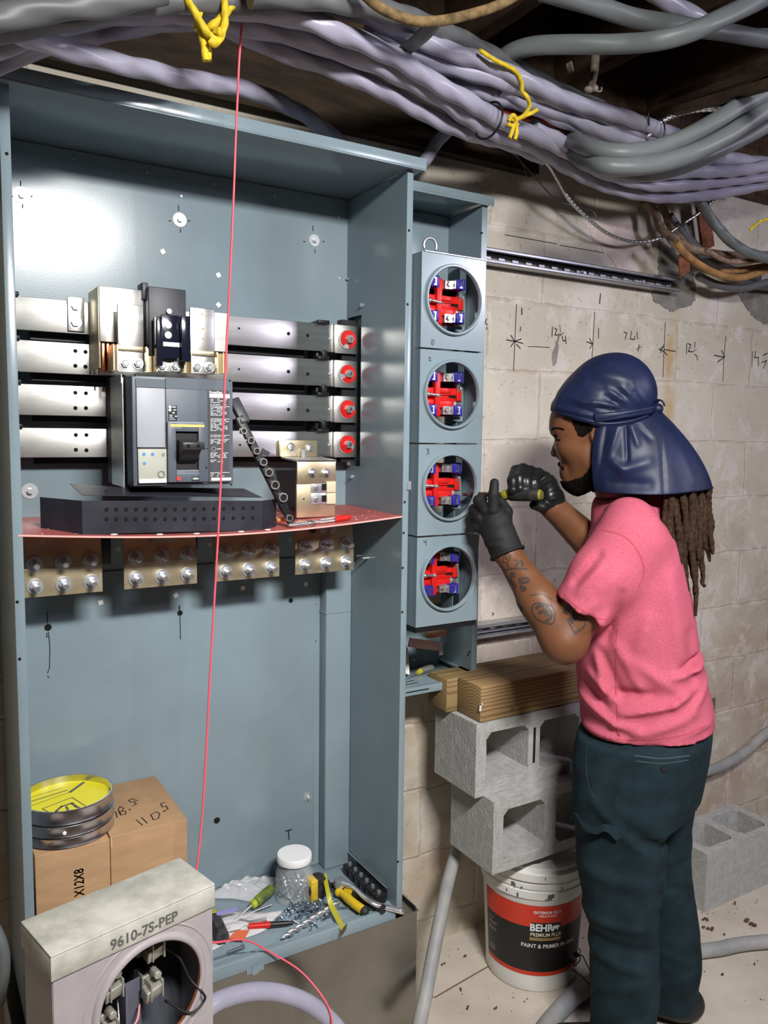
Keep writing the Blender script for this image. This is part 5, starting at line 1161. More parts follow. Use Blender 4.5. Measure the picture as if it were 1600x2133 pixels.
# thin telephone wires
for k, (pts, y0) in enumerate((([(1040, 305), (1068, 319), (1110, 364), (1152, 410), (1187, 427), (1222, 434), (1238, 443), (1241, 453)], -.05), ([(1075, 322), (1090, 345), (1098, 370)], -.04))):
    solo('thin_wire', MB().tube(crom([at(a, b, y0) for a, b in pts], 6), .0015, 6), M_cable_g, ('long thin grey wire looping down beside the armoured cable', 'short thin grey wire end hanging above the wireway box')[k], 'wire', smooth=180)
M_orange = mat('orange_sheath', (.75, .10, .02), .5)
pipe('orange_cable', [at(1040, 232, -.2), at(1085, 243, -.19), at(1128, 249, -.18), at(1160, 262, -.16)], .010, M_orange, 'short orange cable glimpsed behind the yellow knot', 'cable', 'orange cables between the bundles')
pipe('orange_cable', [at(1110, 285, -.16), at(1145, 283, -.15), at(1180, 288, -.14), at(1215, 296, -.13)], .012, M_orange, 'short orange cable glimpsed below and right of the yellow knot', 'cable', 'orange cables between the bundles')
# brown rope-like old pipe and grey strap at the top
pipe('old_rope', [at(740, -30, -.6), at(790, 15, -.6), at(850, 40, -.6), at(900, 45, -.6), at(960, 35, -.6), at(1040, 10, -.6), at(1110, -30, -.6)], .009, mat('old_ochre_rope', (.18, .12, .05), .85, 0, .5, 40, .4, 80), 'sagging old ochre rope at the top centre', 'rope')
pipe('grey_strap', [at(905, 45, -.6), at(880, 75, -.55), at(850, 100, -.48), at(832, 115, -.43)], [.016]*25, M_cable_d, 'short dim grey cable end slanting behind the bundle, top centre', 'cable', flat=.5)
# broken porcelain fitting
ps = thing('porcelain_fitting', 'small dirty porcelain wire fitting hanging in the dark above the bundle', 'fitting', at(1240, 190, -.3))
M_porc = mat('dirty_porcelain', (.30, .25, .20), .5, 0, .3, 30)
MB().tube([at(1240, 120, -.25), at(1238, 150, -.27), at(1234, 175, -.3)], [.012, .011, .009], 10).build('stem', M_porc, ps, smooth=60)
MB().ball(at(1226, 187, -.3), (.013, .011, .009)).ball(at(1240, 184, -.3), (.009, .008, .009)).build('knob', M_porc, ps, smooth=180)
MB().tube(crom([at(1243, 190, -.3), at(1252, 190, -.3), at(1253, 182, -.3)], 4), .0025, 8).build('hook', M_porc, ps, smooth=180)
MB().bar(at(1185, 130, -.25), at(1190, 150, -.25), .016, .006).build('arm', M_porc, ps)
# ties and ropes
M_tie = mat('black_zip_tie', (.01, .01, .012), .35)
def loop(c, nrm, ru_, rv, r, m, name, label, cat, n=28, tail=None):
    nrm = Vector(nrm).normalized(); u, v = frame(nrm); c = Vector(c)
    P = [c+u*(ru_*math.cos(a))+v*(rv*math.sin(a)) for a in np.linspace(0, 2*PI, n+1)]
    mb = MB().tube(P, r, 8, caps=False)
    if tail: mb.tube(tail, r, 8)
    return solo(name, mb, m, label, cat, smooth=180)
d_ = (at(1040, 250, -.25)-at(972, 209, -.27)).normalized()
loop((at(1016, 262, -.36)+at(1020, 240, -.39))/2, d_, .040, .040, .0026, M_tie, 'zip_tie', 'black zip tie holding two lower overhead cables together', 'zip tie')
loop(at(1352, 282, -.345), (at(1372, 290, -.32)-at(1306, 263, -.34)), .046, .046, .002, M_tie, 'zip_tie', 'thin black zip tie round the upper bundle, right of the porcelain fitting', 'zip tie', tail=[at(1352, 262, -.39), at(1351, 235, -.39), at(1351, 208, -.39)])
M_yrope = mat('yellow_rope', (.72, .52, .02), .65, 0, .15, 80, .3, 200)
def rope(name, strands, label, r=.006):
    t = thing(name, label, 'rope', at(*strands[0][0]))
    for s_ in strands:
        MB().tube(crom([at(*q) for q in s_], 7), r, 10, ridge=.12, nr=3, tw=260).build('strand', M_yrope, t, smooth=60)
    return t
rope('yellow_rope', [[(375, -60, -.52), (392, 0, -.52), (410, 32, -.52), (424, 58, -.52), (438, 74, -.52), (452, 78, -.52), (458, 70, -.525), (450, 62, -.53)],
                     [(400, -60, -.50), (409, 0, -.50), (415, 22, -.50), (411, 45, -.50), (412, 62, -.50)], [(416, 55, -.505), (423, 85, -.505), (429, 127, -.505)], [(426, 62, -.50), (431, 90, -.50), (434, 126, -.50)],
                     [(470, -60, -.52), (468, 0, -.52), (469, 35, -.52), (465, 62, -.52), (455, 85, -.52), (445, 90, -.52), (437, 82, -.52)], [(500, -60, -.51), (490, 0, -.51), (477, 20, -.51), (460, 38, -.51), (444, 52, -.51), (432, 60, -.5)]],
     'yellow rope looped and knotted round the cables above the cabinet', .0062)
rope('yellow_rope', [[(1000, 105, -.47), (1030, 125, -.46), (1055, 137, -.45), (1075, 150, -.44), (1086, 170, -.43), (1088, 190, -.42), (1098, 202, -.42), (1103, 217, -.41), (1098, 232, -.40), (1086, 244, -.39), (1072, 250, -.38), (1064, 244, -.38)],
                     [(1072, 250, -.38), (1090, 243, -.39), (1106, 236, -.4), (1119, 229, -.4)], [(1060, 252, -.38), (1068, 240, -.385), (1076, 250, -.385), (1070, 262, -.38), (1058, 258, -.38)], [(1070, 262, -.38), (1066, 276, -.38), (1062, 288, -.38)], [(1076, 262, -.38), (1076, 278, -.38), (1073, 291, -.38)], [(1066, 238, -.375), (1072, 252, -.375), (1080, 262, -.38)]],
     'yellow rope knotted under the upper cable bundle, right of the zip tie', .0045)
rope('yellow_rope', [[(1562, 479, -.3), (1575, 468, -.3), (1590, 459, -.3), (1640, 450, -.3)]], 'end of a yellow rope at the right edge of the picture', .004)
# leaf-like green tape behind the worker
lf = at(1484, 1480, -.006); solo('green_tape', MB().prism([at(1480, 1510, -.003), at(1482, 1455, -.003), at(1490, 1453, -.003), at(1489, 1475, -.003), at(1483, 1500, -.003)], (0, -.002, 0)), mat('green_tape', (.10, .16, .05), .6), 'small scrap of green tape on the wall behind the worker', 'tape')
# silver cable end, far left edge
pipe('grey_cable', [at(-30, 1900, -.2), at(2, 1965, -.22), at(8, 2020, -.22), at(-4, 2090, -.2)], .012, M_cable_g, 'grey cable end peeking in at the bottom left edge', 'cable')
# ================================================================ the worker: surfaces grown from signed distance fields
PV = np.array([0.755, 0.655, 0.0]); PV = PV/np.linalg.norm(PV); PU = np.array([PV[1], -PV[0], 0.0]); P0 = np.array([1.52, -0.57, 0.0])
def Lc(px, py, d=0.0):
    r = ray(px, py); t = (d-(CAM-P0)@PV)/(r@PV); p = CAM+t*r-P0
    return np.array([p@PU, p@PV, p[2]])
def Wd(q): q = np.asarray(q); return P0+q[..., 0:1]*PU+q[..., 1:2]*PV+q[..., 2:3]*np.array([0, 0, 1.0])
def Wv(q): return Vector([float(a) for a in Wd(np.asarray(q)[None])[0]])
def smin(a, b, k):
    if k <= 0: return np.minimum(a, b)
    h = np.clip(0.5+0.5*(b-a)/k, 0, 1); return b*(1-h)+a*h-k*h*(1-h)
class Field:
    def __init__(s, lo, hi, h):
        s.h = h; s.lo = np.array(lo, float); s.n = np.ceil((np.array(hi)-s.lo)/h).astype(int)+1
        s.D = np.full(s.n, 1.0, dtype=np.float32)
    def clone(s):
        c = Field.__new__(Field); c.h, c.lo, c.n = s.h, s.lo, s.n; c.D = np.full(s.D.shape, 1.0, dtype=np.float32); return c
    def _sl(s, a, b, pad):
        i0 = np.maximum(0, np.floor((np.array(a)-pad-s.lo)/s.h).astype(int)); i1 = np.minimum(s.n, np.ceil((np.array(b)+pad-s.lo)/s.h).astype(int)+1)
        sl = tuple(slice(int(p), int(max(p, q))) for p, q in zip(i0, i1))
        g = [s.lo[k]+s.h*np.arange(sl[k].start, sl[k].stop, dtype=np.float32) for k in range(3)]
        return sl, np.meshgrid(*g, indexing='ij')
    def put(s, fn, a, b, k=0.0, mode='add'):
        sl, (x, y, z) = s._sl(a, b, k+3*s.h)
        if 0 in x.shape: return s
        d = fn(x, y, z).astype(np.float32)
        if mode == 'add': s.D[sl] = smin(s.D[sl], d, k)
        else: s.D[sl] = -smin(-s.D[sl], d, k)
        return s
    def cap(s, a, b, ra, rb=None, k=0.02, mode='add'):
        a, b = np.array(a, float), np.array(b, float); rb = ra if rb is None else rb; ab = b-a; L2 = max(ab@ab, 1e-9)
        def fn(x, y, z):
            t = np.clip(((x-a[0])*ab[0]+(y-a[1])*ab[1]+(z-a[2])*ab[2])/L2, 0, 1)
            return np.sqrt((x-a[0]-t*ab[0])**2+(y-a[1]-t*ab[1])**2+(z-a[2]-t*ab[2])**2)-(ra+(rb-ra)*t)
        R = max(ra, rb); return s.put(fn, np.minimum(a, b)-R, np.maximum(a, b)+R, k, mode)
    def chain(s, pts, rs, k=0.02):
        for i in range(len(pts)-1): s.cap(pts[i], pts[i+1], rs[i], rs[i+1], k)
        return s
    def ell(s, c, r, k=0.02, mode='add', tilt=0.0):
        c = np.array(c, float); ct, st = math.cos(tilt), math.sin(tilt)
        def fn(x, y, z):
            dx, dz = x-c[0], z-c[2]; X, Z = dx*ct+dz*st, -dx*st+dz*ct; Y = y-c[1]
            k0 = np.sqrt((X/r[0])**2+(Y/r[1])**2+(Z/r[2])**2)+1e-6; k1 = np.sqrt((X/r[0]**2)**2+(Y/r[1]**2)**2+(Z/r[2]**2)**2)+1e-6
            return k0*(k0-1)/k1
        R = max(r); return s.put(fn, c-R, c+R, k, mode)
    def loft(s, secs, k=0.02, p=2.3, mode='add'):
        """secs: rows (z, u centre, u half, v centre, v half), any order in z"""
        S = np.array(sorted(secs)); zz_ = S[:, 0]
        def fn(x, y, z):
            uc, uh, vc, vh = [np.interp(z, zz_, S[:, i]) for i in (1, 2, 3, 4)]
            r = (np.abs((x-uc)/uh)**p+np.abs((y-vc)/vh)**p)**(1/p)
            d = (r-1)*np.minimum(uh, vh)
            return np.maximum(d, np.maximum(zz_[0]-z, z-zz_[-1]))
        lo = [(S[:, 1]-S[:, 2]).min(), (S[:, 3]-S[:, 4]).min(), zz_[0]]; hi = [(S[:, 1]+S[:, 2]).max(), (S[:, 3]+S[:, 4]).max(), zz_[-1]]
        return s.put(fn, lo, hi, k, mode)
    def half(s, p, n):
        """keep the side where (q-p).n < 0"""
        p, n = np.array(p, float), np.array(n, float); n = n/np.linalg.norm(n)
        sl, (x, y, z) = s._sl(s.lo, s.lo+s.n*s.h, 0); s.D = np.maximum(s.D, ((x-p[0])*n[0]+(y-p[1])*n[1]+(z-p[2])*n[2]).astype(np.float32)); return s
    def disp(s, fn):
        sl, (x, y, z) = s._sl(s.lo, s.lo+s.n*s.h, 0); s.D = (s.D-fn(x, y, z)).astype(np.float32); return s
    def grid(s): return s._sl(s.lo, s.lo+s.n*s.h, 0)[1]
    def mesh(s, name, m, parent, relax=2):
        D = s.D; D[0] = D[-1] = 1; D[:, 0] = D[:, -1] = 1; D[:, :, 0] = D[:, :, -1] = 1
        I = D < 0; n = D.shape
        c = np.zeros(tuple(q-1 for q in n), dtype=np.int8)
        for dx in (0, 1):
            for dy in (0, 1):
                for dz in (0, 1): c += I[dx:n[0]-1+dx, dy:n[1]-1+dy, dz:n[2]-1+dz]
        act = (c > 0) & (c < 8); idx = np.argwhere(act); vid = np.full(c.shape, -1, dtype=np.int32); vid[act] = np.arange(len(idx))
        P = np.zeros((len(idx), 3)); cnt = np.zeros(len(idx))
        cn = [(0, 0, 0), (1, 0, 0), (0, 1, 0), (1, 1, 0), (0, 0, 1), (1, 0, 1), (0, 1, 1), (1, 1, 1)]
        for a in range(8):
            for b in range(a+1, 8):
                df = [abs(cn[a][q]-cn[b][q]) for q in range(3)]
                if sum(df) != 1: continue
                da = D[idx[:, 0]+cn[a][0], idx[:, 1]+cn[a][1], idx[:, 2]+cn[a][2]]; db = D[idx[:, 0]+cn[b][0], idx[:, 1]+cn[b][1], idx[:, 2]+cn[b][2]]
                mk = (da < 0) != (db < 0); t = np.where(mk, da/(da-db+1e-12), 0)
                pa = np.array(cn[a]); pb = np.array(cn[b]); P[mk] += (pa+(pb-pa)*t[mk, None]); cnt[mk] += 1
        P = (idx+P/np.maximum(cnt, 1)[:, None])*s.h+s.lo
        F = []
        for ax in range(3):
            a1, a2 = [(1, 2), (2, 0), (0, 1)][ax]
            sl0 = [slice(1, n[q]-1) for q in range(3)]; sl1 = list(sl0); sl0[ax] = slice(0, n[ax]-1); sl1[ax] = slice(1, n[ax])
            A, B = I[tuple(sl0)], I[tuple(sl1)]; E_ = np.argwhere(A != B)
            off = np.array([1, 1, 1]); off[ax] = 0; base = E_+off
            e1 = np.zeros(3, int); e1[a1] = 1; e2 = np.zeros(3, int); e2[a2] = 1
            q = [base-e1-e2, base-e2, base, base-e1]
            v = np.stack([vid[w_[:, 0], w_[:, 1], w_[:, 2]] for w_ in q], 1); ins = A[E_[:, 0], E_[:, 1], E_[:, 2]]
            v[~ins] = v[~ins][:, ::-1]; F.append(v)
        F = np.concatenate(F)
        for _ in range(relax):       # light smoothing
            acc = np.zeros_like(P); w_ = np.zeros(len(P))
            for i in range(4):
                a, b = F[:, i], F[:, (i+1) % 4]
                for q in range(3): acc[:, q] += np.bincount(a, P[b, q], len(P)); acc[:, q] += np.bincount(b, P[a, q], len(P))
                w_ += np.bincount(a, minlength=len(P)); w_ += np.bincount(b, minlength=len(P))
            P = 0.5*P+0.5*acc/np.maximum(w_, 1)[:, None]
        W = Wd(P); base = np.array(parent.location) if parent is not None else np.zeros(3)
        me = bpy.data.meshes.new(name); W = (W-base).astype(np.float32)
        me.vertices.add(len(W)); me.vertices.foreach_set('co', W.ravel())
        me.loops.add(F.size); me.loops.foreach_set('vertex_index', F.ravel().astype(np.int32))
        me.polygons.add(len(F)); me.polygons.foreach_set('loop_start', np.arange(0, F.size, 4, dtype=np.int32))
        me.update(calc_edges=True); me.validate()
        me.shade_smooth(); me.materials.append(m); o = bpy.data.objects.new(name, me); COL.objects.link(o)
        if parent is not None: o.parent = parent
        return o
def folds(x, z, lst):
    d = 0
    for (a, b, wd, amp) in lst:
        a, b = Lc(*a), Lc(*b); ax, az, bx, bz_ = a[0], a[2], b[0], b[2]; dx, dz = bx-ax, bz_-az; L2 = dx*dx+dz*dz
        t = ((x-ax)*dx+(z-az)*dz)/L2; tc = np.clip(t, 0, 1)
        r2 = (x-ax-tc*dx)**2+(z-az-tc*dz)**2
        d = d+amp*np.exp(-r2/(wd*wd))*np.clip(1.25-np.abs(tc-.5)*1.1, 0, 1)
    return d
def wavn(x, y, z, f, sd=0):
    r = np.random.RandomState(sd); o = 0
    for k in range(5):
        a = r.normal(size=3); a = a/np.linalg.norm(a)*f*r.uniform(.6, 1.4); o = o+np.sin(x*a[0]+y*a[1]+z*a[2]+r.uniform(0, 6.28))
    return o/5
M_skin = mat('brown_skin', (0.165, 0.066, 0.030), 0.46, 0, 0.12, 18, 0.10, 260, detail=5)
M_shirt = mat('heather_pink_knit', (0.50, 0.085, 0.135), 0.9, 0, 0, 420, 0.12, 500, col2=(0.60, 0.145, 0.205), detail=2, spec=.2)
M_durag = mat('navy_satin', (0.009, 0.014, 0.048), 0.46, 0, 0.25, 12, 0.06, 300, spec=.4)
M_trs = mat('dark_teal_canvas', (0.012, 0.025, 0.032), 0.9, 0, 0.3, 12, 0.25, 350, spec=.2)
M_glove = mat('black_nitrile', (0.010, 0.011, 0.012), 0.36, 0, 0.2, 30, 0.12, 60)
M_glove_m = mat('matt_black_knit_glove', (0.008, 0.009, 0.009), 0.7, 0, 0.2, 30, 0.2, 200)
M_hair = mat('black_curly_hair', (0.006, 0.004, 0.003), 0.95, 0, 0.4, 150, 0.9, 300, spec=.12)
M_loc = mat('brown_dreadlock', (0.022, 0.012, 0.007), 0.9, 0, 0, 120, 1.0, 260, col2=(0.062, 0.034, 0.020), spec=.2)
M_boot = mat('black_boot_leather', (0.012, 0.014, 0.016), 0.5, 0, 0.3, 20)
per = thing('person', 'person in a pink T-shirt, navy durag and dark trousers working on the meter sockets', 'person', (1.56, -0.54, 0.0))

# ---- body (skin): one continuous surface
def LL(*q): return Lc(*q)
lo = np.minimum(LL(960, 720, -.35), LL(960, 2290, -.35)); B0 = np.array([-.62, -.30, -.01]); B1 = np.array([.30, .33, 1.76])
body = Field(B0, B1, .0060)
# head and face are grown at a finer step further down and joined by the neck; trunk and limbs first
sh_n, el_n, mid_n, wr_n = LL(1300, 1138, -.155), LL(1174, 1333, -.195), LL(1122, 1250, -.172), LL(1056, 1150, -.128)
sh_f, el_f, wr_f = LL(1312, 1115, .15), LL(1250, 1150, .07), LL(1152, 1056, .005)
def arms(F, g=0.0, k=.02):
    F.chain([sh_n, el_n], [.056+g, .046+g], k).chain([el_n, mid_n, wr_n], [.0475+g, .044+g, .0305+g], k)
    F.cap(el_n+np.array([.004, 0, -.004]), mid_n, .046+g, .030+g, k)
    F.chain([sh_f, el_f, wr_f], [.054+g, .047+g, .032+g], k)
def near_hand(F, g=0.0, k=.008):
    pw = LL(1042, 1122, -.125)
    F.chain([wr_n, pw, LL(1034, 1096, -.115)], [.032+g, .034+g, .036+g], .015)
    F.ell(LL(1027, 1088, -.112), (.0405+g, .026+g, .040+g), .015)
    F.chain([LL(1027, 1062, -.132), LL(1028, 1030, -.135), LL(1030, 1006, -.128)], [.0135+g, .0112+g, .0100+g], k)
    F.chain([LL(1012, 1062, -.128), LL(998, 1043, -.108), LL(1006, 1040, -.080)], [.0135+g, .0125+g, .0105+g], k)
    F.chain([LL(1000, 1078, -.124), LL(989, 1066, -.100), LL(1000, 1058, -.074)], [.0130+g, .0120+g, .0100+g], k)
    F.chain([LL(996, 1098, -.118), LL(987, 1090, -.096), LL(1000, 1080, -.076)], [.0120+g, .0110+g, .0090+g], k)
    F.chain([LL(1054, 1100, -.100), LL(1056, 1066, -.078), LL(1043, 1042, -.062)], [.0150+g, .0128+g, .0105+g], k)
def far_hand(F, g=0.0, k=.005):
    F.chain([wr_f, LL(1146, 1040, .006), LL(1136, 1022, .012)], [.032+g, .033+g, .034+g], .012)
    F.ell(LL(1132, 1012, .012), (.034+g, .030+g, .036+g), .012)
    F.ell(LL(1146, 1030, -.012), (.018+g, .022+g, .026+g), .012)
    for i, (x, dz, dd) in enumerate(((1124, 4, .012), (1107, 0, .004), (1091, -5, -.002), (1077, -1, -.004))):
        F.chain([LL(x+14, 990+dz, .020), LL(x-2, 981+dz, -.020+dd), LL(x-10, 1002+dz, -.060+dd), LL(x-9, 1022+dz, -.070+dd), LL(x-8, 1036+dz, -.056+dd)], [.0125+g, .0130+g, .0122+g, .0115+g, .0095+g], k)
    F.chain([LL(1146, 1050, -.006), LL(1130, 1057, -.036), LL(1112, 1052, -.050)], [.0150+g, .0130+g, .0110+g], k)
Ts = lambda y, l, r, hv, d=0.0: (Lc((l+r)/2, y, d)[2], Lc((l+r)/2, y, d)[0], (r-l)/2/863.0, d, hv)
tor = [Ts(1062, 1262, 1372, .085), Ts(1085, 1245, 1392, .150), Ts(1110, 1232, 1405, .178), Ts(1150, 1214, 1416, .188), Ts(1200, 1205, 1426, .186), Ts(1260, 1199, 1438, .178), Ts(1330, 1198, 1449, .170), Ts(1400, 1204, 1462, .166), Ts(1460, 1211, 1478, .172), Ts(1520, 1214, 1481, .178), Ts(1575, 1216, 1478, .178)]
shr = lambda S, g: [(a, b, c-g, d, e-g) for a, b, c, d, e in S]
body.loft(shr(tor, .026), .03)
nearleg = [Ts(1540, 1214, 1440, .105, -.075), Ts(1600, 1201, 1415, .103, -.085), Ts(1700, 1197, 1394, .098, -.088), Ts(1760, 1203, 1386, .094, -.09), Ts(1830, 1209, 1377, .088, -.09), Ts(1900, 1222, 1369, .083, -.09), Ts(1960, 1231, 1369, .078, -.09), Ts(2060, 1232, 1371, .074, -.09), Ts(2133, 1231, 1362, .072, -.09), Ts(2188, 1229, 1368, .072, -.09)]
farleg = [Ts(1520, 1262, 1476, .105, .075), Ts(1560, 1268, 1471, .105, .08), Ts(1600, 1280, 1457, .103, .085), Ts(1650, 1290, 1450, .098, .09), Ts(1720, 1296, 1442, .094, .095), Ts(1790, 1302, 1440, .09, .10), Ts(1860, 1308, 1449, .085, .105), Ts(1930, 1314, 1459, .08, .11), Ts(2000, 1325, 1463, .078, .115), Ts(2050, 1328, 1458, .074, .12), Ts(2094, 1330, 1446, .074, .125)]
body.loft(shr(nearleg, .034), .02).loft(shr(farleg, .034), .02)
# neck and head
hd0 = np.array([0, 0, 0])
body.cap(LL(1274, 985), LL(1308, 1080), .050, .056, .03)
def headf(F):
    F.ell(LL(1246, 873), (.106, .0775, .104), .01)
    F.ell(LL(1188, 884), (.0435, .058, .046), .03)
    F.ell(LL(1203, 930), (.050, .060, .060), .03)
    F.cap(LL(1236, 965, -.038), LL(1200, 1000, -.018), .036, .024, .03); F.cap(LL(1236, 965, .038), LL(1200, 1000, .018), .036, .024, .03)
    F.ell(LL(1194, 1004), (.022, .026, .018), .015)
    F.ell(LL(1182, 980), (.018, .030, .024), .015)
    F.cap(LL(1160, 908), LL(1158, 940), .0065, .0095, .008); F.ell(LL(1158, 944), (.0125, .0110, .0095), .005)
    F.ell(LL(1167, 950, -.012), (.010, .008, .0075), .004); F.ell(LL(1167, 950, .012), (.010, .008, .0075), .004)
    for s_ in (-1, 1):
        F.ell(LL(1160, 912, s_*.030), (.014, .016, .0105), .008, 'sub')
        F.cap(LL(1155, 893, s_*.012), LL(1163, 893, s_*.040), .0085, .0075, .010)
        F.ell(LL(1171, 914, s_*.030), (.0135, .0135, .0125), .004)
        F.ell(LL(1186, 935, s_*.040), (.022, .018, .018), .02)
        F.ell(LL(1244, 903, s_*.074), (.017, .009, .028), .006, tilt=.15); F.ell(LL(1243, 903, s_*.083), (.009, .006, .016), .004, 'sub')
    F.ell(LL(1178, 980), (.0135, .023, .0065), .003); F.ell(LL(1180, 994), (.0125, .020, .0070), .003); F.ell(LL(1172, 1001), (.006, .016, .005), .003, 'sub')
    F.ell(LL(1157, 962), (.010, .03, .006), .004, 'sub'); F.ell(LL(1148, 917), (.0115, .03, .012), .006, 'sub')
    F.cap(LL(1168, 987.5, -.021), LL(1168, 987.5, .021), .0016, .0016, .001, 'sub')
body.half(LL(1300, 1042), (-0.3, 0, 1))
arms(body); near_hand(body, -.0015); far_hand(body, -.004)
bo = body.mesh('body', M_skin, per)
# finer head skin laid over the coarse one, same surface continued
hf = Field(LL(1140, 1040, -.1)-np.array([.02, .02, .01]), LL(1345, 770, .1)+np.array([.02, .02, .01]), .0029)
hf.cap(LL(1274, 985), LL(1308, 1080), .0502, .0562, .03); headf(hf); hf.disp(lambda x, y, z: .0005); hf.half(LL(1300, 1030), (0.3, 0, -1))
head = hf.mesh('head', M_skin, per, relax=1)
def eye(s_):
    c = Wv(LL(1170, 914, s_*.030)); o = MB().ball(c, .0125, 18, 12).build('eye', mat('eye_white', (.55, .50, .45), .2), per, smooth=180)
    return o
# eyelids half closed: dark lash line on the visible side
bvh = None
def bvh_of(o):
    me = o.data; V = [Vector(v.co)+_worldloc(o) for v in me.vertices]; return BVHTree.FromPolygons(V, [tuple(p.vertices) for p in me.polygons])
def hit(B, px, py):
    o, d = Vector(CAM), Vector(ray(px, py)).normalized(); r = B.ray_cast(o, d); return (r[0], r[1]) if r[0] is not None else (None, None)
def sstroke(mb, B, pts, wd, lift=.0008, n=5, rb=False):
    Q = []
    ps = crom([Vector((a, b, 0)) for a, b in pts], n) if len(pts) > 2 else [Vector((*pts[0], 0)).lerp(Vector((*pts[1], 0)), k/6) for k in range(7)]
    for p in ps:
        h, nn = hit(B, p.x, p.y)
        if h is not None:
            if nn.dot(Vector(CAM)-h) < 0: nn = -nn
            Q.append((h, nn))
    for (a, na), (b, nb_) in zip(Q[:-1], Q[1:]):
        if (b-a).length > .03 or (b-a).length < 1e-5: continue
        d = b-a; s1 = d.cross(na).normalized()*wd/2; s2 = d.cross(nb_).normalized()*wd/2
        if rb: mb.tube([a, b], wd/2, 6)
        else: mb.add([a-s1+na*lift, a+s1+na*lift, b+s2+nb_*lift, b-s2+nb_*lift], [(0, 1, 2, 3)])
    return mb
Bh = bvh_of(head); Bb = bvh_of(bo)
lash = MB(); sstroke(lash, Bh, [(1157, 914), (1162, 917), (1168, 916)], .0026); lash.tube([Wv(LL(1163, 917, -.034)), Wv(LL(1155, 918, -.040))], .0005, 5)
lash.build('eyelash', M_hair, per)
lp = Field(LL(1150, 1010, -.04), LL(1200, 970, .04)+.004, .0022); lp.ell(LL(1177.5, 981), (.0132, .0215, .0052), .002); lp.ell(LL(1179.5, 994), (.0128, .019, .0062), .002); lp.disp(lambda x, y, z: .0006); lp.mesh('lips', mat('lip_brown', (.11, .040, .030), .42), per, relax=1)
br_ = MB(); sstroke(br_, Bh, [(1149, 895), (1156, 892), (1166, 892), (1176, 895)], .0040, .0010); br_.build('eyebrow', M_hair, per)
# head and trunk become one skin
_bm = __import__('bmesh').new(); _bm.from_mesh(bo.data); _bm.from_mesh(head.data); _bm.to_mesh(bo.data); _bm.free(); bo.data.shade_smooth(); bpy.data.objects.remove(head)
# side hair, beard and moustache
def shell(name, m, region, off, grid=.0028, mk=.0, extra=None):
    F = Field(region[0], region[1], grid); F.cap(LL(1274, 985), LL(1308, 1080), .0502, .0562, .03); headf(F)
    F.disp(lambda x, y, z: off+.0007*wavn(x, y, z, 900, 3)); x, y, z = F.grid(); F.D = np.maximum(F.D, extra(x, y, z)).astype(np.float32); return F
def inpoly(x, z, pts, soft=1.0):
    q = [Lc(a, b, -.06) for a, b in pts]; out = None
    # signed distance to polygon in the u,z plane
    d = np.full(x.shape, 1e9); sgn = np.ones(x.shape)
    for i in range(len(q)):
        ax, az = q[i][0], q[i][2]; bx, bz_ = q[i-1][0], q[i-1][2]
        ex, ez = bx-ax, bz_-az; wx, wz = x-ax, z-az; t = np.clip((wx*ex+wz*ez)/(ex*ex+ez*ez), 0, 1)
        d = np.minimum(d, (wx-ex*t)**2+(wz-ez*t)**2)
        c1, c2, c3 = z >= az, z < bz_, ex*wz > ez*wx
        f = (c1 & c2 & c3) | (~c1 & ~c2 & ~c3); sgn = np.where(f, -sgn, sgn)
    return sgn*np.sqrt(d)
lo_, hi_ = LL(1180, 1045, -.11)-.01, LL(1270, 850, .11)+.01
F = shell('side_hair', M_hair, (LL(1180, 925, -.11)-.01, LL(1262, 850, .11)+.01), .0026, extra=lambda x, y, z: inpoly(x, z, [(1188, 858), (1250, 858), (1250, 888), (1240, 886), (1234, 898), (1226, 903), (1214, 911), (1206, 909), (1200, 896), (1195, 884), (1190, 872)])+.002*wavn(x, y, z, 500, 8))
F.mesh('side_hair', M_hair, per, relax=0)
F = shell('beard', M_hair, (LL(1150, 1050, -.11)-.01, LL(1250, 940, .11)+.01), .0042, extra=lambda x, y, z: inpoly(x, z, [(1237, 958), (1246, 960), (1246, 1012), (1236, 1026), (1200, 1060), (1150, 1060), (1150, 1004), (1183, 1003), (1195, 1000), (1212, 993), (1226, 980)])+.003*wavn(x, y, z, 400, 9))
F.ell(LL(1206, 1014), (.024, .034, .020), .012); F.cap(LL(1230, 1000, -.036), LL(1203, 1018, -.015), .016, .014, .012); F.cap(LL(1230, 1000, .036), LL(1203, 1018, .015), .016, .014, .012)
F.disp(lambda x, y, z: .0014*wavn(x, y, z, 700, 5)); F.mesh('beard', M_hair, per, relax=0)
F = Field(LL(1150, 990, -.06), LL(1200, 950, .06)+.005, .0026)
F.cap(LL(1168, 967, -.002), LL(1175, 975, -.026), .0068, .0055, .004).cap(LL(1168, 967, .002), LL(1175, 975, .026), .0068, .0055, .004).cap(LL(1175, 975, -.026), LL(1184, 996, -.031), .0052, .0045, .003)
F.disp(lambda x, y, z: .0008*wavn(x, y, z, 800, 6)); F.mesh('moustache', M_hair, per, relax=0)

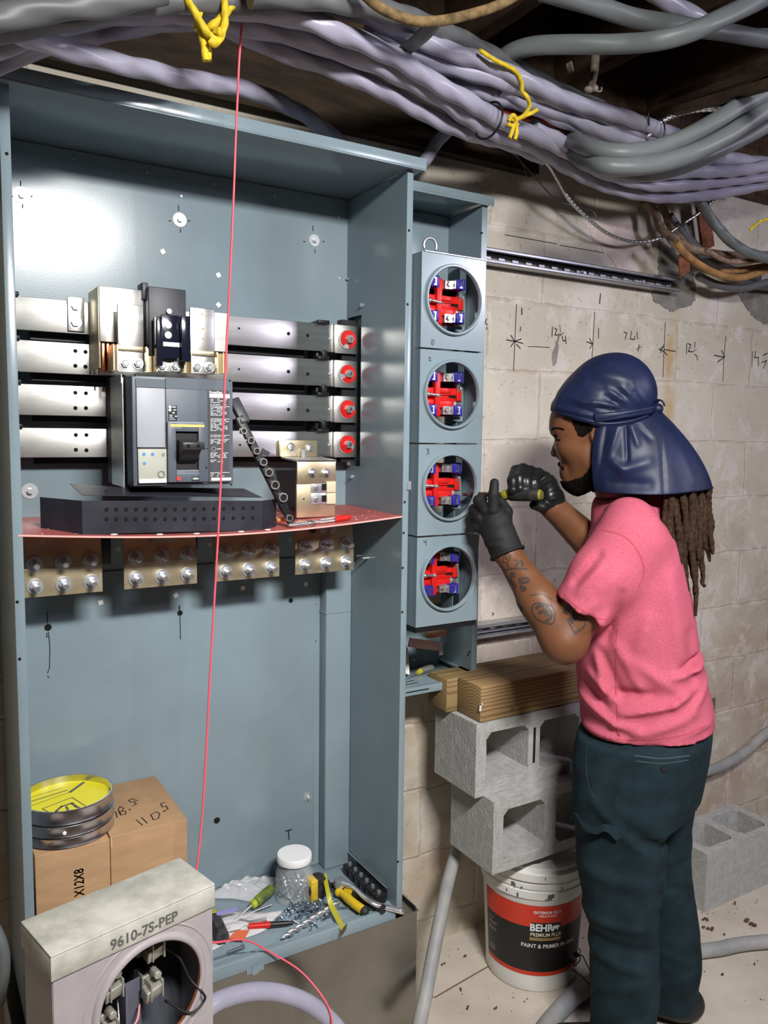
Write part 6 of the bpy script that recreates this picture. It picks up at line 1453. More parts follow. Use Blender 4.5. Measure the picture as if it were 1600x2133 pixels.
# ---- T-shirt
sf = Field([-.50, -.30, .58], [.26, .30, 1.44], .0055)
sf.loft(tor, .03)
hemp = LL(1214, 1274, -.188); axn = el_n-sh_n; axn = axn/np.linalg.norm(axn)
sl_ = sf.clone(); sl_.chain([sh_n+np.array([.012, .02, .012]), sh_n+.5*(hemp-sh_n)+np.array([0, 0, .004]), hemp+axn*.03], [.078, .072, .069], .02)
sl_.half(hemp, axn); sf.D = smin(sf.D, sl_.D, .028)
hf_ = LL(1245, 1150, .10); af = el_f-sh_f; af /= np.linalg.norm(af); sl2 = sf.clone(); sl2.chain([sh_f, sh_f+.45*(el_f-sh_f)], [.078, .068], .02); sf.D = smin(sf.D, sl2.D, .028)
sf.cap(LL(1285, 1062), LL(1345, 1062), .060, .055, .03)      # yoke round the neck
sf.cap(LL(1310, 1075, -.10), LL(1330, 1075, .10), .042, .042, .04)
SF = [((1214, 1420), (1285, 1460), .010, .010), ((1285, 1460), (1330, 1470), .012, .008), ((1300, 1440), (1400, 1425), .010, .011), ((1400, 1425), (1445, 1405), .010, .009), ((1285, 1405), (1360, 1405), .012, -.009),
      ((1225, 1480), (1300, 1490), .009, .008), ((1225, 1500), (1290, 1525), .008, -.006), ((1330, 1480), (1440, 1450), .011, .007), ((1345, 1505), (1460, 1490), .010, -.006), ((1345, 1515), (1470, 1480), .010, .005),
      ((1415, 1362), (1462, 1352), .007, -.012), ((1400, 1375), (1470, 1368), .010, .010), ((1250, 1330), (1262, 1400), .010, .007), ((1262, 1330), (1300, 1410), .012, -.006), ((1290, 1310), (1340, 1400), .012, .006), ((1320, 1340), (1420, 1410), .013, .006),
      ((1235, 1370), (1285, 1415), .009, .008), ((1225, 1395), (1270, 1432), .008, -.006), ((1215, 1180), (1260, 1130), .008, -.010), ((1222, 1195), (1262, 1150), .008, .007), ((1350, 1260), (1330, 1330), .016, .006), ((1395, 1180), (1415, 1330), .018, .006), ((1430, 1300), (1440, 1420), .012, -.006),
      ((1245, 1200), (1300, 1160), .016, .004), ((1190, 1250), (1250, 1215), .012, .004), ((1215, 1270), (1260, 1230), .010, -.004), ((1245, 1290), (1275, 1240), .010, .005), ((1270, 1300), (1300, 1200), .010, -.007), ((1440, 1440), (1478, 1400), .010, .008)]
sf.disp(lambda x, y, z: 1.35*folds(x, z, SF)*np.clip(.35-y*6, 0, 1)+.0012*wavn(x, y, z, 60, 1))
sf.half(LL(1345, 1551, -.16), (0.06, 0, -1))
# neck opening
sf.ell(LL(1296, 1030), (.058, .056, .048), .006, 'sub')
shirt = sf.mesh('t_shirt', M_shirt, per)
Bs = bvh_of(shirt)
m = MB(); sstroke(m, Bs, [(1250, 1103), (1300, 1117), (1330, 1150), (1342, 1190), (1330, 1225)], .0035, .0006); sstroke(m, Bs, [(1285, 1310), (1283, 1380), (1284, 1450), (1290, 1535)], .0022, .0006)
sstroke(m, Bs, [(1173, 1236), (1200, 1262), (1240, 1285), (1266, 1291)], .0022, .0006); sstroke(m, Bs, [(1215, 1518), (1262, 1536), (1340, 1542), (1420, 1532), (1470, 1512)], .0022, .0006)
M_seam = mat('shirt_seam', (.50, .07, .11), .9); m.build('seams', M_seam, shirt)
# ribbed collar
cc = LL(1301, 1046); cpts = [Wv(np.array([cc[0]+.057*math.cos(a)+.0, .056*math.sin(a), cc[2]+.020+.006*math.cos(a)+.004*math.sin(2*a)])) for a in np.linspace(0, 2*PI, 33)]
MB().tube(cpts, .0085, 8, caps=False).build('collar', M_shirt, shirt, smooth=180)

# ---- trousers
tf = Field([-.30, -.26, -.005], [.26, .30, .86], .0058)
hips = [Ts(1500, 1222, 1476, .165), Ts(1530, 1212, 1473, .172), Ts(1570, 1204, 1466, .176), Ts(1620, 1201, 1456, .172), Ts(1660, 1205, 1452, .16)]
tf.loft(hips, .03).loft(nearleg, .035).loft(farleg, .035)
TF = [((1380, 1715), (1450, 1665), .012, -.012), ((1250, 1610), (1330, 1690), .016, .008), ((1340, 1680), (1380, 1712), .014, -.010), ((1300, 1620), (1345, 1650), .02, .008), ((1215, 1830), (1345, 1860), .012, .007), ((1230, 1870), (1350, 1905), .012, -.006), ((1225, 1900), (1340, 1940), .014, .007),
      ((1385, 1800), (1450, 1790), .012, .006), ((1375, 1850), (1450, 1880), .014, -.006), ((1300, 1560), (1290, 1620), .014, .005), ((1240, 1980), (1350, 1965), .014, .005), ((1240, 2060), (1350, 2030), .012, -.004), ((1230, 1740), (1370, 1780), .02, .006), ((1375, 2000), (1455, 2040), .012, .006), ((1375, 2060), (1450, 2050), .01, -.006), ((1380, 1720), (1360, 1860), .01, -.006)]
tf.disp(lambda x, y, z: 1.5*folds(x, z, TF)*np.clip(.5-y*2, 0.15, 1)+.0022*wavn(x, y, z, 42, 4)+.0012*wavn(x, y, z, 90, 7))
tf.half([0, 0, .045], (0, 0, -1))
trs = tf.mesh('trousers', M_trs, per)
Bt = bvh_of(trs); m = MB()
for a in ([(1322, 1574), (1380, 1580), (1436, 1574)], [(1324, 1585), (1380, 1590), (1434, 1583)]): sstroke(m, Bt, a, .0030, .0010)
sstroke(m, Bt, [(1224, 1545), (1222, 1600), (1228, 1640), (1240, 1662)], .0025, .0010)
m.build('pocket_welt', mat('worn_teal_seam', (.035, .06, .07), .8), trs)
h, nn = hit(Bt, 1384, 1601); MB().cyl(h-nn*.001, h+nn*.003, .0075, seg=18).build('button', M_boot, trs, smooth=30)
# cargo pocket flap
fp = [(1185, 1702, -.150), (1198, 1694, -.175), (1214, 1712, -.190), (1240, 1722, -.196), (1266, 1716, -.198), (1304, 1734, -.192)]; fq = [(1189, 1712, -.150), (1204, 1708, -.182), (1218, 1727, -.197), (1242, 1738, -.203), (1262, 1732, -.206), (1284, 1752, -.198)]
A_, B_2 = crom([Wv(LL(*q)) for q in fp], 4), crom([Wv(LL(*q)) for q in fq], 4); m = MB(); n_ = len(A_)
m.add(A_+B_2, [(i, i+1, n_+i+1, n_+i) for i in range(n_-1)]); m.build('pocket_flap', M_trs, trs, solid=.004)

# ---- boots
for nm, c, s_ in (('near', (-.005, -.09), 0), ('far', (.0, .125), 1)):
    u0 = nearleg[-1][1] if not s_ else farleg[-1][1]
    F = Field([u0-.24, c[1]-.08, -.003], [u0+.14, c[1]+.08, .17], .005)
    F.ell([u0+.035, c[1], .045], (.060, .042, .050), .02).ell([u0-.10, c[1], .032], (.085, .044, .036), .03).cap([u0+.01, c[1], .06], [u0+.0, c[1], .15], .046, .046, .03).ell([u0-.03, c[1], .045], (.08, .042, .04), .03)
    F.half([0, 0, .004], (0, 0, -1)); F.mesh('boot', M_boot, per)

# ---- gloves
gf = Field(LL(965, 1185, -.19)-.01, LL(1095, 985, -.02)+.01, .0026)
near_hand(gf, .0008, .006); gf.cap(wr_n+np.array([.004, 0, -.010]), LL(1044, 1118, -.122), .0395, .036, .01)
GF = [((1045, 1112), (1066, 1108), .003, -.0016), ((1040, 1122), (1068, 1118), .003, .0016), ((1030, 1130), (1064, 1126), .003, -.0014), ((1024, 1066), (1030, 1075), .004, -.001)]
gf.disp(lambda x, y, z: folds(x, z, GF)+.0006*wavn(x, y, z, 260, 2))
awr = wr_n-LL(1034, 1096, -.115); awr /= np.linalg.norm(awr); gf.half(wr_n+awr*.004, awr)
g1 = gf.mesh('glove', M_glove_m, per, relax=1)
u_, v_ = frame(Vector(Wd(wr_n[None]+awr[None]*.1)[0]-Wd(wr_n[None])[0])); cw = Wv(wr_n+awr*.003)
MB().tube([cw+u_*(.0395*math.cos(a))+v_*(.0395*math.sin(a)) for a in np.linspace(0, 2*PI, 29)], .0045, 8, caps=False).build('cuff', M_glove_m, g1, smooth=180)
gf = Field(LL(1035, 1090, -.09)-.01, LL(1185, 960, .06)+.01, .0026)
far_hand(gf, .0008, .004)
awf = wr_f-LL(1136, 1022, .012); awf /= np.linalg.norm(awf)
FFo = [((1150, 985), (1120, 1005), .003, -.0025), ((1158, 1000), (1125, 1018), .003, .002), ((1160, 1020), (1140, 1030), .003, -.002), ((1150, 1040), (1165, 1035), .003, .002)]
gf.disp(lambda x, y, z: folds(x, z, FFo)+.0012*wavn(x, y, z, 110, 12)+.0005*wavn(x, y, z, 300, 13)); gf.half(wr_f+awf*.006, awf)
gf.mesh('glove', M_glove, per, relax=1)
# ---- screwdriver held by both hands
T_ = at(966, 1030, -.243); Bt_ = Wv(LL(1128, 1031, -.082)); hs = Wv(LL(1046, 1029, -.052)); axs = (Bt_-T_).normalized(); hs = T_+axs*((hs-T_).dot(axs))
sd = thing('screwdriver', 'screwdriver with a yellow handle and dark red shaft, held against the third meter socket', 'screwdriver', T_)
MB().tube([T_-axs*.001, T_+axs*.012, T_+axs*.014, hs], [.0035, .0035, .0062, .0058], 12).build('shaft', mat('dark_red_tape', (.045, .012, .014), .5, 0, .4, 60), sd, smooth=50)
MB().tube([T_+axs*.012, T_+axs*.020], .0075, 6).build('ferrule', M_tin, sd)
MB().lathe([(.0001, 0), (.009, .001), (.0125, .006), (.0135, .014), (.0125, .022), (.0145, .032), (.0140, (Bt_-hs).length-.034), (.0135, (Bt_-hs).length-.030), (.0135, (Bt_-hs).length-.004), (.0115, (Bt_-hs).length)], hs, axs, 10).build('handle', mat('yellow_amber_plastic', (.30, .27, .02), .2, 0, .1, 40), sd, smooth=35)
MB().cyl(Bt_, Bt_+axs*.0015, .0105, seg=20).build('end_cap', mat('amber_dark', (.16, .15, .05), .3), sd, smooth=30)
MB().lathe_open([(.0135, -.082), (.0152, -.078), (.0156, -.044), (.0150, -.006), (.0140, -.004), (.0136, -.006), (.0136, -.044), (.013, -.078)], Bt_, axs, 20).build('handle_sleeve', M_grime, sd, smooth=40)

# ---- durag
df = Field(LL(1138, 905, -.14)-.01, LL(1395, 720, .14)+.01, .0042)
df.ell(LL(1274, 822), (.104, .090, .0975), .01).ell(LL(1222, 848), (.0815, .080, .055), .05).ell(LL(1250, 872), (.112, .0835, .060), .03).ell(LL(1190, 858), (.046, .064, .030), .02)
DF = [((1218, 838), (1290, 850), .005, .0035), ((1225, 850), (1300, 858), .004, -.003), ((1270, 815), (1318, 846), .006, .0045), ((1262, 828), (1300, 852), .005, -.0035), ((1300, 812), (1332, 842), .006, .004), ((1290, 822), (1318, 848), .004, -.003), ((1322, 810), (1345, 840), .005, .003), ((1250, 780), (1320, 800), .012, .003), ((1235, 800), (1300, 825), .010, -.003), ((1200, 850), (1245, 862), .004, -.003), ((1190, 830), (1240, 850), .006, .003), ((1165, 850), (1235, 868), .004, .003)]
df.disp(lambda x, y, z: 1.25*folds(x, z, DF)*np.clip(.4-y*10, 0, 1)+.0022*wavn(x, y, z, 38, 21)+.0008*wavn(x, y, z, 90, 22))
a, b = LL(1152, 858, -.04), LL(1242, 886, -.08); tt = np.array([b[0]-a[0], 0, b[2]-a[2]]); nrm = np.array([tt[2], 0, -tt[0]])
df.half(b, nrm)
dur = df.mesh('durag', M_durag, per)
# wrapped band: strip hugging the dome
Bd = bvh_of(dur)
def hug(curve, hw, lift, name, parent, m=M_durag, rows=4, n=8):
    cs = crom([Vector((a, b, 0)) for a, b in curve], n); G = []
    for i, c in enumerate(cs):
        t = (cs[min(i+1, len(cs)-1)]-cs[max(i-1, 0)]).normalized(); nn_ = Vector((-t.y, t.x, 0)); row = []
        for k in range(rows+1):
            q = c+nn_*hw*(2*k/rows-1); h, nn = hit(Bd, q.x, q.y)
            if h is None: h = None
            else:
                if nn.dot(Vector(CAM)-h) < 0: nn = -nn
                h = h+nn*(lift*(1 if 0 < k < rows else .3)+.0008*math.sin(k*2.1+i*.15))
            row.append(h)
        G.append(row)
    mb = MB()
    for i in range(len(G)-1):
        for k in range(rows):
            q = [G[i][k], G[i+1][k], G[i+1][k+1], G[i][k+1]]
            if all(p is not None for p in q) and max((q[0]-p).length for p in q) < .05: mb.add(q, [(0, 1, 2, 3)])
    o = mb.build(name, m, parent, solid=.0015)
    bm = __import__('bmesh').new(); bm.from_mesh(o.data); __import__('bmesh').ops.remove_doubles(bm, verts=bm.verts, dist=.0003); bm.to_mesh(o.data); bm.free(); o.data.shade_smooth(); return o
hug([(1238, 871), (1270, 868), (1310, 862), (1345, 856), (1362, 852)], 8.5, .0050, 'tied_band', dur, rows=8)
hug([(1160, 862), (1190, 868), (1225, 877), (1262, 884), (1310, 880), (1350, 868)], 5.5, .0042, 'tied_band', dur, rows=6)
MB().ball(Wv(LL(1368, 852, -.02)), (.014, .016, .014)).tube(crom([Wv(LL(1366, 848, -.02)), Wv(LL(1370, 834, -.03)), Wv(LL(1380, 836, -.035)), Wv(LL(1385, 846, -.035))], 5), [.0045]*16, 8, flat=.5).build('knot', M_durag, dur, smooth=180)
# cape panels
topc = [(1243, 884, -.080), (1262, 888, -.090), (1300, 886, -.094), (1340, 874, -.078), (1366, 858, -.035), (1372, 853, .015), (1350, 862, .065), (1290, 880, .088), (1245, 884, .082)]
midc = [(1233, 955, -.088), (1262, 960, -.104), (1310, 962, -.110), (1360, 950, -.100), (1405, 935, -.070), (1448, 938, .0), (1410, 950, .07), (1330, 955, .10), (1240, 955, .09)]
botc = [(1238, 1021, -.086), (1268, 1027, -.110), (1322, 1030, -.122), (1380, 1031, -.118), (1438, 1026, -.085), (1485, 1018, -.005), (1440, 1020, .085), (1340, 1020, .115), (1245, 1015, .09)]
def rs(c, n): return crom([Wv(LL(*q)) for q in c], n)
Tn, Mn, Bn = rs(topc, 12), rs(midc, 12), rs(botc, 12); nn_ = len(Tn); rows = 30; m = MB(); vs = []
for j in range(rows+1):
    t = j/rows
    for i in range(nn_):
        p = Tn[i]*((1-t)*(1-2*t))+Mn[i]*(4*t*(1-t))+Bn[i]*(t*(2*t-1)); q = np.array(p)-P0; u, z = q@PU, q[2]
        f = folds(u, z, [((1306, 890), (1309, 958), .0035, -.006), ((1318, 890), (1330, 925), .006, .004), ((1330, 890), (1355, 915), .006, -.004), ((1290, 890), (1275, 940), .007, .005), ((1268, 890), (1258, 960), .006, -.004), ((1275, 955), (1300, 975), .010, .006), ((1300, 975), (1350, 960), .012, .005), ((1280, 1000), (1350, 1005), .014, -.006), ((1374, 870), (1382, 1025), .003, -.003), ((1400, 900), (1440, 1000), .012, .004), ((1250, 900), (1243, 1000), .008, .003)])
        dr = Vector((float(-PV[0]), float(-PV[1]), 0)) if i < nn_*.6 else Vector((0, 0, 0)); vs.append(p+dr*float(f))
cape = m.add(vs, [(j*nn_+i, j*nn_+i+1, (j+1)*nn_+i+1, (j+1)*nn_+i) for j in range(rows) for i in range(nn_-1)]).build('cape', M_durag, dur, smooth=180, solid=.0015, sub=1)
# ---- dreadlocks
rnd = random.Random(77)
tips = [(1388, 1128), (1396, 1165), (1404, 1195), (1410, 1172), (1418, 1215), (1425, 1182), (1432, 1232), (1440, 1205), (1446, 1235), (1452, 1190), (1458, 1165), (1464, 1186), (1470, 1145), (1476, 1170), (1482, 1155), (1480, 1120), (1414, 1150), (1430, 1165), (1446, 1160), (1400, 1140), (1462, 1215), (1448, 1283)]
for i, (tx, ty) in enumerate(tips):
    x0 = 1385+(i % 16)*6.2 if i < 16 else tx-rnd.uniform(5, 12)
    d0 = float(np.interp(x0, [1378, 1438, 1478], [-.095, -.062, .0]))+(0 if i >= 16 else (i % 2)*.016)
    P = []; N_ = 12
    for k in range(N_+1):
        t = k/N_; P.append(Wv(LL(x0+(tx-x0)*t+3*math.sin(t*7+i), 1014+(ty-1014)*t, d0+.006*math.sin(t*5+i*1.7))))
    P = crom(P, 5); R = [.0070*(1+.09*math.sin(k*.9+i)+.05*math.sin(k*2.3))*(1-.0 if k < len(P)*.75 else 1-.55*(k-len(P)*.75)/(len(P)*.25)) for k in range(len(P))]
    MB().tube(P, R, 9, ridge=.10, nr=2, tw=120).build('dreadlock', M_loc, per, smooth=180)
MB().tube(crom([Wv(LL(*q)) for q in ((1462, 1185, -.04), (1466, 1200, -.045), (1462, 1212, -.05), (1469, 1222, -.05))], 4), .004, 8).build('dreadlock', M_loc, per, smooth=180)
# ---- tattoos on the near forearm and upper arm
M_tat = mat('tattoo_ink', (.060, .038, .030), .5)
m = MB()
T = lambda pts, wd=.0016: sstroke(m, Bb, pts, wd*1.35, .0004)
T([(1047, 1172), (1050, 1160), (1058, 1153), (1063, 1158), (1060, 1168), (1052, 1172), (1047, 1168)], .0022); T([(1056, 1172), (1060, 1180), (1066, 1188), (1062, 1184), (1056, 1176)], .0022); T([(1053, 1162), (1057, 1166), (1055, 1158)], .0016)
T([(1050, 1188), (1066, 1185), (1084, 1184), (1098, 1186)], .0040); T([(1072, 1166), (1080, 1170), (1074, 1180)], .0045); T([(1086, 1168), (1090, 1180)], .005)
T([(1062, 1196), (1070, 1194), (1072, 1200), (1064, 1201)], .005); T([(1080, 1208), (1098, 1204), (1100, 1212), (1082, 1214)], .005); T([(1083, 1222), (1096, 1226), (1086, 1230)], .006); T([(1058, 1205), (1068, 1212), (1074, 1225)], .006)
T([(1074, 1250), (1080, 1262), (1090, 1272)], .009); T([(1078, 1268), (1086, 1282), (1096, 1295)], .006); T([(1150, 1262), (1118, 1256), (1108, 1270), (1120, 1290), (1150, 1300), (1156, 1280), (1150, 1262)], .0028)
T([(1116, 1268), (1128, 1260), (1142, 1268), (1148, 1284), (1136, 1296)], .006); T([(1122, 1278), (1134, 1272), (1140, 1284)], .006); T([(1104, 1240), (1130, 1238), (1150, 1250)], .002)
T([(1176, 1278), (1186, 1262), (1200, 1268), (1196, 1288), (1184, 1296)], .010); T([(1188, 1300), (1196, 1316), (1208, 1312)], .003); T([(1196, 1322), (1212, 1310), (1220, 1300)], .003); T([(1206, 1275), (1214, 1285), (1222, 1296)], .006)
m.build('tattoos', M_tat, bo)
# ================================================================ tools on the cabinet floor
ZF = .3595
def fz(px, py, h=0.0): return atz(px, py, ZF+h)
M_bag = mat('clear_plastic_bag', (.82, .83, .86), .18, 0, alpha=.42, spec=.8)
M_bagw = mat('milky_plastic_bag', (.78, .76, .76), .25, 0, alpha=.72, spec=.8)
def bag(name, poly, h, m, label, seed, n=34):
    r = np.random.RandomState(seed); C0, C1, C2, C3 = [fz(*p) for p in poly]; vs = []
    ph = r.uniform(0, 6.28, (14,)); kk = r.normal(size=(14, 2))*9
    for j in range(n+1):
        for i in range(n+1):
            s_, t = i/n, j/n; p = (C0*(1-s_)+C1*s_)*(1-t)+(C3*(1-s_)+C2*s_)*t
            e = min(1, 5*min(s_, 1-s_, t, 1-t)); w_ = sum(abs(math.sin(kk[q, 0]*s_+kk[q, 1]*t+ph[q])) for q in range(14))/14
            vs.append(p+Vector((.004*math.sin(9*t+ph[0]), .004*math.sin(8*s_+ph[1]), h*e*(.25+1.1*(w_-.3))+.0015)))
    o = MB().add(vs, [(j*(n+1)+i, j*(n+1)+i+1, (j+1)*(n+1)+i+1, (j+1)*(n+1)+i) for j in range(n) for i in range(n)]).build(name, m, smooth=180, solid=.0004)
    recentre(o); return tag(o, label, 'plastic bag')
bag('plastic_bag', [(425, 1868), (545, 1882), (575, 1828), (470, 1850)], .030, M_bag, 'crumpled clear plastic bag at the back of the cabinet floor, left of the jar', 4)
bg = bag('plastic_bag', [(428, 1985), (560, 1935), (588, 1898), (430, 1905)], .010, M_bagw, 'milky plastic bag lying flat at the front left of the cabinet floor', 7)
solo('orange_card', MB().prism([fz(476, 1955, .013), fz(508, 1958, .013), fz(520, 1938, .013), fz(492, 1938, .013)], (0, 0, .0006)), mat('orange_print', (.75, .16, .06), .5), 'small orange printed card showing in the milky plastic bag', 'card')
solo('white_card', MB().prism([fz(472, 1942, .014), fz(500, 1935, .014), fz(512, 1925, .014), fz(486, 1926, .014)], (0, 0, .0006)), M_paper, 'small white card lying on the milky plastic bag', 'card')
solo('blue_strip', MB().prism([fz(452, 1908, .032), fz(496, 1896, .032), fz(494, 1890, .032), fz(450, 1901, .032)], (0, 0, .001)), mat('lilac_strip', (.30, .28, .62), .4), 'lilac and blue plastic strip lying between the two bags', 'strip')
# jar
jc = fz(613, 1868); jar = thing('plastic_jar', 'clear plastic jar with a white lid, half full of screws', 'jar', jc)
lidc = at(613, 1790, jc.y).z-ZF
JR = .047
M_jar = mat('clear_jar_plastic', (.80, .84, .84), .08, 0, alpha=.13, spec=.9)
MB().lathe_open([(JR-.003, .001), (JR, .006), (JR, lidc-.026), (JR-.009, lidc-.012), (JR-.010, lidc), (JR-.0115, lidc), (JR-.0105, lidc-.013), (JR-.0015, lidc-.027), (JR-.0015, .007), (JR-.004, .0025)], jc, seg=48).build('body', M_jar, jar, smooth=50)
MB().lathe([(.0001, .001), (JR-.003, .001), (JR-.003, .003), (.0001, .003)], jc, seg=40).build('bottom', M_jar, jar)
MB().lathe([(.0001, lidc-.001), (JR-.004, lidc-.001), (JR-.0035, lidc+.001), (JR-.0035, lidc+.014), (JR-.0055, lidc+.017), (.0001, lidc+.0175)], jc, seg=48).build('lid', M_white, jar, smooth=35)
# screws: one prototype, many copies
M_scr = mat('blue_zinc_screw', (.58, .66, .74), .22, 1.0, .1, 80)
def screw_proto():
    t = thing('machine_screw', 'small blue-white zinc screw in the loose pile spilling in front of the jar', 'screw', (0, 0, 0), 'loose screws in front of the jar')
    MB().cyl((0, 0, 0), (.021, 0, 0), .0027, seg=8).build('shank', M_scr, t, world=False, smooth=40)
    MB().lathe([(.0001, -.0045), (.0036, -.004), (.0054, -.001), (.0054, 0), (.002, .0002)], (0, 0, 0), (1, 0, 0), 12).build('screw_head', M_scr, t, world=False, smooth=40)
    return t
rnd = random.Random(21); sp0 = screw_proto(); first = True
spots = []
for k in range(84):      # heap in front of the jar
    a = rnd.gauss(0, 1); b = rnd.gauss(0, 1); c = fz(640+a*24, 1896+b*12); h = max(.003, .026*math.exp(-((a*a+b*b)/1.6)))*rnd.uniform(.3, 1)
    if (Vector((c.x, c.y, 0))-Vector((jc.x, jc.y, 0))).length < JR+.010 or c.y < -.272: continue
    spots.append((c+Vector((0, 0, h)), rnd.uniform(0, 6.28), rnd.uniform(-.5, .5), 0))
for px, py in ((612, 1918), (600, 1905), (690, 1885), (696, 1895), (702, 1880), (588, 1912), (650, 1928), (625, 1932), (708, 1892), (684, 1910)): spots.append((fz(px, py, .003), rnd.uniform(0, 6.28), 0, 0))
for k in range(70):      # inside the jar
    r_, a = (JR-.020)*math.sqrt(rnd.random()), rnd.uniform(0, 6.28); hz_ = rnd.uniform(.006, .060); spots.append((jc+Vector((r_*math.cos(a), r_*math.sin(a), hz_)), rnd.uniform(0, 6.28), rnd.uniform(-1.0, 1.0), 1))
for p, rz, ry, inside in spots:
    o = sp0 if first else copy_tree(sp0); first = False
    o.location = p; o.rotation_euler = (0, ry, rz)
    if inside: o['label'] = 'small blue-white zinc screw inside the clear jar'; o['group'] = 'screws inside the jar'
for px, py, l in ((487, 1979, 'single zinc bolt lying at the front edge of the cabinet floor below the milky bag'),):
    t = thing('zinc_bolt', l, 'bolt', fz(px, py)); a, b = fz(475, 1984, .005), fz(503, 1974, .005); MB().cyl(a, b, .0042, seg=10).build('shank', M_scr, t, smooth=40); MB().cyl(b, b+(b-a).normalized()*.006, .0075, seg=6).build('bolt_head', M_scr, t)
for px, py in ((478, 1812), (486, 1822), (494, 1818)):
    c = fz(px, py+14, .008); m = MB()
    for k in range(5): m.obox(c+Vector((rnd.uniform(-.008, .008), rnd.uniform(-.006, .006), rnd.uniform(-.004, .006))), (.005, rnd.uniform(-.002, .002), .001), (0, .005, rnd.uniform(-.003, .003)), (.0005, 0, .0007))
    solo('foil_scrap', m, M_steel, 'crumpled scrap of shiny foil at the back of the cabinet floor', 'foil', 'foil scraps')
def tool_driver(label, tip, col_, b0, end, rs, mat_c, mat_h, tz=(.004, .012, .016)):
    t = thing('screwdriver', label, 'screwdriver', fz(*b0)); a, b, c, d = fz(*tip, tz[0]), fz(*col_, tz[1]), fz(*b0, tz[2]), fz(*end, tz[2])
    MB().cyl(a, b, .0026, seg=8).build('shaft', M_steel, t, smooth=60); MB().tube([b, b.lerp(c, .3), c], [rs*.65, rs*.85, rs*.8], 12).build('collar', mat_c, t, smooth=60)
    MB().tube(crom([c, c.lerp(d, .15), c.lerp(d, .6), d.lerp(c, .08), d], 3), [rs*q for q in (.82, .9, 1, 1.02, 1.04, 1.04, 1.05, 1.06, 1.06, 1.04, 1.0, .9, .6)], 12, ridge=.05, nr=6, tw=0).build('handle', mat_h, t, smooth=50); return t
M_grip = mat('worn_grey_rubber', (.045, .045, .045), .7, 0, .5, 60, .2, 90); M_amber = mat('amber_collar', (.45, .40, .03), .25)
tool_driver('screwdriver with a worn dark grey grip and amber collar, front left of cabinet floor', (434, 1872), (441, 1900), (446, 1912), (464, 1956), .0155, M_amber, M_grip, (.004, .016, .018))
tool_driver('screwdriver with a lime green and grey grip, lying behind the milky bag', (488, 1918), (524, 1886), (533, 1880), (566, 1852), .0125, mat('lime_plastic', (.35, .42, .02), .4), mat('lime_grey_grip', (.20, .27, .02), .5, 0, 0, 20, col2=(.05, .06, .04)), (.006, .018, .020))
# marker, bits
mk = thing('marker_pen', 'red and black marker pen lying across the cabinet floor', 'marker', fz(560, 1930)); a, b, c = fz(518, 1930, .010), fz(563, 1926, .010), fz(612, 1922, .010)
MB().tube([a, b], [.0068, .0074], 14).build('barrel', M_red, mk, smooth=50); MB().tube([b, b.lerp(c, .7), c], [.0068, .0058, .003], 14).build('cap', M_blackpl, mk, smooth=50)
solo('nut_driver', MB().tube([fz(500, 1916, .010), fz(520, 1920, .010), fz(556, 1916, .012)], [.0035, .003, .0045], 8), M_steel, 'thin chrome driver bit lying above the marker pen', 'tool', smooth=50)
solo('zip_pull', MB().tube([fz(506, 1908, .008), fz(540, 1894, .008), fz(566, 1884, .008)], .0022, 8), M_steel, 'thin steel rod lying left of the jar', 'rod', smooth=60)
a, b = fz(586, 1955, .009), fz(700, 1884, .009); d = (b-a).normalized(); u, v = frame(d); L_ = (b-a).length; n = 60; m = MB()
for s_ in (0, PI):
    P = [a+d*(L_*k/n)+(u*math.cos(k/n*24+s_)+v*math.sin(k/n*24+s_))*.0034*min(1, k/6) for k in range(n+1)]; m.tube(P, [.0052*min(1, .15+k/8) for k in range(n+1)], 8)
m.cyl(a+d*.01, b+d*.012, .0034, seg=10); solo('drill_bit', m, M_steel, 'large twisted steel drill bit lying along the front of the cabinet floor', 'drill bit', smooth=60)
# tape measure
tm = thing('tape_measure', 'yellow and black tape measure with its blade pulled out over the cabinet edge', 'tape measure', fz(668, 1868))
x0_, x1_, z0_, z1_ = rx(650, 1808, 690, 1860, -.17); cy_ = fz(668, 1868).y; w_ = (x1_-x0_)/2; xc = (x0_+x1_)/2
MB().lathe([(.0001, 0), (w_*.98, 0), (w_*1.1, .004), (w_*1.1, .030), (w_*.98, .034), (.0001, .034)], (xc, cy_+.018, ZF+.030), (0, -1, 0), 28).build('case', M_grime, tm, smooth=40)
MB().box(xc-w_*1.0, xc-w_*.25, cy_-.018, cy_+.0185, ZF+.004, ZF+.058).build('yellow_panel', mat('tape_yellow', (.62, .42, .03), .4, 0, .15, 30), tm, bevel=.004)
bp_ = crom([Vector((fz(676, 1866).x, fz(676, 1866).y, at(677, 1822, fz(676, 1866).y).z)), fz(684, 1862, .040), fz(690, 1885, .024), fz(705, 1915, .016), fz(716, 1937, .012)], 6); m = MB()
for p, q in zip(bp_[:-1], bp_[1:]):
    dd = (q-p).normalized(); sdv = Vector((.8, .3, .5)).normalized(); m.add([p-sdv*.007, p+sdv*.007, q+sdv*.007, q-sdv*.007], [(0, 1, 2, 3)])
m.build('blade', mat('blade_yellow', (.50, .46, .03), .4), tm, solid=.0006); e = bp_[-1]
MB().obox(e, (.009, .003, .004), (0, .001, 0), (.0, .003, -.010)).build('hook', mat('rusty_steel', (.25, .18, .12), .4, .8), tm)
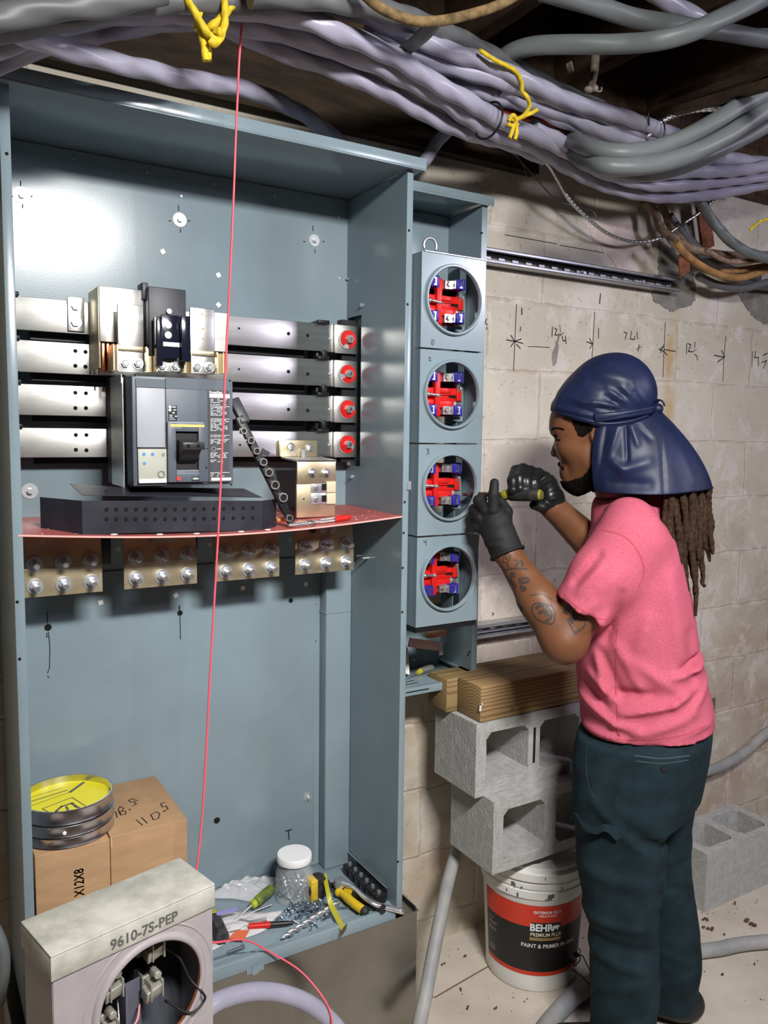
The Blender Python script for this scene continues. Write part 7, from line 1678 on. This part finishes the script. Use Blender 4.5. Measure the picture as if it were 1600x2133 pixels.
# pliers
pl2 = thing('pliers', 'black-headed pliers with one yellow and one black handle behind the tape blade', 'pliers', fz(715, 1862))
hd_ = fz(706, 1848, .016); j = fz(722, 1846, .018)
MB().tube([fz(686, 1842, .016), hd_, j], [.006, .013, .011], 12, flat=.7).build('head', M_grime, pl2, smooth=50)
MB().tube(crom([fz(702, 1858, .016), fz(714, 1862, .018), fz(735, 1880, .018), fz(757, 1897, .016)], 5), [.009, .0105, .0105, .0095, .009, .0095, .010, .0105, .011, .011, .011, .0112, .0112, .0112, .0112, .010], 12).build('yellow_handle', mat('handle_yellow', (.68, .46, .015), .4, 0, .1, 30), pl2, smooth=50)
e = fz(757, 1897, .016); f = fz(765, 1902, .016); MB().tube([e, e.lerp(f, .6), f], [.0112, .0105, .006], 12).build('handle_end', M_grime, pl2, smooth=50)
a = fz(722, 1853, .020); b = fz(738, 1860, .022); c = fz(800, 1895, .020)
MB().tube([a, b], [.010, .0108], 12).build('yellow_collar', mat('handle_yellow', (.68, .46, .015), .4), pl2, smooth=50); MB().tube([b, b.lerp(c, .5), c], [.0108, .0120, .010], 12).build('black_handle', M_grime, pl2, smooth=50)
# ratchet wrench
rw = thing('ratchet_wrench', 'long chrome ratchet wrench resting over the front right corner of the cabinet floor', 'wrench', fz(760, 1850))
a = fz(706, 1838, .034); b = fz(735, 1848, .036); c = fz(775, 1880, .034); d = at(832, 1897, FY-.016)
MB().lathe([(.0001, 0), (.014, .001), (.0165, .004), (.0165, .014), (.014, .018), (.0001, .018)], a-Vector((0, 0, .010)), (0.1, -.3, 1), 24).build('ratchet_head', M_steel, rw, smooth=40)
MB().tube(crom([a, b, c, d], 6), [.0085]*6+[.0065]*6+[.0075]*7, 12, flat=.7).build('handle', M_steel, rw, smooth=60)
MB().lathe([(.0075, 0), (.0075, .008), (.005, .011), (.0001, .011)], d, (d-c), 14).build('handle_tip', M_steel, rw, smooth=40)
# ground lug bar in the corner
gb = thing('terminal_bar', 'black terminal strip with small screws bolted in the right corner of the cabinet floor', 'terminal strip', (.985, -.13, ZF))
p0_, p1_ = atx(719, 1768, .990), atx(806, 1850, .990)
MB().prism([Vector((.990, p0_.y, ZF)), Vector((.990, p0_.y, p0_.z)), Vector((.990, p1_.y, p1_.z)), Vector((.990, p1_.y, ZF))], (.002, 0, 0)).build('side_plate', mat('dark_steel_plate', (.10, .11, .12), .35, .6), gb)
MB().bar((.9895, p0_.y, p0_.z), (.9895, p1_.y, p1_.z), .0025, .0025).build('bright_edge', M_zinc, gb)
for k in range(6):
    y = -.09-k*.030; MB().box(.955, .985, y-.011, y+.011, ZF, ZF+.024).build('lug', M_blackpl, gb, bevel=.001)
    MB().cyl((.970, y, ZF+.024), (.970, y, ZF+.030), .006, .005, seg=12).build('lug_screw', M_steel, gb, smooth=40)
tool_driver('small screwdriver with a grey and yellow handle lying in the bottom of the wireway box', (845, 1410), (868, 1397), (871, 1395), (902, 1382), .0095, mat('ylw_collar', (.45, .42, .05), .4), mat('grey_handle', (.16, .17, .15), .5)) if False else None
def wz(px, py, h=0.0): return atz(px, py, .860+h)
t = thing('screwdriver', 'small screwdriver with a grey and yellow handle lying in the bottom of the wireway box', 'screwdriver', wz(880, 1400))
a, b, c, d = wz(845, 1414, .003), wz(869, 1402, .008), wz(876, 1398, .010), wz(900, 1390, .012)
MB().cyl(a, b, .002, seg=8).build('shaft', M_steel, t, smooth=60); MB().tube([b, c], [.006, .0085], 10).build('collar', M_amber, t, smooth=50); MB().tube([c, c.lerp(d, .7), d], [.0085, .0105, .009], 6).build('handle', mat('grey_handle', (.16, .17, .15), .5), t)
